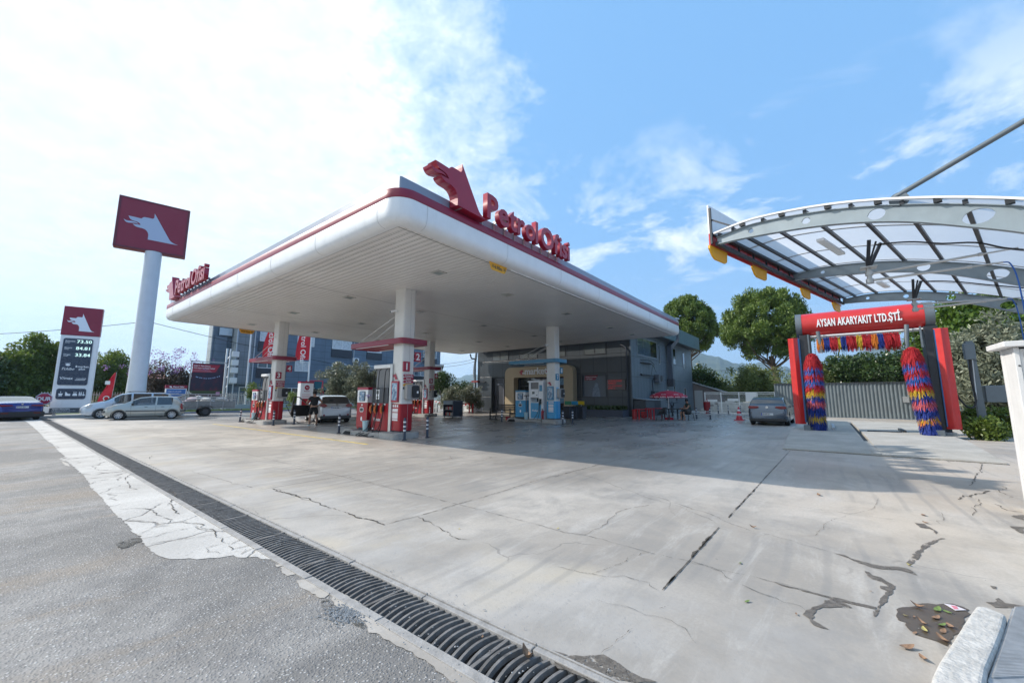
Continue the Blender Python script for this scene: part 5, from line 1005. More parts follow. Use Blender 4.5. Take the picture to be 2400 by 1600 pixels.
for s in (-1, 1): b = MB(); b.tube([(-.4, .3 * s, .98), (-.38, .34 * s, 1.2)], .01, 5); b.cyl((-.38, .34 * s, 1.24), (-.36, .34 * s, 1.24), .07, n=12); b.build('mirror', black_pl, mc)
# ---------------------------------------------------------------- office building, left background
off = thing('office_building', 'long blue grey clad office building with flat windows behind the left pumps', 'building', (0, 0, 0))
oc = cladding('office_panels', (0.12, 0.17, 0.235), 0, 3.4, 18.0, (), per_z=.93, w=.018, rough=.45, off_z=.2)
oc2 = cladding('office_side_panels', (0.36, 0.40, 0.43), 1, 2.2, 56, (), per_z=.93, w=.02, rough=.5, off_z=.2)
OY = 56.0
b = MB(); b.box(17.3, 50, OY, OY + 2.2, 0, 11.2); b.build('main_block', oc, off)
b = MB(); b.box(15.2, 17.3, OY + 1.5, OY + 2.9, 0, 11.4); b.box(15.4, 16.6, OY + 1.2, OY + 1.5, 2.7, 8.6); b.build('stair_wing', oc, off)
b = MB(); b.box(17.22, 17.3, OY - .5, OY + 2, 2.8, 10.6); b.box(17.3, 18.9, OY - .5, OY, 2.8, 10.6); b.build('corner_bay', cladding('bay_panels', (0.19, 0.225, 0.26), 0, 5, 18.0, (), per_z=.93, w=.018, rough=.5, off_z=.2), off)
b = MB(); b.box(15.1, 15.2, OY + 1.5, OY + 2.9, 0, 11.4); b.box(17.15, 17.22, OY - .5, OY + 1.4, 2.8, 10.6); b.build('light_side', oc2, off)
b = MB(); b.box(15.0, 17.6, OY - .2, OY + 3, 11.4, 11.55); b.build('roof_edge', mat('office_roof', (.3, .31, .33), .6), off)
b = MB(); b.box(15.6, 18.8, OY + .5, OY + 3, 9.3, 10.6) if False else b.box(15.7, 17.0, OY + 1.0, OY + 1.19, 8.7, 9.6); b.build('roof_glazing', mat('pale_glass', (.45, .55, .65), .1, spec=.8), off)
for x in (19.0, 32.6, 17.1): b = MB(); b.cyl((x, OY - .62 if x < 20 else OY - .1, 0), (x, OY - .62 if x < 20 else OY - .1, 10.8), .07, n=8); b.build('downpipe', mat('pipe_pale', (.4, .45, .52), .4), off)
curt = mat('curtain_white', (.55, .58, .62), .25, var=.12, scale=3, spec=.8, coat=.4); wfr = mat('window_frame_white', (.7, .72, .74), .4)
def owin(x0, x1, z0, z1, parapet=0.0, gm=curt, cols=2):
    b = MB(); b.box(x0, x1, OY - .03, OY - .001, z0, z1); w = b.build('window', gm, off)
    b = MB(); frame_rect(b, 'y', OY - .031, x0, x1, z0, z1, .09, .05)
    for k in range(1, cols): x = x0 + (x1 - x0) * k / cols; b.box(x - .05, x + .05, OY - .081, OY - .031, z0 + .09, z1 - .09)
    b.build('frame', wfr, w)
    if parapet: b = MB(); b.box(x0 - .1, x1 + .1, OY - .12, OY - .002, z0 - parapet, z0 - .002); b.build('sill_panel', mat('sill_navy', (.035, .042, .06), .35), w)
owin(19.7, 22.9, 8.3, 9.7, 1.25, cols=2); owin(24.3, 26.6, 8.2, 9.8, 0); owin(29.2, 32.2, 8.2, 9.8, 1.2); owin(34.9, 37.4, 8.2, 9.8, 1.1); owin(40, 43, 8.2, 9.8, 1.1); owin(46, 49, 8.2, 9.8, 1.0, glass_sky)
owin(19.7, 23.0, 4.9, 6.3, 1.25, glass_sky, 3); owin(24.2, 26.2, 4.7, 6.1, 0, curt); owin(29.3, 31.5, 4.9, 6.1, 0, glass_sky); owin(34.0, 36.5, 4.9, 6.1, 0, glass_sky); owin(39, 42, 4.9, 6.1, 0, glass_sky); owin(44, 47, 4.9, 6.1, 1.2, glass_sky)
owin(17.9, 21.5, .3, 2.5, 0, glass_sky, 2); owin(22, 30, .3, 2.5, 0, glass_dark, 4); owin(31, 40, .3, 2.5, 0, glass_dark, 3); owin(41, 49, .3, 2.5, 0, glass_dark, 3)
b = MB(); b.add([(27, OY - .05, 3.4), (37, OY - 2.0, 3.1), (37, OY - 2.0, 2.6), (27, OY - .3, 2.4), (30, OY - 1.2, 1.9)], [(0, 1, 2, 3), (3, 2, 4)]); b.build('awning_cloth', mat('teal_cloth', (.02, .10, .12), .8), off)
for i, (x, z) in enumerate(((24.9, 7.4), (32.9, 6.4))):
    a = thing('outdoor_ac_unit', ('white air conditioner behind the second red flag', 'white air conditioner high on the office wall near the columns')[i], 'air conditioner', (x, OY - .02, z)); b = MB(); b.box(-.45, .45, -.35, 0, 0, .7); b.build('case', wfr, a, bevel=.02); b = MB(); b.cyl((0, -.352, .35), (0, -.37, .35), .26, n=18); b.build('fan', black_pl, a)
stk = thing('ac_unit_stack', 'column of white air conditioners on the office corner', 'air conditioners', (16.9, OY - .9, 0))
for z in (2.9, 4.1, 5.0, 7.2 - 1.2): b = MB(); b.box(-.35, .35, -.35, 0, z, z + .65); b.build('unit', wfr, stk, bevel=.02)
b = MB(); b.box(.3, .36, -.3, -.2, 2.5, 6.8); b.build('rail', dark_metal, stk)
# playground frame, kiosk totem, green sign
pg = thing('swing_frame', 'red A-shaped swing frame by the office fence', 'swing frame', (24.5, 50.5, .1))
b = MB()
for x in (-1.1, .9):
    b.cyl((x, 0, 3.2), (x - .55, -.6, 0), .06, n=8); b.cyl((x, 0, 3.2), (x + .55, .6, 0), .06, n=8)
b.cyl((-1.1, 0, 3.2), (.9, 0, 3.2), .06, n=8); b.bar((-1.4, -.3, 1.2), (-.8, .3, 1.2), .05, .05); b.build('frame', mat('swing_red', (.5, .03, .05), .4), pg)
k1 = Vector((*G(719, 972), 0))
kt = thing('payment_kiosk', 'white and red payment terminal totem behind the open car door', 'kiosk', (k1.x, k1.y + .5, 0), 0)
KZ = 2.45
b = MB(); b.box(-.5, .5, -.25, .25, 0, KZ); b.build('body', white_paint, kt, bevel=.02); b = MB(); b.box(-.51, .51, -.26, .26, KZ, KZ + .12); b.build('cap', red_gloss, kt)
b = MB(); b.box(-.35, .35, -.262, -.251, .5, 1.25); b.box(-.351, -.345, -.1, .1, .5, .6); b.build('red_panel', pump_red, kt); b = MB(); b.lathe([(.19, 0), (.19, .01), (.15, .011)], 20); o = b.build('round_logo', red_gloss, kt); o.rotation_euler.x = PI / 2; o.location = (0, -.252, 2.1)
text('PO', .14, 'lettering', white_txt, kt, (0, -.27, 2.05), (1, 0, 0), (0, 0, 1), .006, .002, 'CENTER'); text('Mobil-im', .12, 'lettering', red_gloss, kt, (0, -.256, 1.78), (1, 0, 0), (0, 0, 1), .006, .001, 'CENTER')
b = MB(); b.box(-.36, .36, -.256, -.251, 1.45, 1.48); b.box(-.36, .30, -.256, -.251, 1.56, 1.59); b.box(-.36, .34, -.256, -.251, 1.35, 1.38); b.build('text_line', mat('pale_red_print', (.6, .3, .32), .5), kt)
# flag poles and flags
def flag(px, py, h, lab, flagside, fz0, fz1, fw, txt, full=True):
    x, y = G(px, py); o = thing('flag_pole', 'tall white flag pole ' + lab, 'flag pole', (x, y, 0)); b = MB(); b.cyl((0, 0, 0), (0, 0, h), .11, .07, n=12); b.build('pole', mat('pole_white', (.68, .7, .74), .35), o, smooth=True); b = MB(); b.cyl((0, 0, 0), (0, 0, .4), .2, .16, n=12); b.build('base', conc_m, o)
    if txt:
        f = thing('flag', 'red Petrol Ofisi flag hanging ' + lab, 'flag', (x, y, 0)); b = MB(); nx, nz = 14, 18; s = flagside; vs = []
        for i in range(nz + 1):
            t = i / nz; z = fz0 + (fz1 - fz0) * t
            for j in range(nx + 1):
                u = j / nx; w = fw * (1 - .45 * t ** 2.0); d = s * (.12 + w * u); vs.append((d * rgt.x + .12 * math.sin(u * 9 + t * 3) * fwd.x, d * rgt.y + .12 * math.sin(u * 9 + t * 3) * fwd.y, z - .35 * u * (t if s < 0 else t * .5)))
        fs = [(i * (nx + 1) + j, i * (nx + 1) + j + 1, (i + 1) * (nx + 1) + j + 1, (i + 1) * (nx + 1) + j) for i in range(nz) for j in range(nx)]
        b.add(vs, fs); o2 = b.build('cloth', mat('flag_red', (.62, .015, .035), .6), f, smooth=True); p0 = Vector((s * (fw * .62) * rgt.x, s * (fw * .62) * rgt.y, 0)) - fwd * .28
        text('Petrol Ofisi', .85, 'lettering', white_txt, f, p0 + Vector((0, 0, fz0 + 3.55)) , (0, 0, -1), rgt, .006, .006)
flag(573, 958, 11.5, 'left of the red column sign', -1, 6, 7, 1, None)
flag(643, 958, 10.5, 'left of column 4', -1, 5.7, 9.6, 1.75, True)
flag(718, 957, 10.5, 'right of column 4', -1, 5.6, 9.8, 1.6, True)
gs = thing('assembly_point_sign', 'green assembly point sign beside the flag pole left of the pumps', 'sign', (*G(580, 955), .1), HEAD - PI / 2)
gr = mat('sign_green', (.01, .20, .11), .4)
b = MB(); b.box(-.36, .36, -.02, 0, 1.55, 2.3); b.box(-.40, .40, -.02, 0, .8, 1.5); b.build('panel', gr, gs, bevel=.004); b = MB(); b.cyl((0, .03, 0), (0, .03, 2.3), .03, n=8); b.build('post', galv, gs)
b = MB()
for sx, sz in ((-1, -1), (1, -1), (-1, 1), (1, 1)): b.add([(sx * .30, -.024, 1.925 + sz * .3), (sx * .18, -.024, 1.925 + sz * .3), (sx * .30, -.024, 1.925 + sz * .18)], [(0, 1, 2), (2, 1, 0)])
for k in (-1, 0, 1): b.cyl((k * .09, -.022, 1.98 - abs(k) * .04), (k * .09, -.026, 1.98 - abs(k) * .04), .04, n=10); b.box(k * .09 - .04, k * .09 + .04, -.026, -.022, 1.78, 1.92 - abs(k) * .04)
b.build('pictogram', white_txt, gs)
for i, s in enumerate(('ACIL DURUM', 'TOPLANMA', 'NOKTASI')): text(s, .13, 'lettering', white_txt, gs, (0, -.024, 1.32 - i * .2), (1, 0, 0), (0, 0, 1), .003, .001, 'CENTER')
# ---------------------------------------------------------------- fence on a low wall along the left background
fw = thing('boundary_wall', 'low pale wall under the iron railing along the verge', 'wall', (0, 0, 0))
b = MB(); b.box(2.0, 36, 48.5, 48.75, 0, .55); b.build('wall', mat('pale_wall', (.40, .43, .44), .8, var=.08, dirt=.15), fw)
b = MB(); b.box(33.5, 33.75, 26.5, 48.5, 0, .9); b.build('side_wall', MATS['pale_wall'], fw)
rl = thing('iron_railing', 'cream iron railing with thin pointed bars on the low wall', 'railing', (0, 0, 0)); rm = mat('railing_cream', (.48, .46, .42), .55, var=.1)
b = MB(); x = 2.1
while x < 35.9: b.box(x, x + .035, 48.60, 48.635, .55, 1.75); x += .16
b.build('bars', rm, rl); b = MB(); b.box(2, 36, 48.59, 48.645, .72, .77); b.box(2, 36, 48.59, 48.645, 1.5, 1.55); b.build('rail', rm, rl)
r2 = thing('grey_railing', 'grey green iron railing in front of the olive trees right of column 6', 'railing', (0, 0, 0)); rm2 = mat('railing_grey', (.30, .36, .38), .5)
b = MB(); y = 26.6
while y < 48: b.box(33.6, 33.65, y, y + .05, .9, 2.6); y += .17
b.build('bars', rm2, r2); b = MB(); b.box(33.59, 33.66, 26.5, 48, 1.05, 1.1); b.box(33.59, 33.66, 26.5, 48, 2.35, 2.4)
for yy in (29, 33, 37, 41, 45): b.box(33.55, 33.7, yy, yy + .15, .9, 2.8)
b.build('rail', rm2, r2)
# ---------------------------------------------------------------- price totem
TU = Vector((3.97 - 2.19, 39.89 - 40.36, 0)); TL = TU.length; TU.normalize(); ta = math.atan2(TU.y, TU.x)
tt = thing('price_totem', 'tall white price totem with red top beside the parked cars', 'price sign', (2.19, 40.36, .17), ta)
b = MB(); b.box(0, TL, 0, .34, .45, 5.36); b.build('body', white_paint, tt, bevel=.03)
b = MB(); b.box(-.02, TL + .02, -.02, .36, 5.37, 7.34); b.build('red_head', red_deep, tt, bevel=.015)
b = MB(); b.box(.0, TL, -.004, .338, .16, .448); b.build('base_band', mat('band_grey', (.06, .07, .085), .5), tt)
for x in (.15, TL - .25): b = MB(); b.box(x, x + .12, .05, .28, 0, .16); b.build('foot', galv, tt)
wolf('emblem', mat('emblem_white', (.74, .80, .88), .4), tt, (.02, -.02, 5.15), (1, 0, 0), (0, 0, 1), 1.78, 2.25, .008)
b = MB(); b.prism(rrect(.17, 1.58, 1.98, 5.15, .12), (0, -.001, 0), (1, 0, 0), (0, 0, 1), 0, .03); pn = b.build('price_panel', navy, tt)
lcm = mat('price_digits', (.6, .8, .75), .4, emit=(.65, .95, .85), estr=.55); slot = mat('price_slot', (.05, .075, .11), .3)
for i, (a, c) in enumerate((('Kursunsuz Benzin', '73.50'), ('Motorin', '84.81'), ('Otogaz', '33.84'))):
    z = 4.88 - i * .46
    b = MB(); b.box(.26, 1.5, -.036, -.031, z - .06, z + .2); b.build('price_slot', slot, pn)
    text(c, .30, 'price', lcm, pn, (.80, -.04, z - .03), (1, 0, 0), (0, 0, 1), .006, .004, xs=1.1); text(a.split()[0], .12, 'fuel_name', white_txt, pn, (.27, -.04, z + .04), (1, 0, 0), (0, 0, 1), .004, .002, xs=.9)
    text(a.split()[-1] if i == 0 else 'V/max', .08, 'fuel_name', white_txt, pn, (.27, -.04, z - .05), (1, 0, 0), (0, 0, 1), .004, .001)
text('Tchibo', .22, 'lettering', white_txt, pn, (.24, -.04, 3.0), (1, 0, 0), (0, 0, 1), .004, .003, shear=.4); b = MB(); b.prism([(.1 * math.cos(a) * 1.1, .07 * math.sin(a)) for a in [k * PI / 8 for k in range(16)]], (.55, -.031, 3.34), (1, 0, 0), (0, 0, 1), 0, .006); b.bar((.42, -.036, 3.42), (.66, -.036, 3.45), .01, .03); b.build('coffee_bean', white_txt, pn)
text('market', .19, 'lettering', white_txt, pn, (1.02, -.04, 3.18), (1, 0, 0), (0, 0, 1), .004, .003, xs=.95); text('plus', .19, 'lettering', white_txt, pn, (1.08, -.04, 3.02), (1, 0, 0), (0, 0, 1), .004, .003); b = MB(); b.box(.90, 1.0, -.04, -.03, 3.22, 3.27); b.box(.93, .97, -.04, -.03, 3.18, 3.31); b.build('cross', white_txt, pn)
text('V/max', .26, 'lettering', white_txt, pn, (.26, -.04, 2.36), (1, 0, 0), (0, 0, 1), .004, .004, xs=.9); text('maxima', .16, 'lettering', white_txt, pn, (1.0, -.04, 2.38), (1, 0, 0), (0, 0, 1), .004, .001, shear=.4, xs=.95); b = MB(); b.box(.97, 1.45, -.04, -.03, 2.31, 2.34); b.build('underline', white_txt, pn)
b = MB(); b.prism(rrect(.2, 1.58, 1.05, 1.75, .12), (0, -.001, 0), (1, 0, 0), (0, 0, 1), 0, .03); sp = b.build('service_panel', navy, tt)
b = MB()
b.prism([(.30, 1.42), (.52, 1.42), (.48, 1.30), (.34, 1.30)], (0, -.03, 0), (1, 0, 0), (0, 0, 1), 0, .006); b.box(.33, .49, -.036, -.03, 1.24, 1.27); b.box(.39, .42, -.036, -.03, 1.46, 1.56)
b.prism([(.62, 1.27), (.86, 1.27), (.86, 1.40), (.74, 1.40), (.66, 1.52), (.62, 1.52)], (0, -.03, 0), (1, 0, 0), (0, 0, 1), 0, .006)
b.prism([(.96, 1.27), (1.18, 1.27), (1.18, 1.36), (1.13, 1.44), (1.01, 1.44), (.96, 1.36)], (0, -.03, 0), (1, 0, 0), (0, 0, 1), 0, .006); [b.box(1.0 + k * .06, 1.02 + k * .06, -.036, -.03, 1.47, 1.54) for k in range(3)]
for k in (1.28, 1.36): b.cyl((k, -.03, 1.51), (k, -.036, 1.51), .025, n=10); b.box(k - .03, k + .03, -.036, -.03, 1.27, 1.47)
b.cyl((1.48, -.03, 1.33), (1.48, -.036, 1.33), .06, n=12); b.box(1.45, 1.48, -.036, -.03, 1.36, 1.53); b.build('pictograms', white_txt, sp)
text('Aysan Akaryakıt', .13, 'lettering', white_txt, tt, (.12, -.01, .35), (1, 0, 0), (0, 0, 1), .004, .002, xs=.95, shear=.2); text('LPG MÜSTERI MASRAFI - 38.62.3007', .07, 'lettering', white_txt, tt, (.12, -.01, .27), (1, 0, 0), (0, 0, 1), .003, .0005); text('SATIS MERKEZI - 05.51.3089', .07, 'lettering', white_txt, tt, (.12, -.01, .19), (1, 0, 0), (0, 0, 1), .003, .0005)
b = MB(); b.box(0, .9, 0, .1, 0, .6); o = b.build('notice_board', white_paint); o.location = (1.55, 41.8, .1); tag(o, 'low white board behind the stop sign', 'board')
b = MB(); b.box(0.02, .88, -.01, 0, .0, .18); b.build('dark_strip', dark_metal, o)
# ---------------------------------------------------------------- stop sign
dx_, dy_ = G(96, 980)
st = thing('stop_sign', 'red octagonal DUR stop sign on a red post by the blue car', 'stop sign', (dx_, dy_, 0), HEAD - PI / 2 + .62)
b = MB(); b.cyl((0, .03, 0), (0, .03, 1.2), .03, n=8); b.build('post', mat('post_red', (.25, .015, .03), .5), st)
oct_ = lambda r: [(r * math.cos(PI / 8 + k * PI / 4), 1.25 + r * math.sin(PI / 8 + k * PI / 4)) for k in range(8)]
b = MB(); b.prism(oct_(.40), (0, 0, 0), (1, 0, 0), (0, 0, 1), 0, .012); b.build('border', mat('sign_border', (.5, .5, .58), .4), st); b = MB(); b.prism(oct_(.355), (0, -.0125, 0), (1, 0, 0), (0, 0, 1), 0, .004); b.build('face', mat('stop_red', (.36, .02, .06), .4), st)
text('DUR', .33, 'lettering', white_txt, st, (0, -.019, 1.13), (1, 0, 0), (0, 0, 1), .004, .010, 'CENTER', xs=.9)
# ---------------------------------------------------------------- tall pole sign
PX, PY = 6.79, 43.47
ps = thing('pole_sign', 'tall round white pole carrying a big red wolf board', 'pole sign', (PX, PY, 0), 0)
b = MB(); b.lathe([(.66, 0), (.63, 1.0), (.60, 2.2), (.575, 3.0), (.54, 13.32)], 32); b.build('pole', mat('pole_blue_white', (.55, .60, .67), .35, var=.05, scale=1.5, dirt=.1), ps, smooth=True)
bl, br = G(263, 574.5, 13.3), G(433.8, 604.3, 13.3); bu = Vector((br[0] - bl[0], br[1] - bl[1], 0)); bw = bu.length; bd = thing('wolf_board', 'square red board with pale wolf emblem on top of the tall pole', 'sign board', (bl[0], bl[1], 13.3), math.atan2(bu.y, bu.x))
b = MB(); b.box(0, bw, 0, .75, 0, 4.3); b.build('case', red_deep, bd, bevel=.04); b = MB(); frame_rect(b, 'y', 0, .02, bw - .02, .02, 4.28, .13, .03); b.build('rim', mat('rim_dark_red', (.13, .02, .035), .4), bd)
wolf('emblem', mat('emblem_blue_white', (.42, .50, .66), .4), bd, (0, -.0, 0), (1, 0, 0), (0, 0, 1), bw, 4.3, .02)
# ---------------------------------------------------------------- feather flag, advert boards, billboard, utility poles
ff = thing('feather_flag', 'red feather flag on a thin mast between totem and tall pole', 'flag', (*G(256, 968), 0), 0)
h0, h1 = .5, 3.35
b = MB(); nz = 16; vs = []
for i in range(nz + 1):
    t = i / nz; z = h0 + (h1 - h0) * t; w = .78 * (1 - max(0, t - .75) / .25 * .85) * (.75 + .25 * math.sin(t * 5 + 1)); 
    for j in range(4): u = j / 3; vs.append((-.05 - u * w * -1 * -1 + .0 + .15 * t, .06 * math.sin(u * 5 + t * 8), z))
b.add(vs, [(i * 4 + j, i * 4 + j + 1, (i + 1) * 4 + j + 1, (i + 1) * 4 + j) for i in range(nz) for j in range(3)]); b.build('cloth', MATS['flag_red'], ff, smooth=True); b = MB(); b.cyl((-.04, 0, 0), (.12, 0, 3.4), .02, n=6); b.build('mast', galv, ff)
text('Ofisi', .55, 'lettering', white_txt, ff, (-.5, -.08, 1.45), (0, 0, -1), (1, 0, 0), .004, .004); b = MB(); b.box(-.5, -.2, -.08, -.075, 2.35, 2.65); b.build('square', white_txt, ff)
ab = thing('advert_totem', 'small blue advert totem with red Petrol Ofisi header behind the open tailgate', 'advert board', (7.62, 38.5, 0), 0)
b = MB(); b.box(0, 1.25, 0, .2, .0, 2.0); b.build('body', white_paint, ab, bevel=.01); b = MB(); b.box(-.02, 1.27, -.02, .22, 2.0, 2.24); b.build('header', red_deep, ab)
text('Petrol Ofisi', .155, 'lettering', white_txt, ab, (.42, -.026, 2.06), (1, 0, 0), (0, 0, 1), .004, .003, xs=.9); wolf('emblem', white_txt, ab, (.12, -.021, 1.99), (1, 0, 0), (0, 0, 1), .32, .25, .005)
t = NT('advert_print'); o_ = t.sep(); c = t.mix(t.ramp(o_[2], 1.2, 1.5), t.mix(t.ramp(t.noise(4, 5), .4, .6), (.40, .18, .10), (.12, .16, .10)), (.05, .16, .42)); c = t.mix(t.math('MULTIPLY', t.ramp(t.noise(3, 4), .5, .62), t.ramp(o_[2], 1.5, 1.2)), c, (.45, .5, .6)); t.L.new(c, t.b.inputs['Base Color']); t.b.inputs['Roughness'].default_value = .3
b = MB(); b.box(.06, 1.19, -.012, -.001, .1, 1.94); b.build('poster', t.m, ab); text('Adeptosch teknolojik', .11, 'lettering', white_txt, ab, (.12, -.016, 1.74), (1, 0, 0), (0, 0, 1), .003, .001, xs=.85); text('performansa yakit', .11, 'lettering', white_txt, ab, (.12, -.016, 1.58), (1, 0, 0), (0, 0, 1), .003, .001, xs=.85)
bb = thing('billboard', 'dark red billboard with stadium lights picture behind the trailer', 'billboard', (10.6, 45.0, 0), 0)
t = NT('billboard_print'); o_ = t.sep(); nz_ = t.noise(1.4, 6, .6); c = t.mix(t.ramp(o_[2], 2.2, 1.4), (.018, .014, .04), (.05, .012, .018)); c = t.mix(t.ramp(nz_, .45, .75, 0, .7), c, (.16, .012, .03)); c = t.mix(t.math('MULTIPLY', t.ramp(o_[2], 1.95, 1.85), t.ramp(o_[2], 1.6, 1.7)), c, (.045, .075, .03)); t.L.new(c, t.b.inputs['Base Color']); t.b.inputs['Roughness'].default_value = .4
b = MB(); b.box(0, 2.45, -.03, 0, 1.4, 4.4); b.build('print', t.m, bb); b = MB(); b.add([(.0, -.034, 4.3), (.0, -.034, 3.55), (1.75, -.034, 3.6), (2.1, -.034, 4.3)], [(0, 1, 2, 3)]); b.build('red_banner', red_gloss, bb)
text('2.500 TL Yakıt Alımına', .17, 'lettering', white_txt, bb, (.07, -.04, 4.1), (1, 0, 0), (0, 0, 1), .003, .002, xs=.8); text('TOD Süper Lig Paketi Hediye!', .17, 'lettering', white_txt, bb, (.07, -.04, 3.9), (1, 0, 0), (0, 0, 1), .003, .002, xs=.78)
for i in range(3): b = MB(); b.box(.08, 1.5 - i * .1, -.038, -.034, 3.64 + i * .07, 3.66 + i * .07); b.build('small_print', mat('small_print', (.6, .3, .35), .5), bb)
b = MB()
for k, (x, z) in enumerate(((.35, 3.15), (.45, 3.12), (.62, 3.08), (.75, 3.06), (.95, 3.03), (1.1, 3.02), (1.3, 3.03), (1.45, 3.05), (1.62, 3.09), (1.75, 3.13), (1.95, 3.2), (2.1, 3.26))): b.cyl((x, -.031, z), (x, -.036, z), .045, n=8)
b.build('stadium_light', mat('print_pale_blue', (.35, .5, .8), .4), bb)
b = MB(); b.box(1.95, 2.25, -.036, -.031, 1.5, 1.8); b.build('badge', mat('badge_pink', (.55, .25, .4), .4), bb)
b = MB(); b.box(-.12, -.04, 0, .08, 0, 4.6); b.box(2.6, 2.68, 0, .08, 0, 4.6); b.box(-.12, 2.68, .0, .08, 4.52, 4.6); b.box(-.04, 2.6, .0, .08, 1.3, 1.36); b.box(.7, .78, .01, .09, 4.4, 4.52); b.build('frame', galv, bb)
rg = thing('lattice_mast', 'narrow white steel mast between billboard and office', 'mast', (13.9, 47.6, 0))
b = MB(); b.bar((0, 0, 0), (0, 0, 6.2), .14, .14, up=(1, 0, 0)); b.bar((.35, .2, 0), (.35, .2, 6.2), .1, .1, up=(1, 0, 0)); [b.bar((0, 0, z), (.35, .2, z + .5), .04, .04) for z in range(1, 6)]; b.build('legs', wfr, rg)
up_ = thing('utility_pole', 'dark wooden utility pole between price totem and tall pole', 'utility pole', at(258, 960, 90)[:2] + (0,))
b = MB(); hh = at(258, 820, 90)[2]; b.cyl((0, 0, 0), (0, 0, hh), .2, .14, n=8); b.bar((-1.6, 0, hh - .5), (.2, 0, hh - .5), .08, .08); b.build('pole', mat('old_wood', (.10, .085, .07), .9), up_)
up2 = thing('utility_pole', 'crooked grey utility pole left of the shop corner', 'utility pole', (36.5, 34.2, 0))
b = MB(); b.tube(spline([(0, 0, 0), (0, .05, 2.5), (-.12, .2, 4.5), (0, 0, 6.8), (.05, 0, 8.2)]), .16, 10); b.build('pole', mat('pole_grey_wood', (.22, .23, .24), .85, var=.2), up2, smooth=True); b = MB(); b.bar((0, .7, 3.3), (0, -.6, 3.3), .06, .06); b.build('crossarm', dark_metal, up2)
def wire(name, P, lab, sag=.5, r=.018):
    out = []
    for a, c in zip(P, P[1:]):
        for k in range(13): t = k / 12; out.append((a[0] + (c[0] - a[0]) * t, a[1] + (c[1] - a[1]) * t, a[2] + (c[2] - a[2]) * t - sag * 4 * t * (1 - t)))
    b = MB(); b.tube(out, r, 5); return tag(b.build(name, black_pl), lab, 'cable')
wire('overhead_cable', [at(-200, 790, 75), at(345, 753, 60)], 'thin overhead cable running from the left edge to the tall pole', .3, .03)
wire('overhead_cable', [at(345, 753, 60), at(860, 868, 52), at(1200, 905, 60)], 'overhead cable sloping down from the tall pole across the office', .2, .03)
wire('overhead_cable', [at(985, 852, 48), (36.5, 34.2, 6.1)], 'upper cable reaching the crooked pole', .3, .018); wire('overhead_cable', [at(990, 858, 48), (36.5, 34.2, 5.8)], 'lower cable reaching the crooked pole', .35, .018)
wire('overhead_cable', [at(1600, 868, 90), at(1900, 868, 90)], 'upper far cable before the hills right of the shop', 0, .04); wire('overhead_cable', [at(1600, 884, 90), at(1900, 884, 90)], 'lower far cable before the hills right of the shop', 0, .03)
# distant houses and shed roofs
def house(px0, px1, pytop, dist, m, roofm, lab, gable=True):
    a = Vector(at(px0, 927, dist)); c = Vector(at(px1, 927, dist)); h = at((px0 + px1) / 2, pytop, dist)[2]; u = c - a; u.z = 0; L_ = u.length; o = thing('house', lab, 'house', (a.x, a.y, 0), math.atan2(u.y, u.x))
    b = MB(); b.box(0, L_, 0, 9, 0, h * .82 if gable else h); b.build('wall', m, o); b = MB()
    hw_ = h * .82
    if gable: b.add([(-.5, -.6, hw_), (L_ + .5, -.6, hw_), (L_ + .5, 9.6, hw_), (-.5, 9.6, hw_), (-.2, 4.5, h), (L_ + .2, 4.5, h)], [(0, 1, 5, 4), (2, 3, 4, 5), (1, 2, 5), (3, 0, 4), (0, 3, 2, 1)])
    else: b.box(-.3, L_ + .3, -.3, 9.3, h, h + .25)
    b.build('roof', roofm, o)
    for k in range(max(1, int(L_ / 3))): x = 1 + k * 3; w = MB().box(x, x + 1.1, -.04, -.001, hw_ - 2, hw_ - .8).build('window', glass_dark, o)
    return o
hw1 = mat('house_white', (.5, .5, .5), .8, var=.05); rt = mat('roof_tiles', (.30, .12, .08), .8, var=.2, scale=3); rf = mat('roof_grey', (.35, .35, .36), .6)
house(262, 318, 862, 120, hw1, rf, 'white flat roofed apartment block left of the tall pole', False); house(330, 380, 873, 85, hw1, rt, 'low white house with red tiled roof right of the tall pole')
o = house(1000, 1034, 858, 62, hw1, rf, 'pale house with flat roof behind column 6', False)
wh = thing('greenhouse_roofs', 'long white ribbed greenhouse roofs in the distance left of the shop', 'greenhouse', at(1046, 935, 110)[:2] + (0,), HEAD - PI / 2)
b = MB()
for k in range(9): b.add([(-14 + k * 4, 0, 3.2), (-12 + k * 4, 0, 4.9), (-10 + k * 4, 0, 3.2), (-14 + k * 4, 40, 3.2), (-12 + k * 4, 40, 4.9), (-10 + k * 4, 40, 3.2), (-14 + k * 4, 0, 0), (-10 + k * 4, 0, 0)], [(0, 1, 4, 3), (1, 2, 5, 4), (0, 6, 7, 2), (0, 2, 1)])
b.build('roof', mat('greenhouse_white', (.72, .70, .68), .5, var=.08, scale=2), wh)
# ---------------------------------------------------------------- vehicles
tyre_m = mat('tyre', (.016, .016, .017), .75, var=.25, scale=20); rim_m = mat('wheel_rim', (.45, .45, .46), .3, .7); plate_m = mat('number_plate_white', (.62, .64, .66), .35)
tail_m = mat('tail_light', (.22, .008, .015), .12, coat=.6); head_m = mat('head_light', (.50, .52, .53), .08, spec=.9, coat=.8); under_m = mat('underbody', (.012, .012, .013), .8)
chrome = mat('chrome', (.6, .6, .6), .12, 1.0); tint = mat('car_glass', (.018, .022, .028), .03, spec=1.0, coat=.8); cg = mat('car_clear_glass', (.06, .08, .10), .03, spec=1.0, coat=.8, alpha=.55)
def interp(tab, x):
    if x <= tab[0][0]: return tab[0][1]
    for (a, p), (b_, q) in zip(tab, tab[1:]):
        if x <= b_: t = (x - a) / (b_ - a); t = t * t * (3 - 2 * t) * .35 + t * .65; return p + (q - p) * t
    return tab[-1][1]
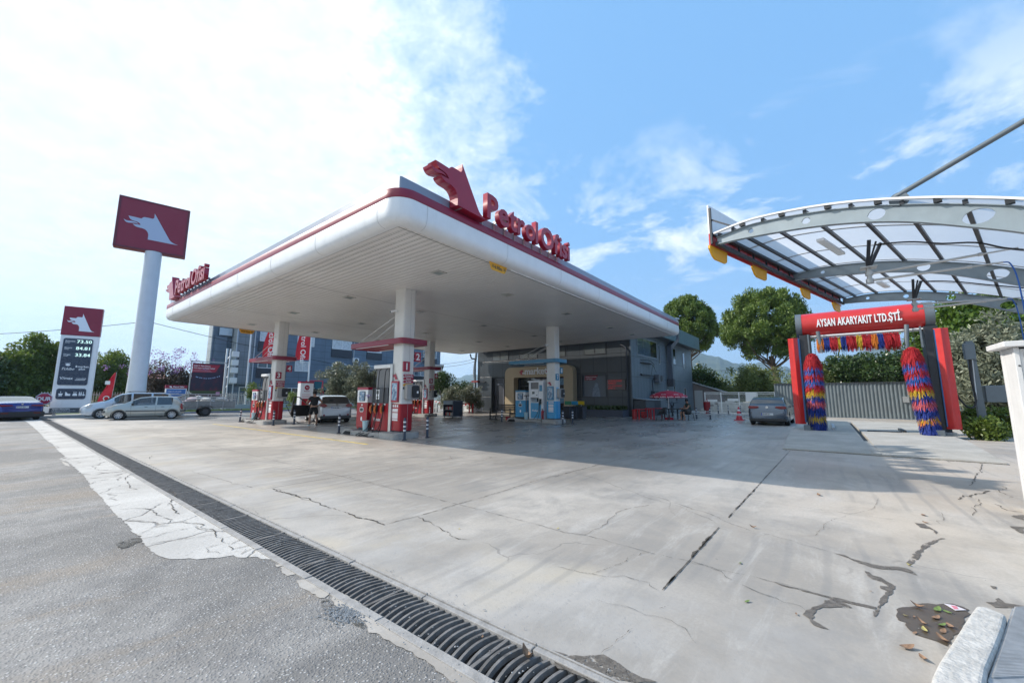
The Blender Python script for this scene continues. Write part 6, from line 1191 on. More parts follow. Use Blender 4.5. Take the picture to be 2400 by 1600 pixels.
def car(lab, cat, loc, rz, L, W, top, belt, roofw, rear_x, front_x, wr, paint, win, ws, rs, sill=.22, spokes=5, glass=tint, ang=0, name='parked_car', hole=None):
    """x runs from the rear (0) to the front (L); top/belt: height tables; win: list of (x0, x1) side windows; ws/rs: windscreen and rear screen ranges"""
    c = thing(name, lab, cat, loc, rz); X0 = -L / 2
    hwt = [(0, .80), (.03, .88), (.10, .94), (.28, .985), (.7, 1), (L - 1.0, 1), (L - .5, .955), (L - .2, .87), (L - .06, .76), (L, .62)]
    xs = sorted(set([round(v, 3) for v in list(np.linspace(0, L, 96)) + [.03, .07] + [a for w in win for a in w] + list(ws) + list(rs)]))
    NR = 13; rows = []
    for x in xs:
        w = W / 2 * interp(hwt, x); zt = interp(top, x); zb = sill + (.12 * max(0, (x - (L - .5)) / .5) ** 2) + (.10 * max(0, (.35 - x) / .35) ** 2)
        be = min(interp(belt, x), zt - .05); za = 0
        for xw in (rear_x, front_x):
            R = wr + .065; d = abs(x - xw)
            if d < R: za = max(za, wr * 0 + (wr - .0) + math.sqrt(R * R - d * d) - .0)
        zlow = max(zb, za); gh = zt - be; rw = w * (roofw + (1 - roofw) * max(0, 1 - gh / .42)) if gh < .42 else w * roofw
        fz = lambda z: max(z, zlow + .0)
        ring = [(0, zb + .02), (w * .80, zb + .02), (w * .93, zlow if za else zb + .0), (w * .985, fz(zb + .08)), (w, fz(zb + (be - zb) * .42)), (w * .995, fz(zb + (be - zb) * .72)), (w * .975, fz(be - .07)), (w * .955, be),
                (w * .955 + (rw - w * .955) * .5, be + (gh - .07) * .52 if gh > .1 else be + gh * .3), (rw, be + gh - .07 if gh > .1 else be + gh * .55), (rw * .95, zt - (.028 if gh > .1 else gh * .2)), (rw * .70, zt - .006), (0, zt)]
        rows.append([(X0 + x, y, z) for y, z in ring])
    faces = {'body': [], 'win': {}, 'ws': [], 'rs': []}
    n = len(xs)
    body, wsb, rsb, wb = MB(), MB(), MB(), {}
    for i in range(n - 1):
        xm = (xs[i] + xs[i + 1]) / 2
        for j in range(NR - 1):
            q = [rows[i][j], rows[i + 1][j], rows[i + 1][j + 1], rows[i][j + 1]]
            for s in (1, -1):
                qq = [(p[0], p[1] * s, p[2]) for p in q]; 
                if s == 1: qq = qq[::-1]
                tgt = body
                if j in (7, 8):
                    for k, (a, b_) in enumerate(win):
                        if a <= xm <= b_ and interp(top, xm) - interp(belt, xm) > .12: tgt = wb.setdefault((k, s), MB())
                if j >= 9 and ws[0] <= xm <= ws[1]: tgt = wsb if j >= 10 else body
                if j >= 9 and rs[0] <= xm <= rs[1]: tgt = rsb if j >= 10 else body
                if hole and s in hole[2] and hole[0] <= xm <= hole[1] and 4 <= j <= 8: continue
                tgt.add(qq, [(0, 1, 2, 3)])
    for i in (0, n - 1):
        pts = [(p[0], p[1], p[2]) for p in rows[i]] + [(p[0], -p[1], p[2]) for p in rows[i][-2:0:-1]]
        body.add(pts, [tuple(range(len(pts)))] if i else [tuple(range(len(pts)))[::-1]])
    def fin(b, nm, m, par=c):
        o = b.build(nm, m, par); me = o.data
        import bmesh
        bm = bmesh.new(); bm.from_mesh(me); bmesh.ops.remove_doubles(bm, verts=bm.verts, dist=.0008); bmesh.ops.recalc_face_normals(bm, faces=bm.faces); bm.to_mesh(me); bm.free()
        me.polygons.foreach_set('use_smooth', [True] * len(me.polygons)); me.set_sharp_from_angle(angle=math.radians(38)); return o
    bo = fin(body, 'body', paint)
    if wsb.f: fin(wsb, 'windscreen', glass)
    if rsb.f: fin(rsb, 'rear_window', tint)
    for k, b in sorted(wb.items(), key=lambda t: str(t[0])): fin(b, 'side_window', glass if k[0] == len(win) - 1 else tint)
    b = MB(); b.box(X0 + .2, X0 + L - .25, -W * .38, W * .38, sill - .03, sill + .5); b.build('underbody', under_m, c)
    for xw in (rear_x, front_x):
        for s in (-1, 1):
            yo = s * (W / 2 - .015); yi = s * (W / 2 - .22); b = MB()
            prof = [(wr - .04, 0), (wr - .005, .02), (wr, .06), (wr, .15), (wr - .02, .2)]
            vs = []; m = 28
            for r_, d in prof:
                for k in range(m): a = 2 * PI * k / m; vs.append((X0 + xw + r_ * math.cos(a), yo - s * d, wr + r_ * math.sin(a)))
            for k in range(m): a = 2 * PI * k / m; vs.append((X0 + xw + wr * .66 * math.cos(a), yo - s * .01, wr + wr * .66 * math.sin(a)))
            P = len(prof); fs = [(i * m + k, i * m + (k + 1) % m, (i + 1) * m + (k + 1) % m, (i + 1) * m + k) for i in range(P - 1) for k in range(m)] + [(k, (k + 1) % m, P * m + (k + 1) % m, P * m + k) for k in range(m)] + [tuple((P - 1) * m + k for k in range(m))]
            b.add(vs, fs); wh_ = b.build('wheel', tyre_m, c, smooth=True, angle=50)
            b = MB(); cx_, cz_ = X0 + xw, wr; rr = wr * .66
            b.cyl((cx_, yo - s * .06, cz_), (cx_, yo - s * .075, cz_), rr, n=24); d_ = b.build('brake_disc', under_m, wh_)
            b = MB(); 
            for k in range(28):
                a0, a1 = 2 * PI * k / 28, 2 * PI * (k + 1) / 28
                b.quad(*[(cx_ + r_ * math.cos(a), yo + s * .0 - s * (0 if r_ == rr else .02), cz_ + r_ * math.sin(a)) for r_, a in ((rr, a0), (rr, a1), (rr * .86, a1), (rr * .86, a0))])
            for k in range(spokes):
                a = 2 * PI * k / spokes + .3; b.bar((cx_, yo - s * .02, cz_), (cx_ + rr * .9 * math.cos(a), yo - s * .015, cz_ + rr * .9 * math.sin(a)), .05 if spokes > 6 else .075, .02, up=(0, 1, 0))
            b.cyl((cx_, yo - s * .035, cz_), (cx_, yo - s * .005, cz_), rr * .26, n=14); b.build('rim', rim_m, wh_)
    return c, X0
def plate(c, x, z, txt, s=-1, w=.52, y=0):
    b = MB(); b.box(x - .012, x, y - w / 2, y + w / 2, z - .055, z + .055); p = b.build('number_plate', plate_m, c); b = MB(); b.box(x - .014, x - .0121, y + w / 2 - .04, y + w / 2, z - .055, z + .055); b.build('blue_band', mat('plate_blue', (.02, .06, .4), .4), p)
    text(txt, .10, 'lettering', black_pl, p, (x - .0135, y + w / 2 - .055, z - .036), (0, -1, 0), (0, 0, 1), .002, .0015, xs=.72)
def strip(b, pts, h, t=.02):
    for p, q in zip(pts, pts[1:]): b.bar(p, q, t, h)
sil = mat('paint_silver', (.42, .43, .40), .28, .55, coat=.8, var=.0, dirt=.0); whi = mat('paint_pale_silver', (.52, .58, .64), .28, .35, coat=.8)
# silver hatchback, side on, tailgate open
silv, x0 = car('silver five door hatchback with open tailgate parked side on by the totem', 'car', (5.92 , 34.04, 0), math.radians(164.8), 3.78, 1.62,
    [(0, .62), (.05, .92), (.12, 1.0), (.42, 1.37), (.8, 1.42), (1.6, 1.43), (2.15, 1.37), (2.95, .99), (3.3, .90), (3.62, .76), (3.78, .60)], [(0, .86), (.5, .90), (2.6, .87), (3.78, .8)], .80, .60, 3.05, .29, sil,
    [(.62, 1.36), (1.44, 2.5)], (2.18, 2.93), (.13, .42), sill=.20, spokes=9, glass=cg)
bt = mat('bumper_grey', (.06, .065, .07), .6)
b = MB()
for s in (-1, 1): b.box(x0 + .95, x0 + 2.75, s * .81 - .012, s * .81 + .012, .50, .56)
b.build('side_strip', bt, silv); b = MB(); b.prism(rrect(-.02, .26, -.80, .80, .1), (x0, 0, .46), (1, 0, 0), (0, 1, 0), .0, .09); b.build('rear_bumper', bt, silv); b = MB(); b.prism(rrect(3.52, 3.795, -.66, .66, .13), (x0, 0, .46), (1, 0, 0), (0, 1, 0), 0, .10); b.build('front_bumper', bt, silv)
for s in (-1, 1):
    b = MB(); b.prism([(.06, .60), (.24, .60), (.20, .98), (.13, .98)], (x0, s * .745 + (.012 if s > 0 else -.012), 0), (1, 0, 0), (0, 0, 1), -.02, .02); b.build('tail_light', tail_m, silv, bevel=.01)
    b = MB(); b.prism([(3.28, .64), (3.62, .60), (3.58, .74), (3.32, .80)], (x0, s * .70, 0), (1, 0, 0), (0, 0, 1), -.03, .03); b.build('head_light', head_m, silv, bevel=.02)
    b = MB(); b.box(x0 + 2.42, x0 + 2.52, s * .80, s * .96, .88, 1.0); b.build('mirror', black_pl, silv, bevel=.02)
    for x in (1.0, 1.78): b = MB(); b.box(x0 + x, x0 + x + .15, s * .80, s * .825, .76, .79); b.build('door_handle', bt, silv, bevel=.006)
    b = MB()
    for x in (.66, 1.40, 2.52): b.bar((x0 + x + (.12 if x == .66 else 0), s * .812, .26 + (.3 if x == .66 else 0)), (x0 + x + (0 if x != 2.52 else .02), s * .80, .86), .008, .006, up=(0, 1, 0))
    b.build('door_gap', under_m, silv)
b = MB(); V = [(-.02, 1.40), (-.28, 1.50), (-.60, 1.62), (-.66, 1.56), (-.30, 1.43), (-.04, 1.34)]
b.prism([(x + .42, z) for x, z in V], (x0, -.58, 0), (1, 0, 0), (0, 0, 1), -1.16, 0); tg = b.build('open_tailgate', tint, silv, bevel=.01); b = MB()
for y in (-.6, .6): b.bar((x0 + .40, y, 1.38), (x0 - .22, y, 1.63), .05, .05); b.bar((x0 + .3, y * .92, 1.05), (x0 + .1, y * .92, 1.48), .02, .02)
b.bar((x0 - .22, -.6, 1.62), (x0 - .22, .6, 1.62), .06, .09); b.build('tailgate_frame', sil, tg)
# pale people carrier behind it
van, x0 = car('pale silver estate car with roof rails parked behind the silver hatchback', 'car', (5.55, 37.25, 0), math.radians(178.5), 4.47, 1.74,
    [(0, .7), (.04, 1.0), (.10, 1.15), (.22, 1.60), (.6, 1.66), (2.2, 1.66), (2.7, 1.58), (3.5, 1.10), (4.1, .96), (4.35, .80), (4.47, .62)], [(0, .96), (.5, .98), (3.2, .95), (4.47, .85)], .82, .66, 3.60, .31, whi,
    [(.35, 1.15), (1.25, 2.15), (2.25, 3.05)], (2.72, 3.48), (.11, .22), sill=.21, spokes=6, glass=cg)
b = MB()
for s in (-.62, .62): b.tube([(x0 + .5, s, 1.66), (x0 + .6, s, 1.72), (x0 + 2.2, s, 1.73), (x0 + 2.4, s, 1.66)], .018, 6)
b.build('roof_rail', black_pl, van)
for s in (-1, 1):
    b = MB(); b.prism([(3.95, .70), (4.32, .66), (4.22, .84), (4.0, .90)], (x0, s * .77, 0), (1, 0, 0), (0, 0, 1), -.03, .03); b.build('head_light', head_m, van, bevel=.02)
    b = MB(); b.box(x0 + 3.0, x0 + 3.12, s * .86, s * 1.02, .95, 1.1); b.build('mirror', whi, van, bevel=.03)
    for x in (1.35, 2.3): b = MB(); b.box(x0 + x, x0 + x + .16, s * .86, s * .885, .86, .89); b.build('door_handle', whi, van)
    b = MB()
    for x in (1.2, 2.2, 3.12): b.bar((x0 + x, s * .868, .28), (x0 + x, s * .86, .94), .008, .006, up=(0, 1, 0))
    b.build('door_gap', under_m, van)
b = MB(); b.prism(rrect(4.30, 4.485, -.45, .45, .06), (x0, 0, .40), (1, 0, 0), (0, 1, 0), 0, .10); b.build('grille', black_pl, van)
# trailer with sacks
tr = thing('cargo_trailer', 'grey slatted cargo trailer loaded with sacks behind the silver hatchback', 'trailer', (9.35, 36.2, 0), math.radians(172))
trm = mat('trailer_grey', (.25, .26, .26), .6, .2, var=.2, scale=6, dirt=.5)
b = MB(); b.box(-1.9, 1.9, -.75, .75, .55, .62); b.build('bed', trm, tr)
for s in (-.75, .75): b = MB(); b.box(-1.9, 1.9, s - .02, s + .02, .62, 1.06); b.build('side_board', trm, tr, bevel=.005)
b = MB()
for z in (1.2, 1.38, 1.56):
    for s in (-.75, .75): b.box(-1.9, 1.9, s - .02, s + .02, z - .03, z + .03)
    for s in (-1.9, 1.9): b.box(s - .02, s + .02, -.75, .75, z - .03, z + .03)
for k in range(6):
    for s in (-.77, .77): b.box(-1.9 + k * .76 - .02, -1.9 + k * .76 + .02, s - .02, s + .02, .55, 1.6)
b.build('slat_rail', galv, tr)
for s in (-.95, .95):
    b = MB(); b.cyl((-.1, s - .09, .33), (-.1, s + .09, .33), .33, n=24); w = b.build('wheel', tyre_m, tr, smooth=True); b = MB(); b.cyl((-.1, s - .095, .33), (-.1, s + .095, .33), .18, n=18); b.build('rim', dark_metal, w)
    b = MB(); b.add([(-.55, s - .12, .5), (-.35, s - .12, .76), (.15, s - .12, .76), (.35, s - .12, .5), (-.55, s + .12, .5), (-.35, s + .12, .76), (.15, s + .12, .76), (.35, s + .12, .5)], [(0, 1, 5, 4), (1, 2, 6, 5), (2, 3, 7, 6)]); b.build('mudguard', mat('rusty_brown', (.14, .08, .06), .8, var=.3), tr)
b = MB(); b.bar((1.9, -.5, .5), (3.0, 0, .45), .06, .08); b.bar((1.9, .5, .5), (3.0, 0, .45), .06, .08); b.build('drawbar', trm, tr)
sack = mat('sack_white', (.55, .54, .52), .8, var=.2, scale=6); sack2 = mat('sack_pink', (.50, .40, .42), .8, var=.2)
M_tr = Matrix.Translation((9.35, 36.2, 0)) @ Matrix.Rotation(math.radians(172), 4, 'Z')
for i, (x, y, z, r) in enumerate(((-1.4, -.3, .85, .36), (-.6, -.35, .88, .38), (.3, -.3, .9, .4), (1.1, -.35, .88, .38), (1.5, .3, .9, .36), (-.2, .3, 1.1, .4), (.7, .25, 1.15, .35), (-1.1, .3, 1.1, .38), (.2, -.2, 1.3, .28))):
    b = MB(); prof = [(.02, -r * .62), (r * .7, -r * .6), (r, -r * .1), (r * .9, r * .35), (r * .45, r * .62), (.05, r * .7)]; b.lathe(prof, 12)
    o = b.build('sack', sack if i % 3 else sack2, None, smooth=True, loc=M_tr @ Vector((x, y, z))); o.rotation_euler = (random.uniform(-.3, .3), random.uniform(-.3, .3), random.random() * 3); o.scale = (1.15, .85, .8); tag(o, 'filled pale sack lying in the slatted cargo trailer', 'sack', 'sacks in the cargo trailer')
# blue saloon at the left edge
blu = mat('paint_deep_blue', (.008, .03, .20), .22, .45, coat=1.0)
bls, x0 = car('glossy blue coupe saloon cut by the left picture edge, seen from behind', 'car', (.75 - .2, 37.6 + 2.0, 0), math.radians(100), 4.75, 1.86,
    [(0, .66), (.03, .90), (.08, 1.03), (.35, 1.06), (.6, 1.11), (1.6, 1.40), (2.3, 1.44), (2.8, 1.38), (3.5, 1.03), (4.3, .88), (4.6, .75), (4.75, .6)], [(0, .95), (.8, 1.0), (3.2, .96), (4.75, .8)], .74, .92, 3.75, .34, blu,
    [(1.25, 1.95), (2.03, 3.0)], (2.85, 3.45), (.62, 1.6), sill=.18, spokes=10)
b = MB(); b.prism(rrect(-.93, .93, .22, .52, .08), (x0 + .02, 0, 0), (0, -1, 0), (0, 0, 1), -.05, .03); b.build('rear_diffuser', black_pl, bls)
for s in (-1, 1): b = MB(); b.prism([(s * x, z) for x, z in ((.36, .86), (.80, .82), (.86, .93), (.36, .915))], (x0 + .01, 0, 0), (0, -1, 0), (0, 0, 1), -.06, .03); b.build('tail_light', tail_m, bls); b = MB(); b.box(x0 - .03, x0, s * .62 - .14, s * .62 + .14, .42, .46); b.build('reflector', tail_m, bls)
plate(bls, x0 - .02, .78, '34 GIT 824'); b = MB(); b.cyl((x0 - .0, 0, .955), (x0 - .02, 0, .955), .045, n=16); b.build('badge', chrome, bls); b = MB(); b.add([(x0 + 1.95, -.02, 1.43), (x0 + 2.1, -.0, 1.43), (x0 + 1.93, 0, 1.50), (x0 + 1.95, .02, 1.43)], [(0, 1, 2), (1, 3, 2), (0, 2, 3)]); b.build('roof_fin', blu, bls)
# grey white hatchback at pump 3, driver's door open
grw = mat('paint_silver_white', (.50, .51, .52), .25, .4, coat=.9)
rc = Vector((11.75, 22.0, 0)); hd = math.radians(76); ctr = rc + Vector((math.cos(hd), math.sin(hd), 0)) * (4.15 / 2 - .72)
toy, x0 = car('silver white hatchback refuelling with its front left door open', 'car', (ctr.x, ctr.y, 0), hd, 4.15, 1.76,
    [(0, .72), (.03, .95), (.09, 1.05), (.42, 1.44), (.9, 1.51), (1.7, 1.53), (2.3, 1.47), (3.15, 1.08), (3.7, .94), (4.0, .78), (4.15, .62)], [(0, .97), (.6, 1.0), (2.9, .95), (4.15, .82)], .78, .72, 3.32, .31, grw,
    [(.65, 1.0), (1.05, 1.72), (1.82, 2.75)], (2.36, 3.12), (.10, .46), sill=.20, spokes=7, hole=(1.85, 2.72, (1,)))
b = MB(); b.box(x0 + 1.2, x0 + 3.0, -.60, .60, .3, .95); b.build('interior', mat('car_interior', (.02, .02, .022), .8), toy); 
for y in (-.36, .36): b = MB(); b.box(x0 + 1.45, x0 + 1.62, y - .23, y + .23, .5, 1.22); b.build('seat', mat('seat_cloth', (.035, .035, .04), .9), toy, bevel=.03)
for s in (-1, 1):
    b = MB(); b.prism([(s * x, z) for x, z in ((.46, .93), (.60, 1.05), (.80, 1.03), (.845, .90), (.62, .84))], (x0 + .055, 0, 0), (0, -1, 0), (0, 0, 1), -.09, .07); b.build('tail_light', tail_m, toy, bevel=.012)
    b = MB(); b.cyl((x0 + .05, s * .62, .44), (x0 - .015, s * .62, .44), .05, n=12); b.build('reflector', tail_m, toy)
b = MB(); b.prism(rrect(-.80, .80, .25, .40, .05), (x0 + .02, 0, 0), (0, -1, 0), (0, 0, 1), -.05, .035); b.build('bumper_insert', bt, toy)
plate(toy, x0 - .005, .83, '45 NK 220'); b = MB(); b.cyl((x0 + .03, 0, 1.02), (x0 - .0, 0, 1.01), .05, n=14); b.build('badge', chrome, toy); b = MB(); b.bar((x0 + .16, -.28, 1.10), (x0 + .2, .1, 1.14), .02, .02); b.build('wiper', black_pl, toy)
dpiv = Vector((x0 + 2.78, .86, 0)); da = math.radians(180 - 68)
b = MB(); du_ = Vector((math.cos(da), math.sin(da), 0)); dn = Vector((-du_.y, du_.x, 0))
dp = [(0, .30), (1.0, .30), (1.04, .55), (.98, .95), (0, .93)]
b.prism(dp, dpiv, du_, (0, 0, 1), -.05, .05); dd = b.build('open_door', mat('door_inner_black', (.018, .018, .02), .6), toy, bevel=.015); b = MB(); b.prism(dp, dpiv, du_, (0, 0, 1), .051, .062); b.build('outer_skin', grw, dd)
b = MB()
for p, q in zip([(0.02, .93), (.62, 1.40), (.90, 1.40), (.98, .95)], [(.62, 1.40), (.90, 1.40), (.98, .95)]): b.bar(dpiv + du_ * p[0] + Vector((0, 0, p[1])), dpiv + du_ * q[0] + Vector((0, 0, q[1])), .05, .05, up=dn)
b.build('window_frame', black_pl, dd)
# blue grey hatchback by the car wash
gfp = mat('paint_blue_grey', (.075, .10, .14), .25, .6, coat=1.0)
gx = 24.55
golf, x0 = car('blue grey hatchback seen from behind left of the car wash', 'car', (gx + 2.14, 2.42, 0), math.radians(-1), 4.28, 1.79,
    [(0, .70), (.03, .96), (.09, 1.05), (.40, 1.40), (.8, 1.47), (1.7, 1.48), (2.4, 1.42), (3.2, 1.03), (3.9, .88), (4.15, .74), (4.28, .6)], [(0, .96), (.6, .99), (3.0, .93), (4.28, .8)], .78, .80, 3.42, .32, gfp,
    [(.62, 1.0), (1.06, 1.8), (1.88, 2.85)], (2.46, 3.16), (.10, .44), sill=.20, spokes=5)
for s in (-1, 1): b = MB(); b.prism([(s * x, z) for x, z in ((.36, .91), (.38, .985), (.80, 1.0), (.85, .91), (.80, .86), (.55, .86))], (x0 + .05, 0, 0), (0, -1, 0), (0, 0, 1), -.09, .065); b.build('tail_light', tail_m, golf, bevel=.01)
b = MB(); b.prism(rrect(-.82, .82, .24, .36, .04), (x0 + .02, 0, 0), (0, -1, 0), (0, 0, 1), -.05, .035); b.build('bumper_insert', black_pl, golf); plate(golf, x0 - .02, .58, '48 BVF 871'); b = MB(); b.cyl((x0 + .03, 0, .93), (x0 - .01, 0, .93), .06, n=18); b.build('badge', chrome, golf)
for s in (-1, 1): b = MB(); b.box(x0 + 2.9, x0 + 3.0, s * .88, s * 1.04, .92, 1.04); b.build('mirror', gfp, golf, bevel=.03)
# ---------------------------------------------------------------- people
def figure(name, lab, loc, rz, J, E, mats, scale=1.0):
    """J: joints name -> (x, y, z, r); E: bones; one continuous skinned body; mats: (skin)"""
    root = thing(name, lab, 'person', loc, rz)
    def skin(Js, Es, nm, m, parent, sub=2, rootj=None):
        names = list(Js); me = bpy.data.meshes.new(nm); me.from_pydata([Js[k][:3] for k in names], [(names.index(a), names.index(b_)) for a, b_ in Es], []); ob = bpy.data.objects.new(nm, me); COL.objects.link(ob)
        md = ob.modifiers.new('s', 'SKIN'); 
        for i, k in enumerate(names):
            r = Js[k][3]; r = r if isinstance(r, tuple) else (r, r); me.skin_vertices[0].data[i].radius = r; me.skin_vertices[0].data[i].use_root = (k == (rootj or names[0]))
        sb = ob.modifiers.new('u', 'SUBSURF'); sb.levels = sub; sb.render_levels = sub; bpy.context.view_layer.update()
        me2 = bpy.data.meshes.new_from_object(ob.evaluated_get(bpy.context.evaluated_depsgraph_get())); bpy.data.objects.remove(ob)
        me2.materials.clear(); me2.materials.append(m); me2.polygons.foreach_set('use_smooth', [True] * len(me2.polygons)); o = bpy.data.objects.new(nm, me2); COL.objects.link(o); o.parent = parent; return o
    return root, skin
skin_m = mat('skin', (.33, .18, .12), .55, var=.06); hair_m = mat('hair_black', (.015, .013, .012), .7, var=.2, scale=60); tee = mat('black_tshirt', (.014, .014, .016), .85, var=.2, scale=12); shorts_m = mat('black_shorts', (.012, .012, .014), .9, var=.2)
mx, my = G(733, 996)
man, skin = figure('person', 'person in black t-shirt and shorts standing by the open car, seen from behind', (mx, my, 0), math.radians(66), None, None, None)
# local frame: x = forward (away from the camera), y = left
J = dict(pel=(0, 0, .92, (.15, .12)), spi=(.02, 0, 1.08, (.14, .11)), che=(.05, 0, 1.28, (.17, .12)), nec=(.08, 0, 1.45, .06), hd0=(.12, 0, 1.53, .07), hd1=(.14, 0, 1.63, (.085, .095)), hd2=(.14, 0, 1.70, .06),
 shl=(.05, .17, 1.38, .07), ell=(.02, .34, 1.14, .045), wrl=(.20, .26, 1.02, .032), shr=(.05, -.17, 1.38, .07), elr=(-.06, -.36, 1.14, .045), wrr=(.04, -.20, .98, .032),
 hipl=(0, .09, .84, .10), knl=(.03, .15, .48, .06), anl=(-.03, .17, .09, .038), tol=(.14, .19, .035, .035), hipr=(0, -.09, .84, .10), knr=(.03, -.14, .48, .06), anr=(-.02, -.16, .09, .038), tor=(.14, -.18, .035, .035))
Eb = [('pel', 'spi'), ('spi', 'che'), ('che', 'nec'), ('nec', 'hd0'), ('hd0', 'hd1'), ('hd1', 'hd2'), ('che', 'shl'), ('shl', 'ell'), ('ell', 'wrl'), ('che', 'shr'), ('shr', 'elr'), ('elr', 'wrr'), ('pel', 'hipl'), ('hipl', 'knl'), ('knl', 'anl'), ('anl', 'tol'), ('pel', 'hipr'), ('hipr', 'knr'), ('knr', 'anr'), ('anr', 'tor')]
def hand(J, Eb, w, p, dirv, k):
    d = Vector(dirv).normalized(); s = d.orthogonal().normalized(); p = Vector(p); J['pa' + k] = (*(p + d * .06), (.034, .018)); Eb.append((w, 'pa' + k))
    for i in range(4):
        q = p + d * .10 + s * (i - 1.5) * .020; e = q + d * (.055 + .01 * (1 - abs(i - 1.2))) + Vector((0, 0, -.02)); J[f'f{k}{i}'] = (*q, .009); J[f'g{k}{i}'] = (*e, .008); Eb.append(('pa' + k, f'f{k}{i}')); Eb.append((f'f{k}{i}', f'g{k}{i}'))
    q = p + d * .05 + s * .045; J['t' + k] = (*q, .010); J['u' + k] = (*(q + d * .04 + s * .01), .009); Eb.append(('pa' + k, 't' + k)); Eb.append(('t' + k, 'u' + k))
hand(J, Eb, 'wrl', J['wrl'][:3], (.7, -.3, -.2), 'l'); hand(J, Eb, 'wrr', J['wrr'][:3], (.4, .5, -.5), 'r')
skin(J, Eb, 'body', skin_m, man, 2, 'pel')
T = {k: (J[k][0], J[k][1], J[k][2], J[k][3]) for k in ('pel', 'spi', 'che', 'shl', 'shr')}; T['pel'] = (0, 0, .93, (.172, .142)); T['spi'] = (.02, 0, 1.08, (.165, .135)); T['che'] = (.05, 0, 1.28, (.19, .14)); T['nk'] = (.075, 0, 1.42, .075); T['shl'] = (.05, .175, 1.375, .085); T['shr'] = (.05, -.175, 1.375, .085)
T['sl'] = (.035, .27, 1.24, .066); T['sr'] = (-.01, -.28, 1.24, .066)
skin(T, [('pel', 'spi'), ('spi', 'che'), ('che', 'nk'), ('che', 'shl'), ('che', 'shr'), ('shl', 'sl'), ('shr', 'sr')], 't_shirt', tee, man, 2, 'pel')
S = dict(w=(0, 0, .95, (.168, .135)), p=(0, 0, .86, (.165, .14)), l=(0, .10, .76, .115), l2=(.02, .14, .52, .095), r=(0, -.10, .76, .115), r2=(.02, -.14, .52, .095)); skin(S, [('w', 'p'), ('p', 'l'), ('l', 'l2'), ('p', 'r'), ('r', 'r2')], 'shorts', shorts_m, man, 2, 'p')
b = MB(); b.lathe([(.03, 1.715), (.075, 1.70), (.095, 1.66), (.098, 1.61), (.09, 1.575), (.07, 1.55)], 16, (.125, 0, .015)); b.build('hair', hair_m, man, smooth=True)
for s in (-1, 1):
    b = MB(); b.prism(rrect(-.06, .20, -.05, .05, .045), (0, s * .18, 0), (1, 0, 0), (0, 1, 0), .0, .022); b.box(.06, .1, s * .18 - .045, s * .18 + .045, .05, .075); b.build('flip_flop', mat('flipflop_blue', (.12, .32, .42), .6) if s > 0 else mat('flipflop_dark', (.05, .06, .07), .6), man)
b = MB()
for s in (-.03, .03): b.lathe([(.002, -.01), (.011, 0), (.002, .01)], 8, (.222, s, 1.64))
b.build('eyes', black_pl, man); b = MB(); b.add([(.215, -.012, 1.60), (.215, .012, 1.60), (.245, 0, 1.595), (.22, 0, 1.645)], [(0, 2, 3), (2, 1, 3), (0, 1, 2)]); b.build('nose', skin_m, man)
# seated man, side on, in the dark chair facing left
sm2, skin = figure('person', 'seated person in dark green shirt at the parasol table', (chx, chy, 0), HEAD + PI / 2 + .15, None, None, None)
J = dict(pel=(-.05, 0, .52, (.15, .13)), spi=(-.06, 0, .70, (.14, .12)), che=(-.02, 0, .90, (.17, .13)), nec=(.02, 0, 1.06, .06), hd0=(.06, 0, 1.14, .07), hd1=(.08, 0, 1.24, (.085, .095)), hd2=(.08, 0, 1.31, .06),
 shl=(0, .17, .99, .065), ell=(.16, .22, .76, .045), wrl=(.38, .16, .74, .032), shr=(0, -.17, .99, .065), elr=(.16, -.22, .76, .045), wrr=(.38, -.14, .74, .032),
 hipl=(.02, .09, .50, .095), knl=(.42, .13, .50, .062), anl=(.30, .14, .09, .038), tol=(.46, .14, .035, .035), hipr=(.02, -.09, .50, .095), knr=(.44, -.12, .50, .062), anr=(.40, -.12, .09, .038), tor=(.56, -.12, .035, .035))
Eb = [('pel', 'spi'), ('spi', 'che'), ('che', 'nec'), ('nec', 'hd0'), ('hd0', 'hd1'), ('hd1', 'hd2'), ('che', 'shl'), ('shl', 'ell'), ('ell', 'wrl'), ('che', 'shr'), ('shr', 'elr'), ('elr', 'wrr'), ('pel', 'hipl'), ('hipl', 'knl'), ('knl', 'anl'), ('anl', 'tol'), ('pel', 'hipr'), ('hipr', 'knr'), ('knr', 'anr'), ('anr', 'tor')]
hand(J, Eb, 'wrl', J['wrl'][:3], (1, -.2, 0), 'l'); hand(J, Eb, 'wrr', J['wrr'][:3], (1, .2, 0), 'r'); skin(J, Eb, 'body', skin_m, sm2, 2, 'pel')
T = dict(pel=(-.05, 0, .55, (.175, .155)), spi=(-.06, 0, .70, (.17, .145)), che=(-.02, 0, .90, (.195, .155)), nk=(.01, 0, 1.03, .08), shl=(0, .175, .985, .082), shr=(0, -.175, .985, .082), sl=(.08, .20, .87, .066), sr=(.08, -.20, .87, .066)); skin(T, [('pel', 'spi'), ('spi', 'che'), ('che', 'nk'), ('che', 'shl'), ('che', 'shr'), ('shl', 'sl'), ('shr', 'sr')], 'shirt', mat('dark_green_shirt', (.02, .045, .04), .85), sm2, 2, 'pel')
S = dict(p=(-.03, 0, .51, (.165, .145)), l=(.1, .10, .50, .11), l2=(.40, .13, .50, .085), r=(.1, -.10, .50, .11), r2=(.42, -.12, .50, .085)); skin(S, [('p', 'l'), ('l', 'l2'), ('p', 'r'), ('r', 'r2')], 'shorts', shorts_m, sm2, 2, 'p')
b = MB(); b.lathe([(.03, 1.325), (.075, 1.31), (.095, 1.27), (.098, 1.22), (.09, 1.185), (.07, 1.16)], 16, (.065, 0, .015)); b.build('hair', hair_m, sm2, smooth=True)
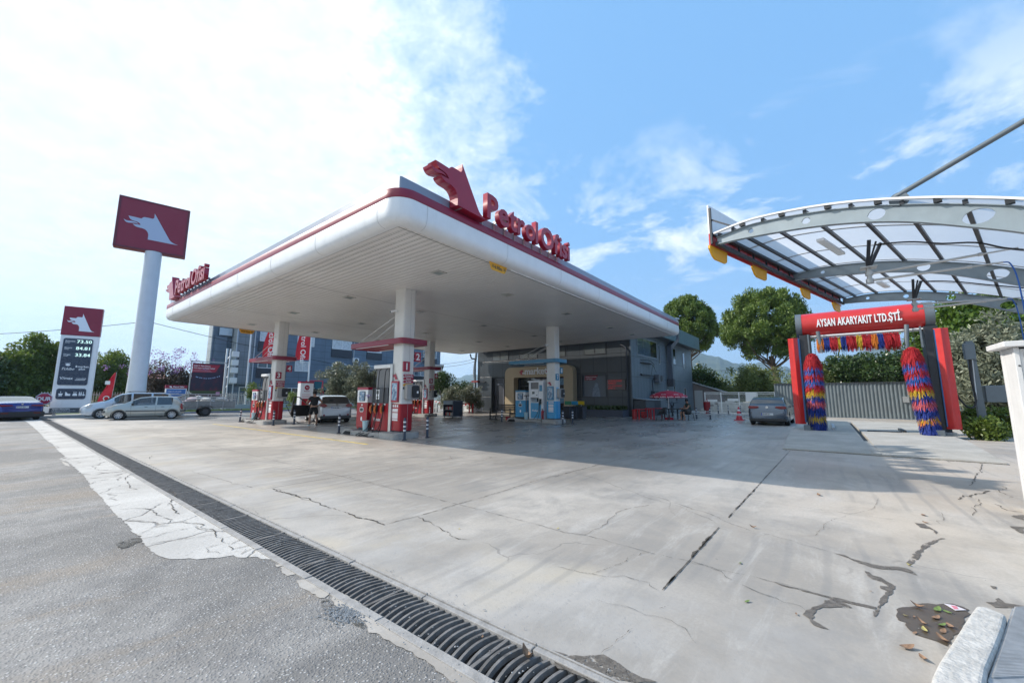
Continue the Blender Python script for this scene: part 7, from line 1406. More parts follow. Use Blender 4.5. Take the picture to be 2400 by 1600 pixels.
# fuel hose that runs from pump 4 to the car
b = MB(); A = Vector((9.9, 23.6, .95)); B_ = Vector((ctr.x - .95, ctr.y - .6, .8)); hs = spline([A, (10.05, 23.2, .4), (10.2, 22.6, .02), (10.5, 22.0, .02), (10.8, 22.1, .3), (11.15, 22.4, .75)]); b.tube(hs, .018, 6); o = b.build('fuel_hose', black_rub, smooth=True); tag(o, 'black fuel hose looping over the ground to the refuelling car', 'hose')
# traffic cone
cx_, cy_ = G(1733, 985); cn = thing('traffic_cone', 'red and white traffic cone with block letters left of the blue grey car', 'traffic cone', (cx_, cy_, 0))
cr_ = mat('cone_red', (.50, .04, .06), .5); b = MB(); b.box(-.27, .27, -.27, .27, 0, .05); b.build('base', cr_, cn, bevel=.02); b = MB(); b.lathe([(.19, .05), (.04, .82), (.02, .84)], 20); b.build('cone', cr_, cn, smooth=True)
for z0, z1 in ((.30, .42), (.58, .68)): b = MB(); f_ = lambda z: .19 - (z - .05) * .15 / .77 + .004; b.lathe([(f_(z0), z0), (f_(z1), z1)], 20); b.build('white_band', white_txt, cn, smooth=True)
for i in range(3): a = math.radians(150 + i * 30); b = MB(); z = .36; r_ = .19 - (z - .05) * .195 + .008; b.cyl((r_ * math.cos(a) * .98, r_ * math.sin(a) * .98, z), (r_ * math.cos(a) * 1.05, r_ * math.sin(a) * 1.05, z), .03, n=8); b.build('black_dot', black_pl, cn)
# ---------------------------------------------------------------- car wash: ramp, gantry, brushes
wash_red = mat('wash_red', (.52, .022, .02), .32, var=.08, scale=3, coat=.3, dirt=.1); grey_st = mat('wash_grey_steel', (.14, .165, .185), .42, .3, var=.1, scale=4); dark_st = mat('wash_dark_steel', (.035, .038, .045), .4, .3, var=.15)
t = NT('ramp_concrete'); c = t.mix(t.ramp(t.noise(1.2, 7, .65), .35, .7), (.36, .345, .31), (.47, .45, .41)); c = t.mix(t.ramp(t.noise(28, 5, .75), .45, .75, 0, .5), c, (.2, .195, .18)); t.L.new(c, t.b.inputs['Base Color']); t.b.inputs['Roughness'].default_value = .9; t.bump(t.noise(30, 5, .7), .5, .01); ramp_m = t.m
b = MB(); RX0, RX1, RX2 = 13.95, 18.9, 29.5
for ya, yb in ((1.08, -.84), (-1.0, -3.05)):
    y1a, y1b = ya + (.14 if ya > 0 else 0), yb - (.35 if yb < -2 else 0)
    b.add([(RX0, ya, .0), (RX0, yb, .0), (RX0, ya, .04), (RX0, yb, .04), (RX1, y1a, .12), (RX1, y1b, .12), (RX1, y1a, 0), (RX1, y1b, 0), (RX2, y1a, .12), (RX2, y1b, .12), (RX2, y1a, 0), (RX2, y1b, 0)], [(0, 2, 3, 1), (2, 4, 5, 3), (0, 6, 4, 2), (1, 3, 5, 7), (4, 8, 9, 5), (6, 10, 8, 4), (7, 5, 9, 11)])
tag(b.build('wash_ramp', ramp_m), kind='structure')
tag(MB().box(RX0 - .035, RX0 - .004, -3.08, 1.1, .005, .0115).build('ramp_lip_line', crk), kind='structure')  # dark strip added along the ramp front to make its lip show
b = MB(); b.box(RX0, RX2, -1.0, -.84, .005, .012); tag(b.build('ramp_slot', mat('slot_black', (.012, .012, .012), .6)), kind='structure')
b = MB(); b.box(RX0 + .0, 17.6, -1.0, -.84, .012, .06); b.build('slot_fill', ramp_m); bpy.data.objects['slot_fill']['kind'] = 'structure'
for i, (x0_, x1_, y_) in enumerate(((21.8, 27.5, .2), (21.6, 25.2, -.15), (21.8, 23.2, -2.3))):
    o = tag((lambda q: q)(MB().box(x0_, x1_, y_ - .05, y_ + .05, .12, .20).build('guide_rail', galv if i == 1 else dark_st)), ('long dark floor rail behind the left brush', 'short grey floor pipe inside the left of the wash bay', 'floor pipe before the right brush')[i], 'floor rail')
o = MB().box(21.6, 21.7, -2.2, -1.2, .12, .155).build('guide_rail', dark_st); tag(o, 'short dark cross bar on the wash bay floor', 'floor rail')
gx0 = 21.15
ga = thing('wash_gantry', 'red and grey car wash gantry lettered AYSAN AKARYAKIT LTD.STI. over the ramp', 'car wash gantry', (gx0, -1.2, .12))
for s, yc in ((1, 1.8), (-1, -2.0)):
    b = MB(); b.box(.05, .75, yc - .28, yc + .10, .12, 4.0); b.build('tower', dark_st, ga, bevel=.015)
    b = MB(); b.box(-.02, .05, yc + (.12 if s > 0 else -.36), yc + (.32 if s > 0 else -.14), .3, 3.85); b.box(.05, .7, yc + (.101 if s > 0 else -.36), yc + (.2 if s > 0 else -.281), .3, 3.85); b.build('blue_trim', mat('wash_blue', (.02, .09, .24), .4), ga)
    b = MB(); b.box(-.35, .95, yc - .32, yc + .12, .0, .12); b.box(-.55, -.2, yc + .0, yc + .22, .0, .2); b.box(.9, 1.2, yc - .1, yc + .2, 0, .14); b.build('foot', grey_st, ga, bevel=.01)
    ys = [yc + s * .02 + (s * v) for v in (.12, .30, .36, .50)]
    zf = -.06
    pts = [(.0, ys[0]), (-.10, ys[1]), (-.06, ys[2]), (-.02, ys[3]), (.05, ys[3]), (.02, ys[2] ), (-.02, ys[1]), (.06, ys[0])]
    b = MB(); b.prism([(x, y) for x, y in pts], (0, 0, 0), (1, 0, 0), (0, 1, 0), .22, 3.88); b.build('wing_panel', wash_red, ga, bevel=.006)
    b = MB(); b.cyl((-.05, yc - s * .62, 3.2), (-.05, yc - s * .55, 4.1), .07); b.bar((-.05, yc - s * .2, 3.2), (-.05, yc - s * .2, 4.0), .05, .05); b.build('brush_shaft', grey_st, ga)
    b = MB(); [b.box(-.1, -.06, yc - s * .40 - .02, yc - s * .40 + .02, 3.15 + k * .07, 3.18 + k * .07) for k in range(12)]; b.build('chain', black_pl, ga)
# beam with rounded red front
b = MB(); m = 14; cyl_ = [( .42 - .46 * math.cos(a), 4.46 + .50 * math.sin(a)) for a in [-PI / 2 + PI * k / m for k in range(m + 1)]] + [(.8, 4.96), (.8, 3.96)]
def xz_prism(b, poly, y0, y1): b.prism([(x, z) for x, z in poly], (0, 0, 0), (1, 0, 0), (0, 0, 1), -y1, -y0)
xz_prism(b, cyl_, -1.98, 1.78); b.build('beam', wash_red, ga, smooth=True, angle=50)
for y0_, y1_ in ((1.785, 2.0), (-2.25, -1.985)): b = MB(); xz_prism(b, [(x * 1.02 - .01, 4.46 + (z - 4.46) * 1.03) for x, z in cyl_], y0_, y1_); b.build('end_cap', grey_st, ga, smooth=True, angle=50)
b = MB(); b.box(.1, .7, -1.98, 1.78, 3.90, 3.955); b.build('beam_underside', white_paint, ga)
tx = text('AYSAN AKARYAKIT LTD.ŞTİ.', .44, 'lettering', white_txt, ga, (-.050, 1.28, 4.30), (0, -1, 0), (0, 0, 1), .06, .012, space=1.10)
w_ = max(v.co.y for v in tx.data.vertices) - min(v.co.y for v in tx.data.vertices)
for v in tx.data.vertices: v.co.y = 1.26 + (v.co.y - 1.28) * 2.62 / w_
fr_r = mat('bristle_red', (.40, .012, .02), .8, var=.2, scale=20); fr_b = mat('bristle_blue', (.010, .032, .22), .8, var=.3, scale=20); fr_lb = mat('bristle_mid_blue', (.01, .09, .38), .7, var=.3, scale=20); fr_y = mat('bristle_yellow', (.50, .33, .02), .8, var=.2, scale=20); fr_p = mat('bristle_pink', (.48, .08, .10), .7, var=.25, scale=20); fr_o = mat('bristle_orange', (.60, .17, .01), .7, var=.2, scale=20)
def brush(lab, p, q, bands, r0, droop, gravity):
    """p -> q axis; bands (t0, t1, material, radius); fringe strips that stick out and hang"""
    p = Vector(p); q = Vector(q); ax = q - p; L_ = ax.length; ax.normalize(); u = ax.orthogonal().normalized(); w = ax.cross(u)
    o = thing('wash_brush', lab, 'brush', tuple(p)); core = MB().cyl((0, 0, 0), q - p, .06, n=10).build('shaft', grey_st, o)
    for t0, t1, m_, rr in bands:
        b = MB(); n = int(2300 * (t1 - t0) * L_ / 1.0)
        for _ in range(n):
            t = random.uniform(t0, t1) * L_; a = random.random() * 2 * PI; d = u * math.cos(a) + w * math.sin(a); r_ = rr * random.uniform(.72, .98); wd = random.uniform(.005, .010); sd = ax.cross(d) * wd if random.random() < .6 else ax * wd
            b0 = ax * t + d * .05; b1 = ax * t + d * r_ * .78 + Vector((0, 0, gravity * .18)); b2 = ax * t + d * r_ + Vector((0, 0, gravity * random.uniform(.7, 1.35))) + ax * random.uniform(-.02, .02)
            b.add([b0 - sd, b0 + sd, b1 + sd, b1 - sd, b2 - sd * .8, b2 + sd * .8], [(0, 1, 2, 3), (3, 2, 5, 4)])
        b.build('bristle_band', m_, o)
    return o
bandsV = [(.0, .055, fr_b, .27), (.055, .13, fr_b, .34), (.13, .18, fr_b, .34), (.18, .235, fr_y, .33), (.235, .30, fr_b, .34), (.30, .36, fr_b, .34), (.36, .43, fr_p, .35), (.43, .49, fr_b, .35), (.49, .55, fr_y, .36), (.55, .63, fr_r, .37), (.63, .70, fr_lb, .37), (.70, .775, fr_r, .37), (.775, .84, fr_lb, .37), (.84, .93, fr_r, .36), (.93, .985, fr_r, .29), (.985, 1.0, fr_r, .2)]
brush('left upright striped red, blue and yellow car wash brush', (gx0 - .18, .35, .10), (gx0 - .12, .33, 3.30), bandsV, .3, .1, -.27)
bV2 = [(a, c, (fr_y if i == 3 else m_), r_) for i, (a, c, m_, r_) in enumerate(bandsV)]; bV2[3] = (.18, .21, fr_o, .33); bV2.append((.21, .235, fr_y, .33))
brush('right upright striped red, blue and yellow car wash brush', (gx0 - .3, -2.92, .10), (gx0 - .12, -2.66, 3.35), bV2, .3, .1, -.27)
hb = [(0, .09, fr_o, .2), (.09, .17, fr_b, .21), (.17, .27, fr_r, .22), (.27, .31, fr_y, .21), (.31, .38, fr_b, .21), (.38, .50, fr_r, .22), (.50, .57, fr_y, .22), (.57, .68, fr_r, .23), (.68, .75, fr_o, .22), (.75, .82, fr_b, .22), (.82, 1.0, fr_r, .24)]
brush('horizontal red, yellow and blue car wash brush under the red beam', (gx0 + .05, .12, 3.86), (gx0 + .05, -2.42, 3.86), hb, .2, .05, -.30)
# ---------------------------------------------------------------- curved canopy beside the wash, with high-pressure booms
E0 = Vector((8.52, 1.45, 0)); U = Vector((math.cos(math.radians(-14.7)), math.sin(math.radians(-14.7)), 0)); Vv = Vector((U.y, -U.x, 0))
wc = thing('wash_canopy', 'curved grey steel canopy with milky panels hanging in from the right', 'canopy', tuple(E0), math.radians(-14.7))
# local frame: x along the eave, y = -s towards the right
topP = [(0, 4.62), (.35, 4.655), (.69, 4.665), (1.34, 4.59), (1.99, 4.46), (2.62, 4.27), (3.2, 4.05), (3.7, 3.82), (4.3, 3.50), (5.0, 3.08), (5.6, 2.68)]
botP = [(0, 4.50), (.4, 4.475), (.81, 4.43), (1.45, 4.34), (2.06, 4.21), (2.67, 4.01), (3.21, 3.75), (3.66, 3.51), (4.3, 3.08), (5.0, 2.55), (5.6, 2.05)]
HOLES = ((.62, .045, .04), (1.48, .06, .055), (2.36, .10, .085), (3.33, .14, .10), (4.25, .16, .12))
def arch_mesh(b, x):
    N_ = 480; S = np.linspace(0, 5.6, N_ + 1)
    zt = [interp2(topP, s) for s in S]; zb = [interp2(botP, s) for s in S]
    def hole(s):
        for c_, rx, rz in HOLES:
            if abs(s - c_) < rx: mid = (interp2(topP, c_) + interp2(botP, c_)) / 2; h = rz * math.sqrt(1 - ((s - c_) / rx) ** 2); return mid - h, mid + h
        return None
    for i in range(N_):
        for lo, hi in ((0, 0), (1, 1)):
            pass
        s0, s1 = S[i], S[i + 1]; h0, h1 = hole(s0), hole(s1); w = .012
        segs = [((zb[i], zt[i]), (zb[i + 1], zt[i + 1]))]
        if h0 or h1:
            m0 = h0 or ((h1[0] + h1[1]) / 2,) * 2; m1 = h1 or ((h0[0] + h0[1]) / 2,) * 2
            segs = [((zb[i], m0[0]), (zb[i + 1], m1[0])), ((m0[1], zt[i]), (m1[1], zt[i + 1]))]
        for (a, c_), (d, e) in segs:
            b.add([(x - w, -s0, a), (x - w, -s1, d), (x - w, -s1, e), (x - w, -s0, c_), (x + w, -s0, a), (x + w, -s1, d), (x + w, -s1, e), (x + w, -s0, c_)], [(0, 3, 2, 1), (4, 5, 6, 7), (0, 1, 5, 4), (3, 7, 6, 2)])
        for z0, z1, t_ in ((zb[i], zb[i + 1], -1), (zt[i], zt[i + 1], 1)):      # flanges
            b.add([(x - .05, -s0, z0), (x + .05, -s0, z0), (x + .05, -s1, z1), (x - .05, -s1, z1), (x - .05, -s0, z0 + t_ * .012), (x + .05, -s0, z0 + t_ * .012), (x + .05, -s1, z1 + t_ * .012), (x - .05, -s1, z1 + t_ * .012)], [(0, 1, 2, 3), (7, 6, 5, 4), (0, 4, 5, 1), (2, 6, 7, 3), (1, 5, 6, 2), (0, 3, 7, 4)])
def interp2(tab, x):
    xs_ = [a for a, _ in tab]; ys_ = [c for _, c in tab]
    i = max(0, min(len(xs_) - 2, int(np.searchsorted(xs_, x)) - 1)); t_ = (x - xs_[i]) / (xs_[i + 1] - xs_[i])
    m = lambda k: (ys_[min(k + 1, len(ys_) - 1)] - ys_[max(k - 1, 0)]) / (xs_[min(k + 1, len(xs_) - 1)] - xs_[max(k - 1, 0)])
    h = xs_[i + 1] - xs_[i]; t2, t3 = t_ * t_, t_ ** 3
    return (2 * t3 - 3 * t2 + 1) * ys_[i] + (t3 - 2 * t2 + t_) * h * m(i) + (-2 * t3 + 3 * t2) * ys_[i + 1] + (t3 - t2) * h * m(i + 1)
for x in (0, 4.1, 8.44): b = MB(); arch_mesh(b, x); b.build('arch_beam', mat('arch_blue_grey', (.26, .31, .34), .42, .2, var=.08, scale=3, dirt=.15), wc)
for s in (.06, .32, .84, 1.48, 2.08, 2.65, 3.24, 3.85, 4.5): b = MB(); z = interp2(topP, s) + .035; b.bar((-.06, -s, z), (8.5, -s, z), .05, .06); b.build('purlin', dark_st, wc)
b = MB(); z = 4.50; b.bar((-.05, .0, z), (8.5, .0, z), .05, .07); b.bar((-.05, .06, 4.72), (8.5, .06, 4.72), .05, .05)
for k in range(12): b.bar((.3 + k * .72, .03, 4.5), (.3 + k * .72, .03, 4.74), .03, .03)
b.build('eave_rail', dark_st, wc)
t = NT('milky_panel'); t.N.remove(t.b); tr_ = t.N.new('ShaderNodeBsdfTranslucent'); tr_.inputs[0].default_value = (.66, .68, .71, 1); df = t.N.new('ShaderNodeBsdfDiffuse'); df.inputs[0].default_value = (.62, .64, .66, 1); tp = t.N.new('ShaderNodeBsdfTransparent'); tp.inputs[0].default_value = (.75, .8, .85, 1)
m1 = t.N.new('ShaderNodeMixShader'); m1.inputs[0].default_value = .3; t.L.new(tr_.outputs[0], m1.inputs[1]); t.L.new(df.outputs[0], m1.inputs[2]); m2 = t.N.new('ShaderNodeMixShader'); nz_ = t.noise(1.2, 4); t.L.new(t.ramp(nz_, .3, .7, .05, .12), m2.inputs[0]); t.L.new(m1.outputs[0], m2.inputs[1]); t.L.new(tp.outputs[0], m2.inputs[2]); t.L.new(m2.outputs[0], t.N['Material Output'].inputs[0]); milky = t.m
N_ = 60; S = np.linspace(-.02, 5.5, N_ + 1)
for k in range(6):
    xa, xb = -.08 + k * 1.43, -.08 + (k + 1) * 1.43 - .02; b = MB(); vs = []
    for s in S: z = interp2(topP, max(s, 0)) + .075; vs += [(xa, -s, z), (xb, -s, z)]
    b.add(vs, [(2 * i, 2 * i + 2, 2 * i + 3, 2 * i + 1) for i in range(N_)]); b.build('roof_panel', milky, wc, smooth=True)
for k in range(7):
    xx = -.09 + k * 1.43; b = MB()
    pts = [(xx, -s, interp2(topP, max(s, 0)) + .085) for s in S[::2]]
    for p, q_ in zip(pts, pts[1:]): b.bar(p, q_, .05, .03)
    b.build('panel_joint', white_paint if k == 0 else galv, wc)
for s in (.5, 1.15, 1.8, 2.4, 3.0, 3.6): b = MB(); z = interp2(topP, s) + .05; b.box(-.10, -.02, -s - .04, -s + .04, z - .03, z + .03); b.build('clip', black_pl, wc)
b = MB(); b.box(-.12, 8.6, .085, .115, 4.72, 5.32); b.build('sign_panel_white', white_paint, wc); b = MB(); b.box(-.12, 8.6, .085, .115, 4.44, 4.719); b.build('sign_panel_red', wash_red, wc)
b = MB(); b.bar((-.1, .07, 4.5), (-.1, .07, 5.25), .04, .04); b.bar((-.08, .05, 5.0), (-.08, -.35, 4.72), .03, .03); b.build('sign_bracket', dark_st, wc)
Mi = Matrix.Rotation(math.radians(14.7), 4, 'Z') @ Matrix.Translation(-E0)
z3f = lambda x, y: (1640 + x / 3.0947, 280 + y / 3.0957)
for i, (xa, ya, xb, yb) in enumerate(((90, 905, 210, 965), (392, 1050, 487, 1100), (737, 1215, 806, 1245), (970, 1320, 1022, 1345))):
    A = Mi @ Vector((*G(*z3f(xa, ya), 4.47), 0)); B_ = Mi @ Vector((*G(*z3f(xb, yb), 4.47), 0)); w = B_.x - A.x
    o = thing('yellow_bumper_plate', ('nearest', 'second', 'third', 'farthest')[i] + ' yellow plate hanging under the left eave of the curved canopy', 'height sign', tuple(E0), math.radians(-14.7))
    b = MB(); b.prism([(A.x, 0), (A.x + w * .0, -.06), (A.x + w * .16, -.2), (A.x + w * .3, -.25), (B_.x - w * .12, -.25), (B_.x - w * .04, -.2), (B_.x, 0)], (0, .10, 4.47), (1, 0, 0), (0, 0, 1), -.02, .02); b.build('plate', yellow_m, o)
# tie rod and mast
A = (0, -2.58, 4.40); o = thing('tie_rod', 'long grey steel tie rod rising to the right from the curved canopy', 'tie rod', tuple(E0), math.radians(-14.7))
b = MB(); Bv = Vector((.0, -2.58, 4.34)) + (Vector((.0, -3.80, 4.86)) - Vector((0, -2.58, 4.34))) * 3.2; b.cyl((0, -2.58, 4.42), Bv, .035, n=12); b.build('rod', grey_st, o, smooth=True); b = MB(); b.cyl((-.02, -2.62, 4.36), (.02, -2.62, 4.36), .11, n=18); b.build('gusset', grey_st, o)
mp_ = thing('canopy_mast', 'grey steel mast holding the tie rod outside the picture', 'mast', tuple(E0), math.radians(-14.7)); b = MB(); 
for x in (0, 4.1, 8.44): b.box(x - .1, x + .1, -5.75, -5.5, 0, 2.4)
b.box(-.1, .1, Bv.y - .1, Bv.y + .1, 0, Bv.z + .2); b.build('post', grey_st, mp_)
# boom arms
def boom(top_px, piv_px, arms, lab, zt):
    tp_ = Vector((*G(*z3f(*top_px), zt), zt)); dxy = math.hypot(tp_.x, tp_.y); pv = Vector(at(*z3f(*piv_px), dxy)); o = thing('wash_boom', lab, 'boom arm', (0, 0, 0))
    sd = Vector((U.x, U.y, 0)); b = MB()
    for s in (-.13, .13): b.bar(tp_ + sd * s + rgt * s * .6, pv + Vector((0, 0, .28)) + sd * s * .35, .045, .045)
    b.bar(tp_ + rgt * .02, pv + Vector((0, 0, .3)), .03, .03); b.build('bracket', black_pl, o)
    b = MB(); b.box(pv.x - .12, pv.x + .12, pv.y - .12, pv.y + .12, pv.z + .27, pv.z + .29); b.cyl(pv + Vector((0, 0, -.03)), pv + Vector((0, 0, .27)), .04, n=12); b.cyl(pv + Vector((0, 0, -.02)), pv + Vector((0, 0, .06)), .06, n=12); b.cyl(pv + Vector((0, 0, .13)), pv + Vector((0, 0, .2)), .06, n=12); b.build('pivot', steel, o)
    for i, (ppx, dz) in enumerate(arms):
        st_ = pv + Vector((0, 0, .03 + .13 * i)); e = Vector((*G(*z3f(*ppx), st_.z + dz), st_.z + dz)); mid = st_ + (e - st_) * .78
        a = MB().cyl(st_, mid, .022, n=10).cyl(mid - (e - st_) * .02, mid + (e - st_) * .01, .03, n=10).build('arm', steel, o, smooth=True); MB().cyl(mid, e, .014, n=8).build('tip', steel, a)
        if i == 0: h = MB().tube(spline([e, e + rgt * .12 + Vector((0, 0, -.03)), e + rgt * .2 + Vector((0, 0, -.35)), e + rgt * .22 + Vector((0, 0, -1.3)), e + rgt * .22 + Vector((0, 0, -2.2))]), .010, 6).build('hose', mat('hose_blue', (.02, .12, .45), .4), o, smooth=True)
    return pv
boom((1270, 885), (1236, 1180), (((2200, 1035), .02), ((2310, 930), .10)), 'steel wash boom with two arms under the middle of the curved canopy', 4.42)
boom((1575, 1165), (1565, 1385), (((2230, 1300), .02), ((2352, 1290), .06)), 'farther steel wash boom in front of the red gantry beam', 4.42)
for n_, P_, lab in (('n', ((1270, 910), (1400, 895), (1560, 888), (1760, 900), (2000, 893), (2200, 930), (2352, 945)), 'black cable looping under the middle of the curved canopy'), ('f', ((1600, 1175), (1750, 1172), (1900, 1180), (2100, 1200), (2352, 1222)), 'black cable looping under the far bay of the curved canopy')):
    pts = []
    for px_, py_ in P_:
        base = Vector((*G(*z3f(P_[0][0], P_[0][1]), 4.40), 0)); d = ray(*z3f(px_, py_)); n2 = U; tt_ = base.dot(n2) / (d[0] * n2.x + d[1] * n2.y); pts.append((d[0] * tt_, d[1] * tt_, CAM_H + d[2] * tt_))
    tag(MB().tube(spline(pts, 4), .014, 6).build('cable', black_rub, smooth=True), lab, 'cable')
p0 = Vector((*G(*z3f(872, 872), 4.52), 4.52)); p1 = Vector((*G(*z3f(1030, 975), 4.52), 4.52)); o = thing('strip_light', 'white strip light under the curved canopy', 'lamp', (0, 0, 0)); MB().bar(p0, p1, .12, .05).build('housing', white_paint, o)
p0 = Vector((*G(*z3f(1300, 1180), 4.45), 4.45)); p1 = Vector((*G(*z3f(1360, 1215), 4.45), 4.45)); o = thing('strip_light', 'second small strip light in the far bay of the curved canopy', 'lamp', (0, 0, 0)); MB().bar(p0, p1, .12, .05).build('housing', white_paint, o)
# ---------------------------------------------------------------- white cabinet at the right edge, grey post
kx, ky = G(2403, 1193)
kb = thing('service_cabinet', 'tall white panelled cabinet with overhanging top cut by the right edge', 'cabinet', (kx, ky, 0)); kw = mat('cabinet_white', (.62, .62, .62), .4, var=.05, scale=3, dirt=.25)
b = MB(); b.box(-.52, -.46, -.05, .0, 0, 2.14); b.box(-.06, .0, -.05, .0, 0, 2.14); b.box(-.46, -.06, -.03, -.01, 0, 2.14); b.build('frame_post', kw, kb, bevel=.006)
b = MB(); b.box(-.50, -.06, -1.7, -.055, .02, 2.12)
for k in range(18): b.box(-.515, -.501, -.12 - k * .09, -.085 - k * .09, .05, 2.1)
b.build('ribbed_panel', kw, kb); b = MB(); b.box(-.62, .10, -1.8, .10, 2.145, 2.22); b.build('top_slab', kw, kb, bevel=.01)
b = MB(); [b.cyl((-.525, -.03, z), (-.53, -.03, z), .012, n=8) for z in (.3, 1.0, 1.9)]; b.build('screw', dark_metal, kb)
po_ = thing('camera_post', 'grey leaning steel post with box and hanging cables right of the gantry', 'post', (22.24, -4.46, 0)); b = MB(); b.bar((0, 0, 0), (-.1, .1, 3.55), .2, .2, up=(1, 0, 0)); b.build('post', grey_st, po_, bevel=.01); MB().box(-.35, -.12, .0, .28, 2.85, 3.45).build('upper_box', grey_st, po_, bevel=.02); MB().box(-.2, .2, -.75, -.12, 1.3, 1.9).build('lower_box', grey_st, po_, bevel=.02)
b = MB(); b.tube(spline([(-.25, .15, 2.85), (-.25, .2, 2.2), (-.28, .16, 1.4), (-.35, .3, 1.1), (-.5, .55, 1.3), (-.7, .9, 2.2), (-.8, 1.0, 3.0)]), .03, 8); b.build('cable', black_rub, po_, smooth=True); b = MB(); b.tube(spline([(-.24, .1, 2.85), (-.22, .12, 2.0), (-.24, .14, 1.4)]), .03, 6); b.build('foil_hose', steel, po_)
# ---------------------------------------------------------------- fences on the right
cf = thing('corrugated_fence', 'grey corrugated sheet fence closing the yard behind the car wash', 'fence', (0, 0, 0)); cfm = mat('corrugated_grey', (.155, .185, .20), .5, .1, var=.12, scale=2, dirt=.25)
b = MB(); pr = []; y = 3.1; 
while y > -12: 
    for dy, dx in ((0, 0), (.06, 0), (.10, .05), (.16, .05), (.20, 0)): pr.append((37.0 + dx, y - dy))
    y -= .2
vs = [(x, yy, z) for z in (.04, 2.42) for x, yy in pr]; n = len(pr); b.add(vs, [(i, i + 1, n + i + 1, n + i) for i in range(n - 1)]); b.build('sheet', cfm, cf)
b = MB(); b.box(36.93, 37.12, -12, 3.1, 2.42, 2.47); b.box(37.08, 37.2, 2.98, 3.1, 0, 2.42); b.box(36.9, 37.0, -5.3, -5.12, 0, 2.5); b.build('cap_rail', dark_metal, cf); b = MB(); b.box(36.93, 37.0, -4.3, -4.0, 1.1, 1.5); b.build('lock_box', galv, cf)
wf = thing('white_gate_fence', 'white framed mesh fence with notice boards in bright sun', 'fence', (39.3, 0, 0)); wfm = mat('fence_white', (.78, .78, .76), .5)
b = MB()
for y in (8.6, 7.3, 5.9, 4.55, 3.3): b.box(-.03, .03, y - .035, y + .035, 0, 1.85)
for z in (.03, .95, 1.82): b.box(-.025, .025, 3.3, 8.6, z - .025, z + .025)
b.box(-.025, .025, 3.3, 8.6, 1.66, 1.69); b.build('frame', wfm, wf); b = MB(); y = 3.35
while y < 8.6: b.box(-.006, .006, y - .006, y + .006, .03, 1.82); y += .075
b.build('mesh_bars', wfm, wf)
for i, (y0_, y1_, z0, z1) in enumerate(((4.6, 5.4, 1.05, 1.8), (5.95, 6.8, 1.08, 1.3), (3.5, 4.3, 1.08, 1.32), (7.6, 8.5, 1.02, 1.2))): b = MB(); b.box(-.05, -.03, y0_, y1_, z0, z1); b.build('notice_board', wfm, wf)
b = MB(); b.box(38.9, 39.1, 3.2, 9.0, -.02, .10); tag(b.build('painted_kerb', mat('kerb_white', (.7, .7, .68), .7, var=.2, scale=6)), kind='structure')
sheet('gravel_yard', rect(39.5, 75, -30, 12), -.05, mat('pale_gravel', (.52, .50, .46), .95, var=.25, scale=2, bump=.6, bscale=10))
sheet('back_yard', rect(39.5, 75, 12, 60), -.05, earth_m)
rw = thing('rubble_wall', 'low pale stone bank behind the white fence', 'wall', (44, 0, 0)); b = MB()
for _ in range(160): y = random.uniform(-2, 10); s = random.uniform(.15, .4); z = random.uniform(0, .9) * random.random(); b.box(-s, s, y - s, y + s, z - .1, z + s)
b.build('stones', mat('pale_stone', (.48, .46, .42), .9, var=.3, scale=3), rw)
# ---------------------------------------------------------------- vegetation
bark = mat('bark', (.12, .085, .06), .95, var=.35, scale=6, bump=1.0, bscale=14)
bark2 = mat('bark_grey', (.17, .15, .13), .95, var=.3, scale=6, bump=1.0, bscale=14)
def leaves(name, m, parent, clumps, n, size, flat=.5, up=0.3, aspect=.45, spread=1.0):
    """clumps (k, 4): centres and radii; small folded leaf faces scattered around them"""
    clumps = np.asarray(clumps, float); w = clumps[:, 3] ** 2; idx = rng.choice(len(clumps), n, p=w / w.sum()); c = clumps[idx]
    d = rng.normal(size=(n, 3)); d /= np.linalg.norm(d, axis=1, keepdims=True) + 1e-9
    r = c[:, 3] * (rng.random(n) ** .45) * spread; p = c[:, :3] + d * r[:, None] * np.array([1, 1, flat + .3])
    a = d * .6 + rng.normal(size=(n, 3)) * .55; a[:, 2] += up; a /= np.linalg.norm(a, axis=1, keepdims=True)
    s = np.cross(a, rng.normal(size=(n, 3))); s /= np.linalg.norm(s, axis=1, keepdims=True) + 1e-9
    L_ = size * rng.uniform(.6, 1.3, n); A = a * L_[:, None]; S_ = s * (L_ * aspect)[:, None]
    V = np.empty((n, 4, 3)); V[:, 0] = p - A * .5; V[:, 1] = p + S_ * .5; V[:, 2] = p + A * .5; V[:, 3] = p - S_ * .5
    me = bpy.data.meshes.new(name); me.vertices.add(n * 4); me.vertices.foreach_set('co', V.reshape(-1)); me.loops.add(n * 4); me.loops.foreach_set('vertex_index', np.arange(n * 4, dtype=np.int32)); me.polygons.add(n); me.polygons.foreach_set('loop_start', np.arange(0, n * 4, 4, dtype=np.int32)); me.polygons.foreach_set('loop_total', np.full(n, 4, dtype=np.int32)); me.update(); me.validate()
    me.materials.append(m); o = bpy.data.objects.new(name, me); COL.objects.link(o); o.parent = parent; return o
def crown_clumps(cx, cy, cz, rx, ry, rz, k, cr, shell=.72, low=-1.0, bumpy=.22):
    out = []
    while len(out) < k:
        d = rng.normal(size=3); d /= np.linalg.norm(d)
        if d[2] < low: continue
        q = shell + (1 - shell) * rng.random() if rng.random() < .8 else rng.random() * shell
        q *= 1 + rng.normal() * bumpy; out.append((cx + d[0] * rx * q, cy + d[1] * ry * q, cz + d[2] * rz * q, cr * rng.uniform(.6, 1.35)))
    return out
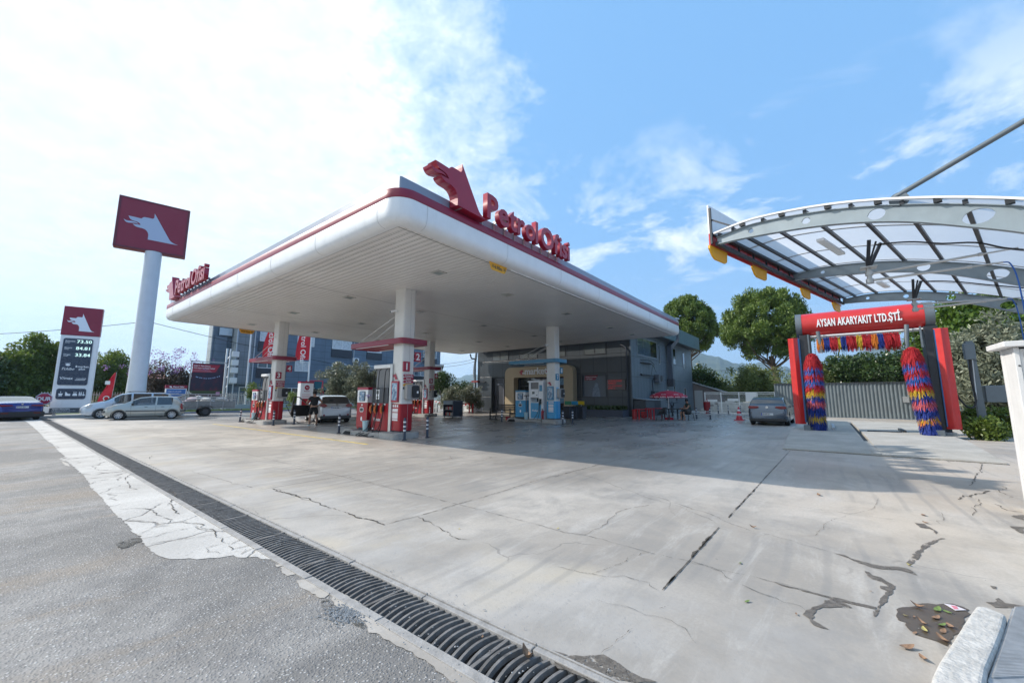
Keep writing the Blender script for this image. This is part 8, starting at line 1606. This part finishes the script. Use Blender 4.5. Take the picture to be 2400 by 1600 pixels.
def trunk(parent, pts, r0, r1, m, limbs):
    b = MB(); P = spline(pts, 4); n = len(P); b.tube(P, r0, 9, [r0 + (r1 - r0) * i / (n - 1) for i in range(n)])
    for a, e, r in limbs:
        a, e = Vector(a), Vector(e); mid = (a + e) / 2 + Vector((random.uniform(-.1, .1), random.uniform(-.1, .1), -.06)) * (e - a).length; Q = spline([a, mid, e], 4); b.tube(Q, r, 6, [r * (1 - .75 * i / (len(Q) - 1)) for i in range(len(Q))])
    return b.build('trunk', m, parent, smooth=True)
def tree(lab, cat, px, dist, ytop, ybot, wpx, lm, kind='round', n=9000, size=.22, nm='tree', base=0.0, bk=None, group=None, k=60, cr=.8, flat=.6, rzs=1.0, low=-1.0, trunk_x=None, aspect=.5):
    """place a tree by the photograph's column px at a distance; heights read off the picture"""
    top = at(px, ytop, dist)[2]; bot = at(px, ybot, dist)[2]; x, y, _ = at(px, 900, dist)
    a, c = Vector(at(px - wpx / 2, 900, dist)), Vector(at(px + wpx / 2, 900, dist)); rx = (c - a).length / 2
    o = thing(nm, lab, cat, (x, y, base), 0, group); zc = (top + bot) / 2 - base; rz = (top - bot) / 2
    tx_ = 0
    C_ = crown_clumps(0, 0, zc, rx * .86, rx * .86, rz * .88 * rzs, k, cr, low=low)
    leaves('crown', lm, o, C_, n, size, flat, aspect=aspect)
    lim = [((0, 0, max(.4, zc - rz * 1.0)), (c_[0] * .8, c_[1] * .8, c_[2]), .06 + .012 * rx) for c_ in C_[:10]]
    trunk(o, [(tx_, 0, -.1 - (base if base > 0 else 0) * 0), (.05, .05, max(zc - rz, .3) * .6), (0, 0, max(zc - rz * .3, .5))], .09 + .03 * rx, .05 + .012 * rx, bk or bark2, lim)
    return o
pine_m = leaf_mat('pine_needles', (.050, .095, .014), (.13, .19, .028), .55, .18); dark_leaf = leaf_mat('dark_leaf', (.020, .042, .012), (.055, .095, .022), .35, .2)
mid_leaf = leaf_mat('mid_leaf', (.055, .085, .022), (.14, .17, .045), .45, .3); bright_leaf = leaf_mat('bright_leaf', (.055, .10, .015), (.16, .21, .035), .45, .35)
olive_m = leaf_mat('olive_leaf', (.09, .105, .065), (.22, .24, .17), .5, .2); citrus = leaf_mat('citrus_leaf', (.02, .06, .012), (.11, .18, .025), .3, .3); purple_m = leaf_mat('purple_flower', (.18, .08, .28), (.36, .22, .46), .7, .3); darkred_leaf = leaf_mat('dark_red_leaf', (.03, .03, .018), (.08, .05, .035), .5, .25)
def stone_pine(lab, px, dist, ytop, ybot, wpx, tpx, ytr, seed):
    top = at(px, ytop, dist)[2]; bot = at(px, ybot, dist)[2]; x, y, _ = at(px, 900, dist); a, c = Vector(at(px - wpx / 2, 800, dist)), Vector(at(px + wpx / 2, 800, dist)); R = (c - a).length / 2
    o = thing('stone_pine', lab, 'pine tree', (x, y, 0)); H_ = top - bot; C_ = []
    for i in range(330):
        th = rng.random() * 2 * PI; q = math.sqrt(rng.random()); r_ = R * q * .93; dome = math.sqrt(max(0, 1 - q * q)); u = rng.random()
        zt = bot + H_ * (.28 + .62 * dome); zb = bot + H_ * (.30 - .22 * (1 - abs(2 * q - 1)) ) + H_ * .12 * q
        z = zt if u < .5 else zb + (zt - zb) * rng.random() ** 1.5
        C_.append((r_ * math.cos(th), r_ * math.sin(th), z + rng.normal() * .42, .52 * rng.uniform(.6, 1.5)))
    leaves('crown', pine_m, o, C_, 60000, .34, .8, up=.75, aspect=.30)
    lv = at(tpx, ytr, dist); off = Vector((lv[0] - x, lv[1] - y, 0)); zt = bot + H_ * .25
    lim = []
    for i in range(16): th = i * 2.4; rr = R * random.uniform(.4, .85); lim.append(((off.x * .4, off.y * .4, bot - H_ * .05 + random.uniform(-.4, .6)), (rr * math.cos(th), rr * math.sin(th), bot + H_ * random.uniform(.15, .35)), .09))
    trunk(o, [(off.x * 1.1, off.y * 1.1, -.2), (off.x, off.y, 3), (off.x * .9 + .15, off.y * .9, bot * .7), (off.x * .4, off.y * .4, bot + H_ * .1)], .42, .25, bark, lim)
stone_pine('broad umbrella shaped stone pine right of the shop, the fuller of two', 1806, 52, 676, 852, 232, 1822, 900, 1)
stone_pine('stone pine rising behind the canopy corner, left of the fuller one', 1618, 60, 694, 838, 148, 1622, 930, 2)
# trees behind the right fence
tree('dark bushy tree against the shop lean-to', 'tree', 1655, 50, 862, 940, 96, dark_leaf, n=9000, size=.26, k=70, cr=.75)
tree('light green loose tree between lean-to and pine trunk', 'tree', 1765, 47, 858, 935, 125, mid_leaf, n=12000, size=.2, k=80, cr=.6)
tree('low green bush left of the light green tree', 'bush', 1700, 50, 905, 945, 90, mid_leaf, n=5000, size=.2, nm='bush', cr=.6)
for i, (px, yt, w, m_) in enumerate(((1985, 826, 120, dark_leaf), (2075, 818, 120, dark_leaf), (1925, 862, 80, mid_leaf), (2135, 830, 90, dark_leaf))):
    tree(('dark green tree behind the corrugated fence, left of two in the wash bay', 'taller dark tree behind the corrugated fence, right in the wash bay', 'low green tree at the left brush behind the fence', 'dark tree behind the right brush')[i], 'tree', px, 44, yt, 925, w, m_, n=10000, size=.22, k=70, cr=.6)
tree('large dark glossy leaved tree filling the right edge under the curved canopy', 'tree', 2330, 34, 690, 880, 330, citrus, n=26000, size=.26, k=150, cr=.8)
tree('big grey green olive tree behind the right red wing panel', 'olive tree', 2335, 29, 752, 1000, 260, olive_m, n=24000, size=.24, k=170, cr=.5, aspect=.32)
tree('second dark tree behind the gantry tower', 'tree', 2200, 36, 735, 900, 110, citrus, n=9000, size=.24, k=60, cr=.7)
for i, (px, py, w, h) in enumerate(((2275, 985, 70, 55), (2345, 990, 90, 70), (2300, 1005, 70, 30))):
    x, y = G(px, 1022 if i < 2 else 1030); d = math.hypot(x, y); tree(('low leafy bush with yellow leaves beside the right wing panel', 'leafy bush behind the grey leaning post', 'small creeping bush at the foot of the grey post')[i], 'bush', px, d, py - h / 2 - 5, 1024, w, bright_leaf, n=2600, size=.14, nm='bush', k=26, cr=.28)
# left trees
tree('tall dense green tree just left of the price totem', 'tree', 108, 62, 790, 955, 170, bright_leaf, n=30000, size=.32, k=130, cr=.85)
tree('lower wide green tree left of the tall one beside the totem', 'tree', 18, 60, 822, 958, 150, bright_leaf, n=26000, size=.32, k=120, cr=.85)
tree('darker tree at the far left picture edge', 'tree', -70, 58, 830, 960, 120, dark_leaf, n=12000, size=.3, k=80, cr=1.1)
tree('yellow green loose tree right of the price totem', 'tree', 262, 66, 825, 950, 110, bright_leaf, n=14000, size=.28, k=80, cr=.9)
tree('olive green tree just behind the price totem', 'tree', 190, 64, 815, 950, 90, mid_leaf, n=9000, size=.28, k=60, cr=.9)
cm = tree('dark crape myrtle with purple flowers behind the parked cars', 'tree', 392, 49, 850, 950, 120, darkred_leaf, n=12000, size=.18, k=90, cr=.55)
h_ = at(392, 850, 49)[2]; C_ = [c_ for c_ in crown_clumps(0, 0, (h_ + .9) / 2 + .8, 3.2, 3.2, h_ / 2 - .2, 70, .33, shell=.95, low=-.1, bumpy=.18)]
leaves('flower', purple_m, cm, C_, 1500, .11, .8, aspect=.9)
tree('small dark shrub between tall pole and crape myrtle', 'bush', 335, 47, 915, 955, 60, darkred_leaf, n=3000, size=.16, nm='bush', cr=.4, k=30)
tree('grey green olive tree before the office, left of two', 'olive tree', 790, 36, 846, 958, 72, olive_m, n=9000, size=.2, k=90, cr=.36, aspect=.34)
tree('grey green olive tree before the office, right one partly behind the pump', 'olive tree', 848, 34, 850, 960, 84, olive_m, n=9000, size=.2, k=90, cr=.36, aspect=.34)
tree('small pale bush behind pump 3', 'bush', 593, 44, 895, 935, 40, bright_leaf, n=2000, size=.14, nm='bush', cr=.35, k=25)
tree('young bush behind the payment kiosk', 'bush', 692, 40, 912, 950, 34, bright_leaf, n=1800, size=.12, nm='bush', cr=.3, k=20)
tree('dark leafy tree just right of column 6', 'tree', 1035, 47, 870, 925, 48, dark_leaf, n=6000, size=.18, k=50, cr=.5)
tree('low grey olive bush behind the display rack', 'olive tree', 1060, 36, 905, 966, 60, olive_m, n=6000, size=.17, k=60, cr=.35, aspect=.3)
tree('dark green bush under the crooked pole', 'bush', 1078, 46, 896, 925, 60, dark_leaf, n=5000, size=.16, nm='bush', k=40, cr=.45)
tree('grey green olive bush beside the white dispenser', 'olive tree', 1108, 36.5, 900, 966, 46, olive_m, n=6000, size=.17, k=60, cr=.35, aspect=.3)
# planter plants
b = MB()
for _ in range(1500):
    x = random.uniform(27.3, 28.3); y = random.uniform(MY + .4, 15.4); h = random.uniform(.15, .42); a = random.random() * 2 * PI; dx_, dy_ = .18 * math.cos(a), .18 * math.sin(a)
    b.add([(x, y, .42), (x + .02, y + .02, .42), (x + dx_ * .5 + .02, y + dy_ * .5, .42 + h), (x + dx_, y + dy_, .42 + h * .75)], [(0, 1, 2), (0, 2, 3)])
tag(b.build('planter_grass', dark_leaf), 'dark strappy plants growing in the long grey planter', 'plants', kind='stuff')
# far woods beyond the yards
def wood(lab, nm, px0, px1, dist, h, m_, n, size):
    cl = []
    for i in range(int(n / 60)): p = at(random.uniform(px0, px1), 927, dist + random.uniform(-6, 14)); cl.append((p[0], p[1], random.uniform(.3, h), h * .28))
    o = leaves(nm, m_, None, cl, n, size, .8); return tag(o, lab, 'wood', kind='stuff')
wood('far green tree belt beyond the left road', 'far_wood', -250, 700, 150, 5, mid_leaf, 16000, .8); wood('far green tree belt beyond the greenhouses', 'far_wood', 980, 1130, 170, 4.5, dark_leaf, 4000, .8); wood('green tree belt beyond the right fences', 'far_wood', 1590, 2500, 90, 5.2, mid_leaf, 26000, .5)
# ---------------------------------------------------------------- hills
hill_m = NT('hill_scrub'); c = hill_m.mix(hill_m.ramp(hill_m.noise(.012, 8, .65), .4, .6), (.03, .05, .025), (.07, .085, .045)); hill_m.L.new(c, hill_m.b.inputs['Base Color']); hill_m.b.inputs['Roughness'].default_value = .95; hill_m = hill_m.m
def hill(nm, pts, dist, seed):
    r_ = random.Random(seed); cols = []; X = np.arange(pts[0][0], pts[-1][0] + 1, 5.0)
    for px in X:
        py = np.interp(px, [p[0] for p in pts], [p[1] for p in pts]); n_ = 1.4 * math.sin(px * .11 + seed) + .9 * math.sin(px * .31 + seed * 2) + r_.uniform(-.7, .7)
        top = at(px, py + n_, dist); col = []
        for k in range(9):
            t_ = k / 8; dd = dist * (.55 + .45 * t_); p = at(px, 927, dd); z = -2 + (top[2] + 2) * (t_ ** 1.25) * (1 + .10 * math.sin(px * .05 + k * 1.7 + seed) * (1 - t_)); col.append((p[0], p[1], z))
        p = at(px, 927, dist * 1.5); col.append((p[0], p[1], -2)); cols.append(col)
    m = len(cols[0]); b = MB(); b.add(sum(cols, []), [(i * m + k, (i + 1) * m + k, (i + 1) * m + k + 1, i * m + k + 1) for i in range(len(cols) - 1) for k in range(m - 1)]); return tag(b.build(nm, hill_m, smooth=True, angle=180), kind='structure')
hill('hills', [(1560, 802), (1625, 822), (1660, 829), (1710, 844), (1760, 862), (1800, 872), (1840, 882), (1900, 900), (1950, 915)], 2600, 1)
hill('hills_beyond', [(1640, 872), (1700, 862), (1745, 852), (1800, 849), (1840, 858), (1880, 868), (1925, 862), (1965, 848), (2010, 832), (2060, 812), (2110, 800), (2180, 790), (2300, 800), (2500, 830)], 3500, 2)
hill('hills_left', [(980, 905), (1030, 900), (1060, 887), (1090, 880), (1120, 877), (1180, 868), (1260, 862), (1400, 850), (1500, 835), (1560, 815)], 3900, 3)
hill('hills_left_near', [(960, 918), (1040, 898), (1060, 890), (1080, 893), (1100, 896), (1130, 889), (1200, 880), (1300, 870), (1500, 850)], 3000, 4)
# ---------------------------------------------------------------- air
hz = MB().box(-2050, 6300, -2100, 6300, -3.2, 620).build('haze', bpy.data.materials.new('haze_air')); m = hz.data.materials[0]; m.use_nodes = True; N = m.node_tree.nodes; N.clear(); pv_ = N.new('ShaderNodeVolumePrincipled'); pv_.inputs['Color'].default_value = (.50, .74, 1.0, 1); pv_.inputs['Density'].default_value = .00019; pv_.inputs['Anisotropy'].default_value = .2; ou = N.new('ShaderNodeOutputMaterial'); m.node_tree.links.new(pv_.outputs[0], ou.inputs['Volume'])
tag(hz, kind='stuff')
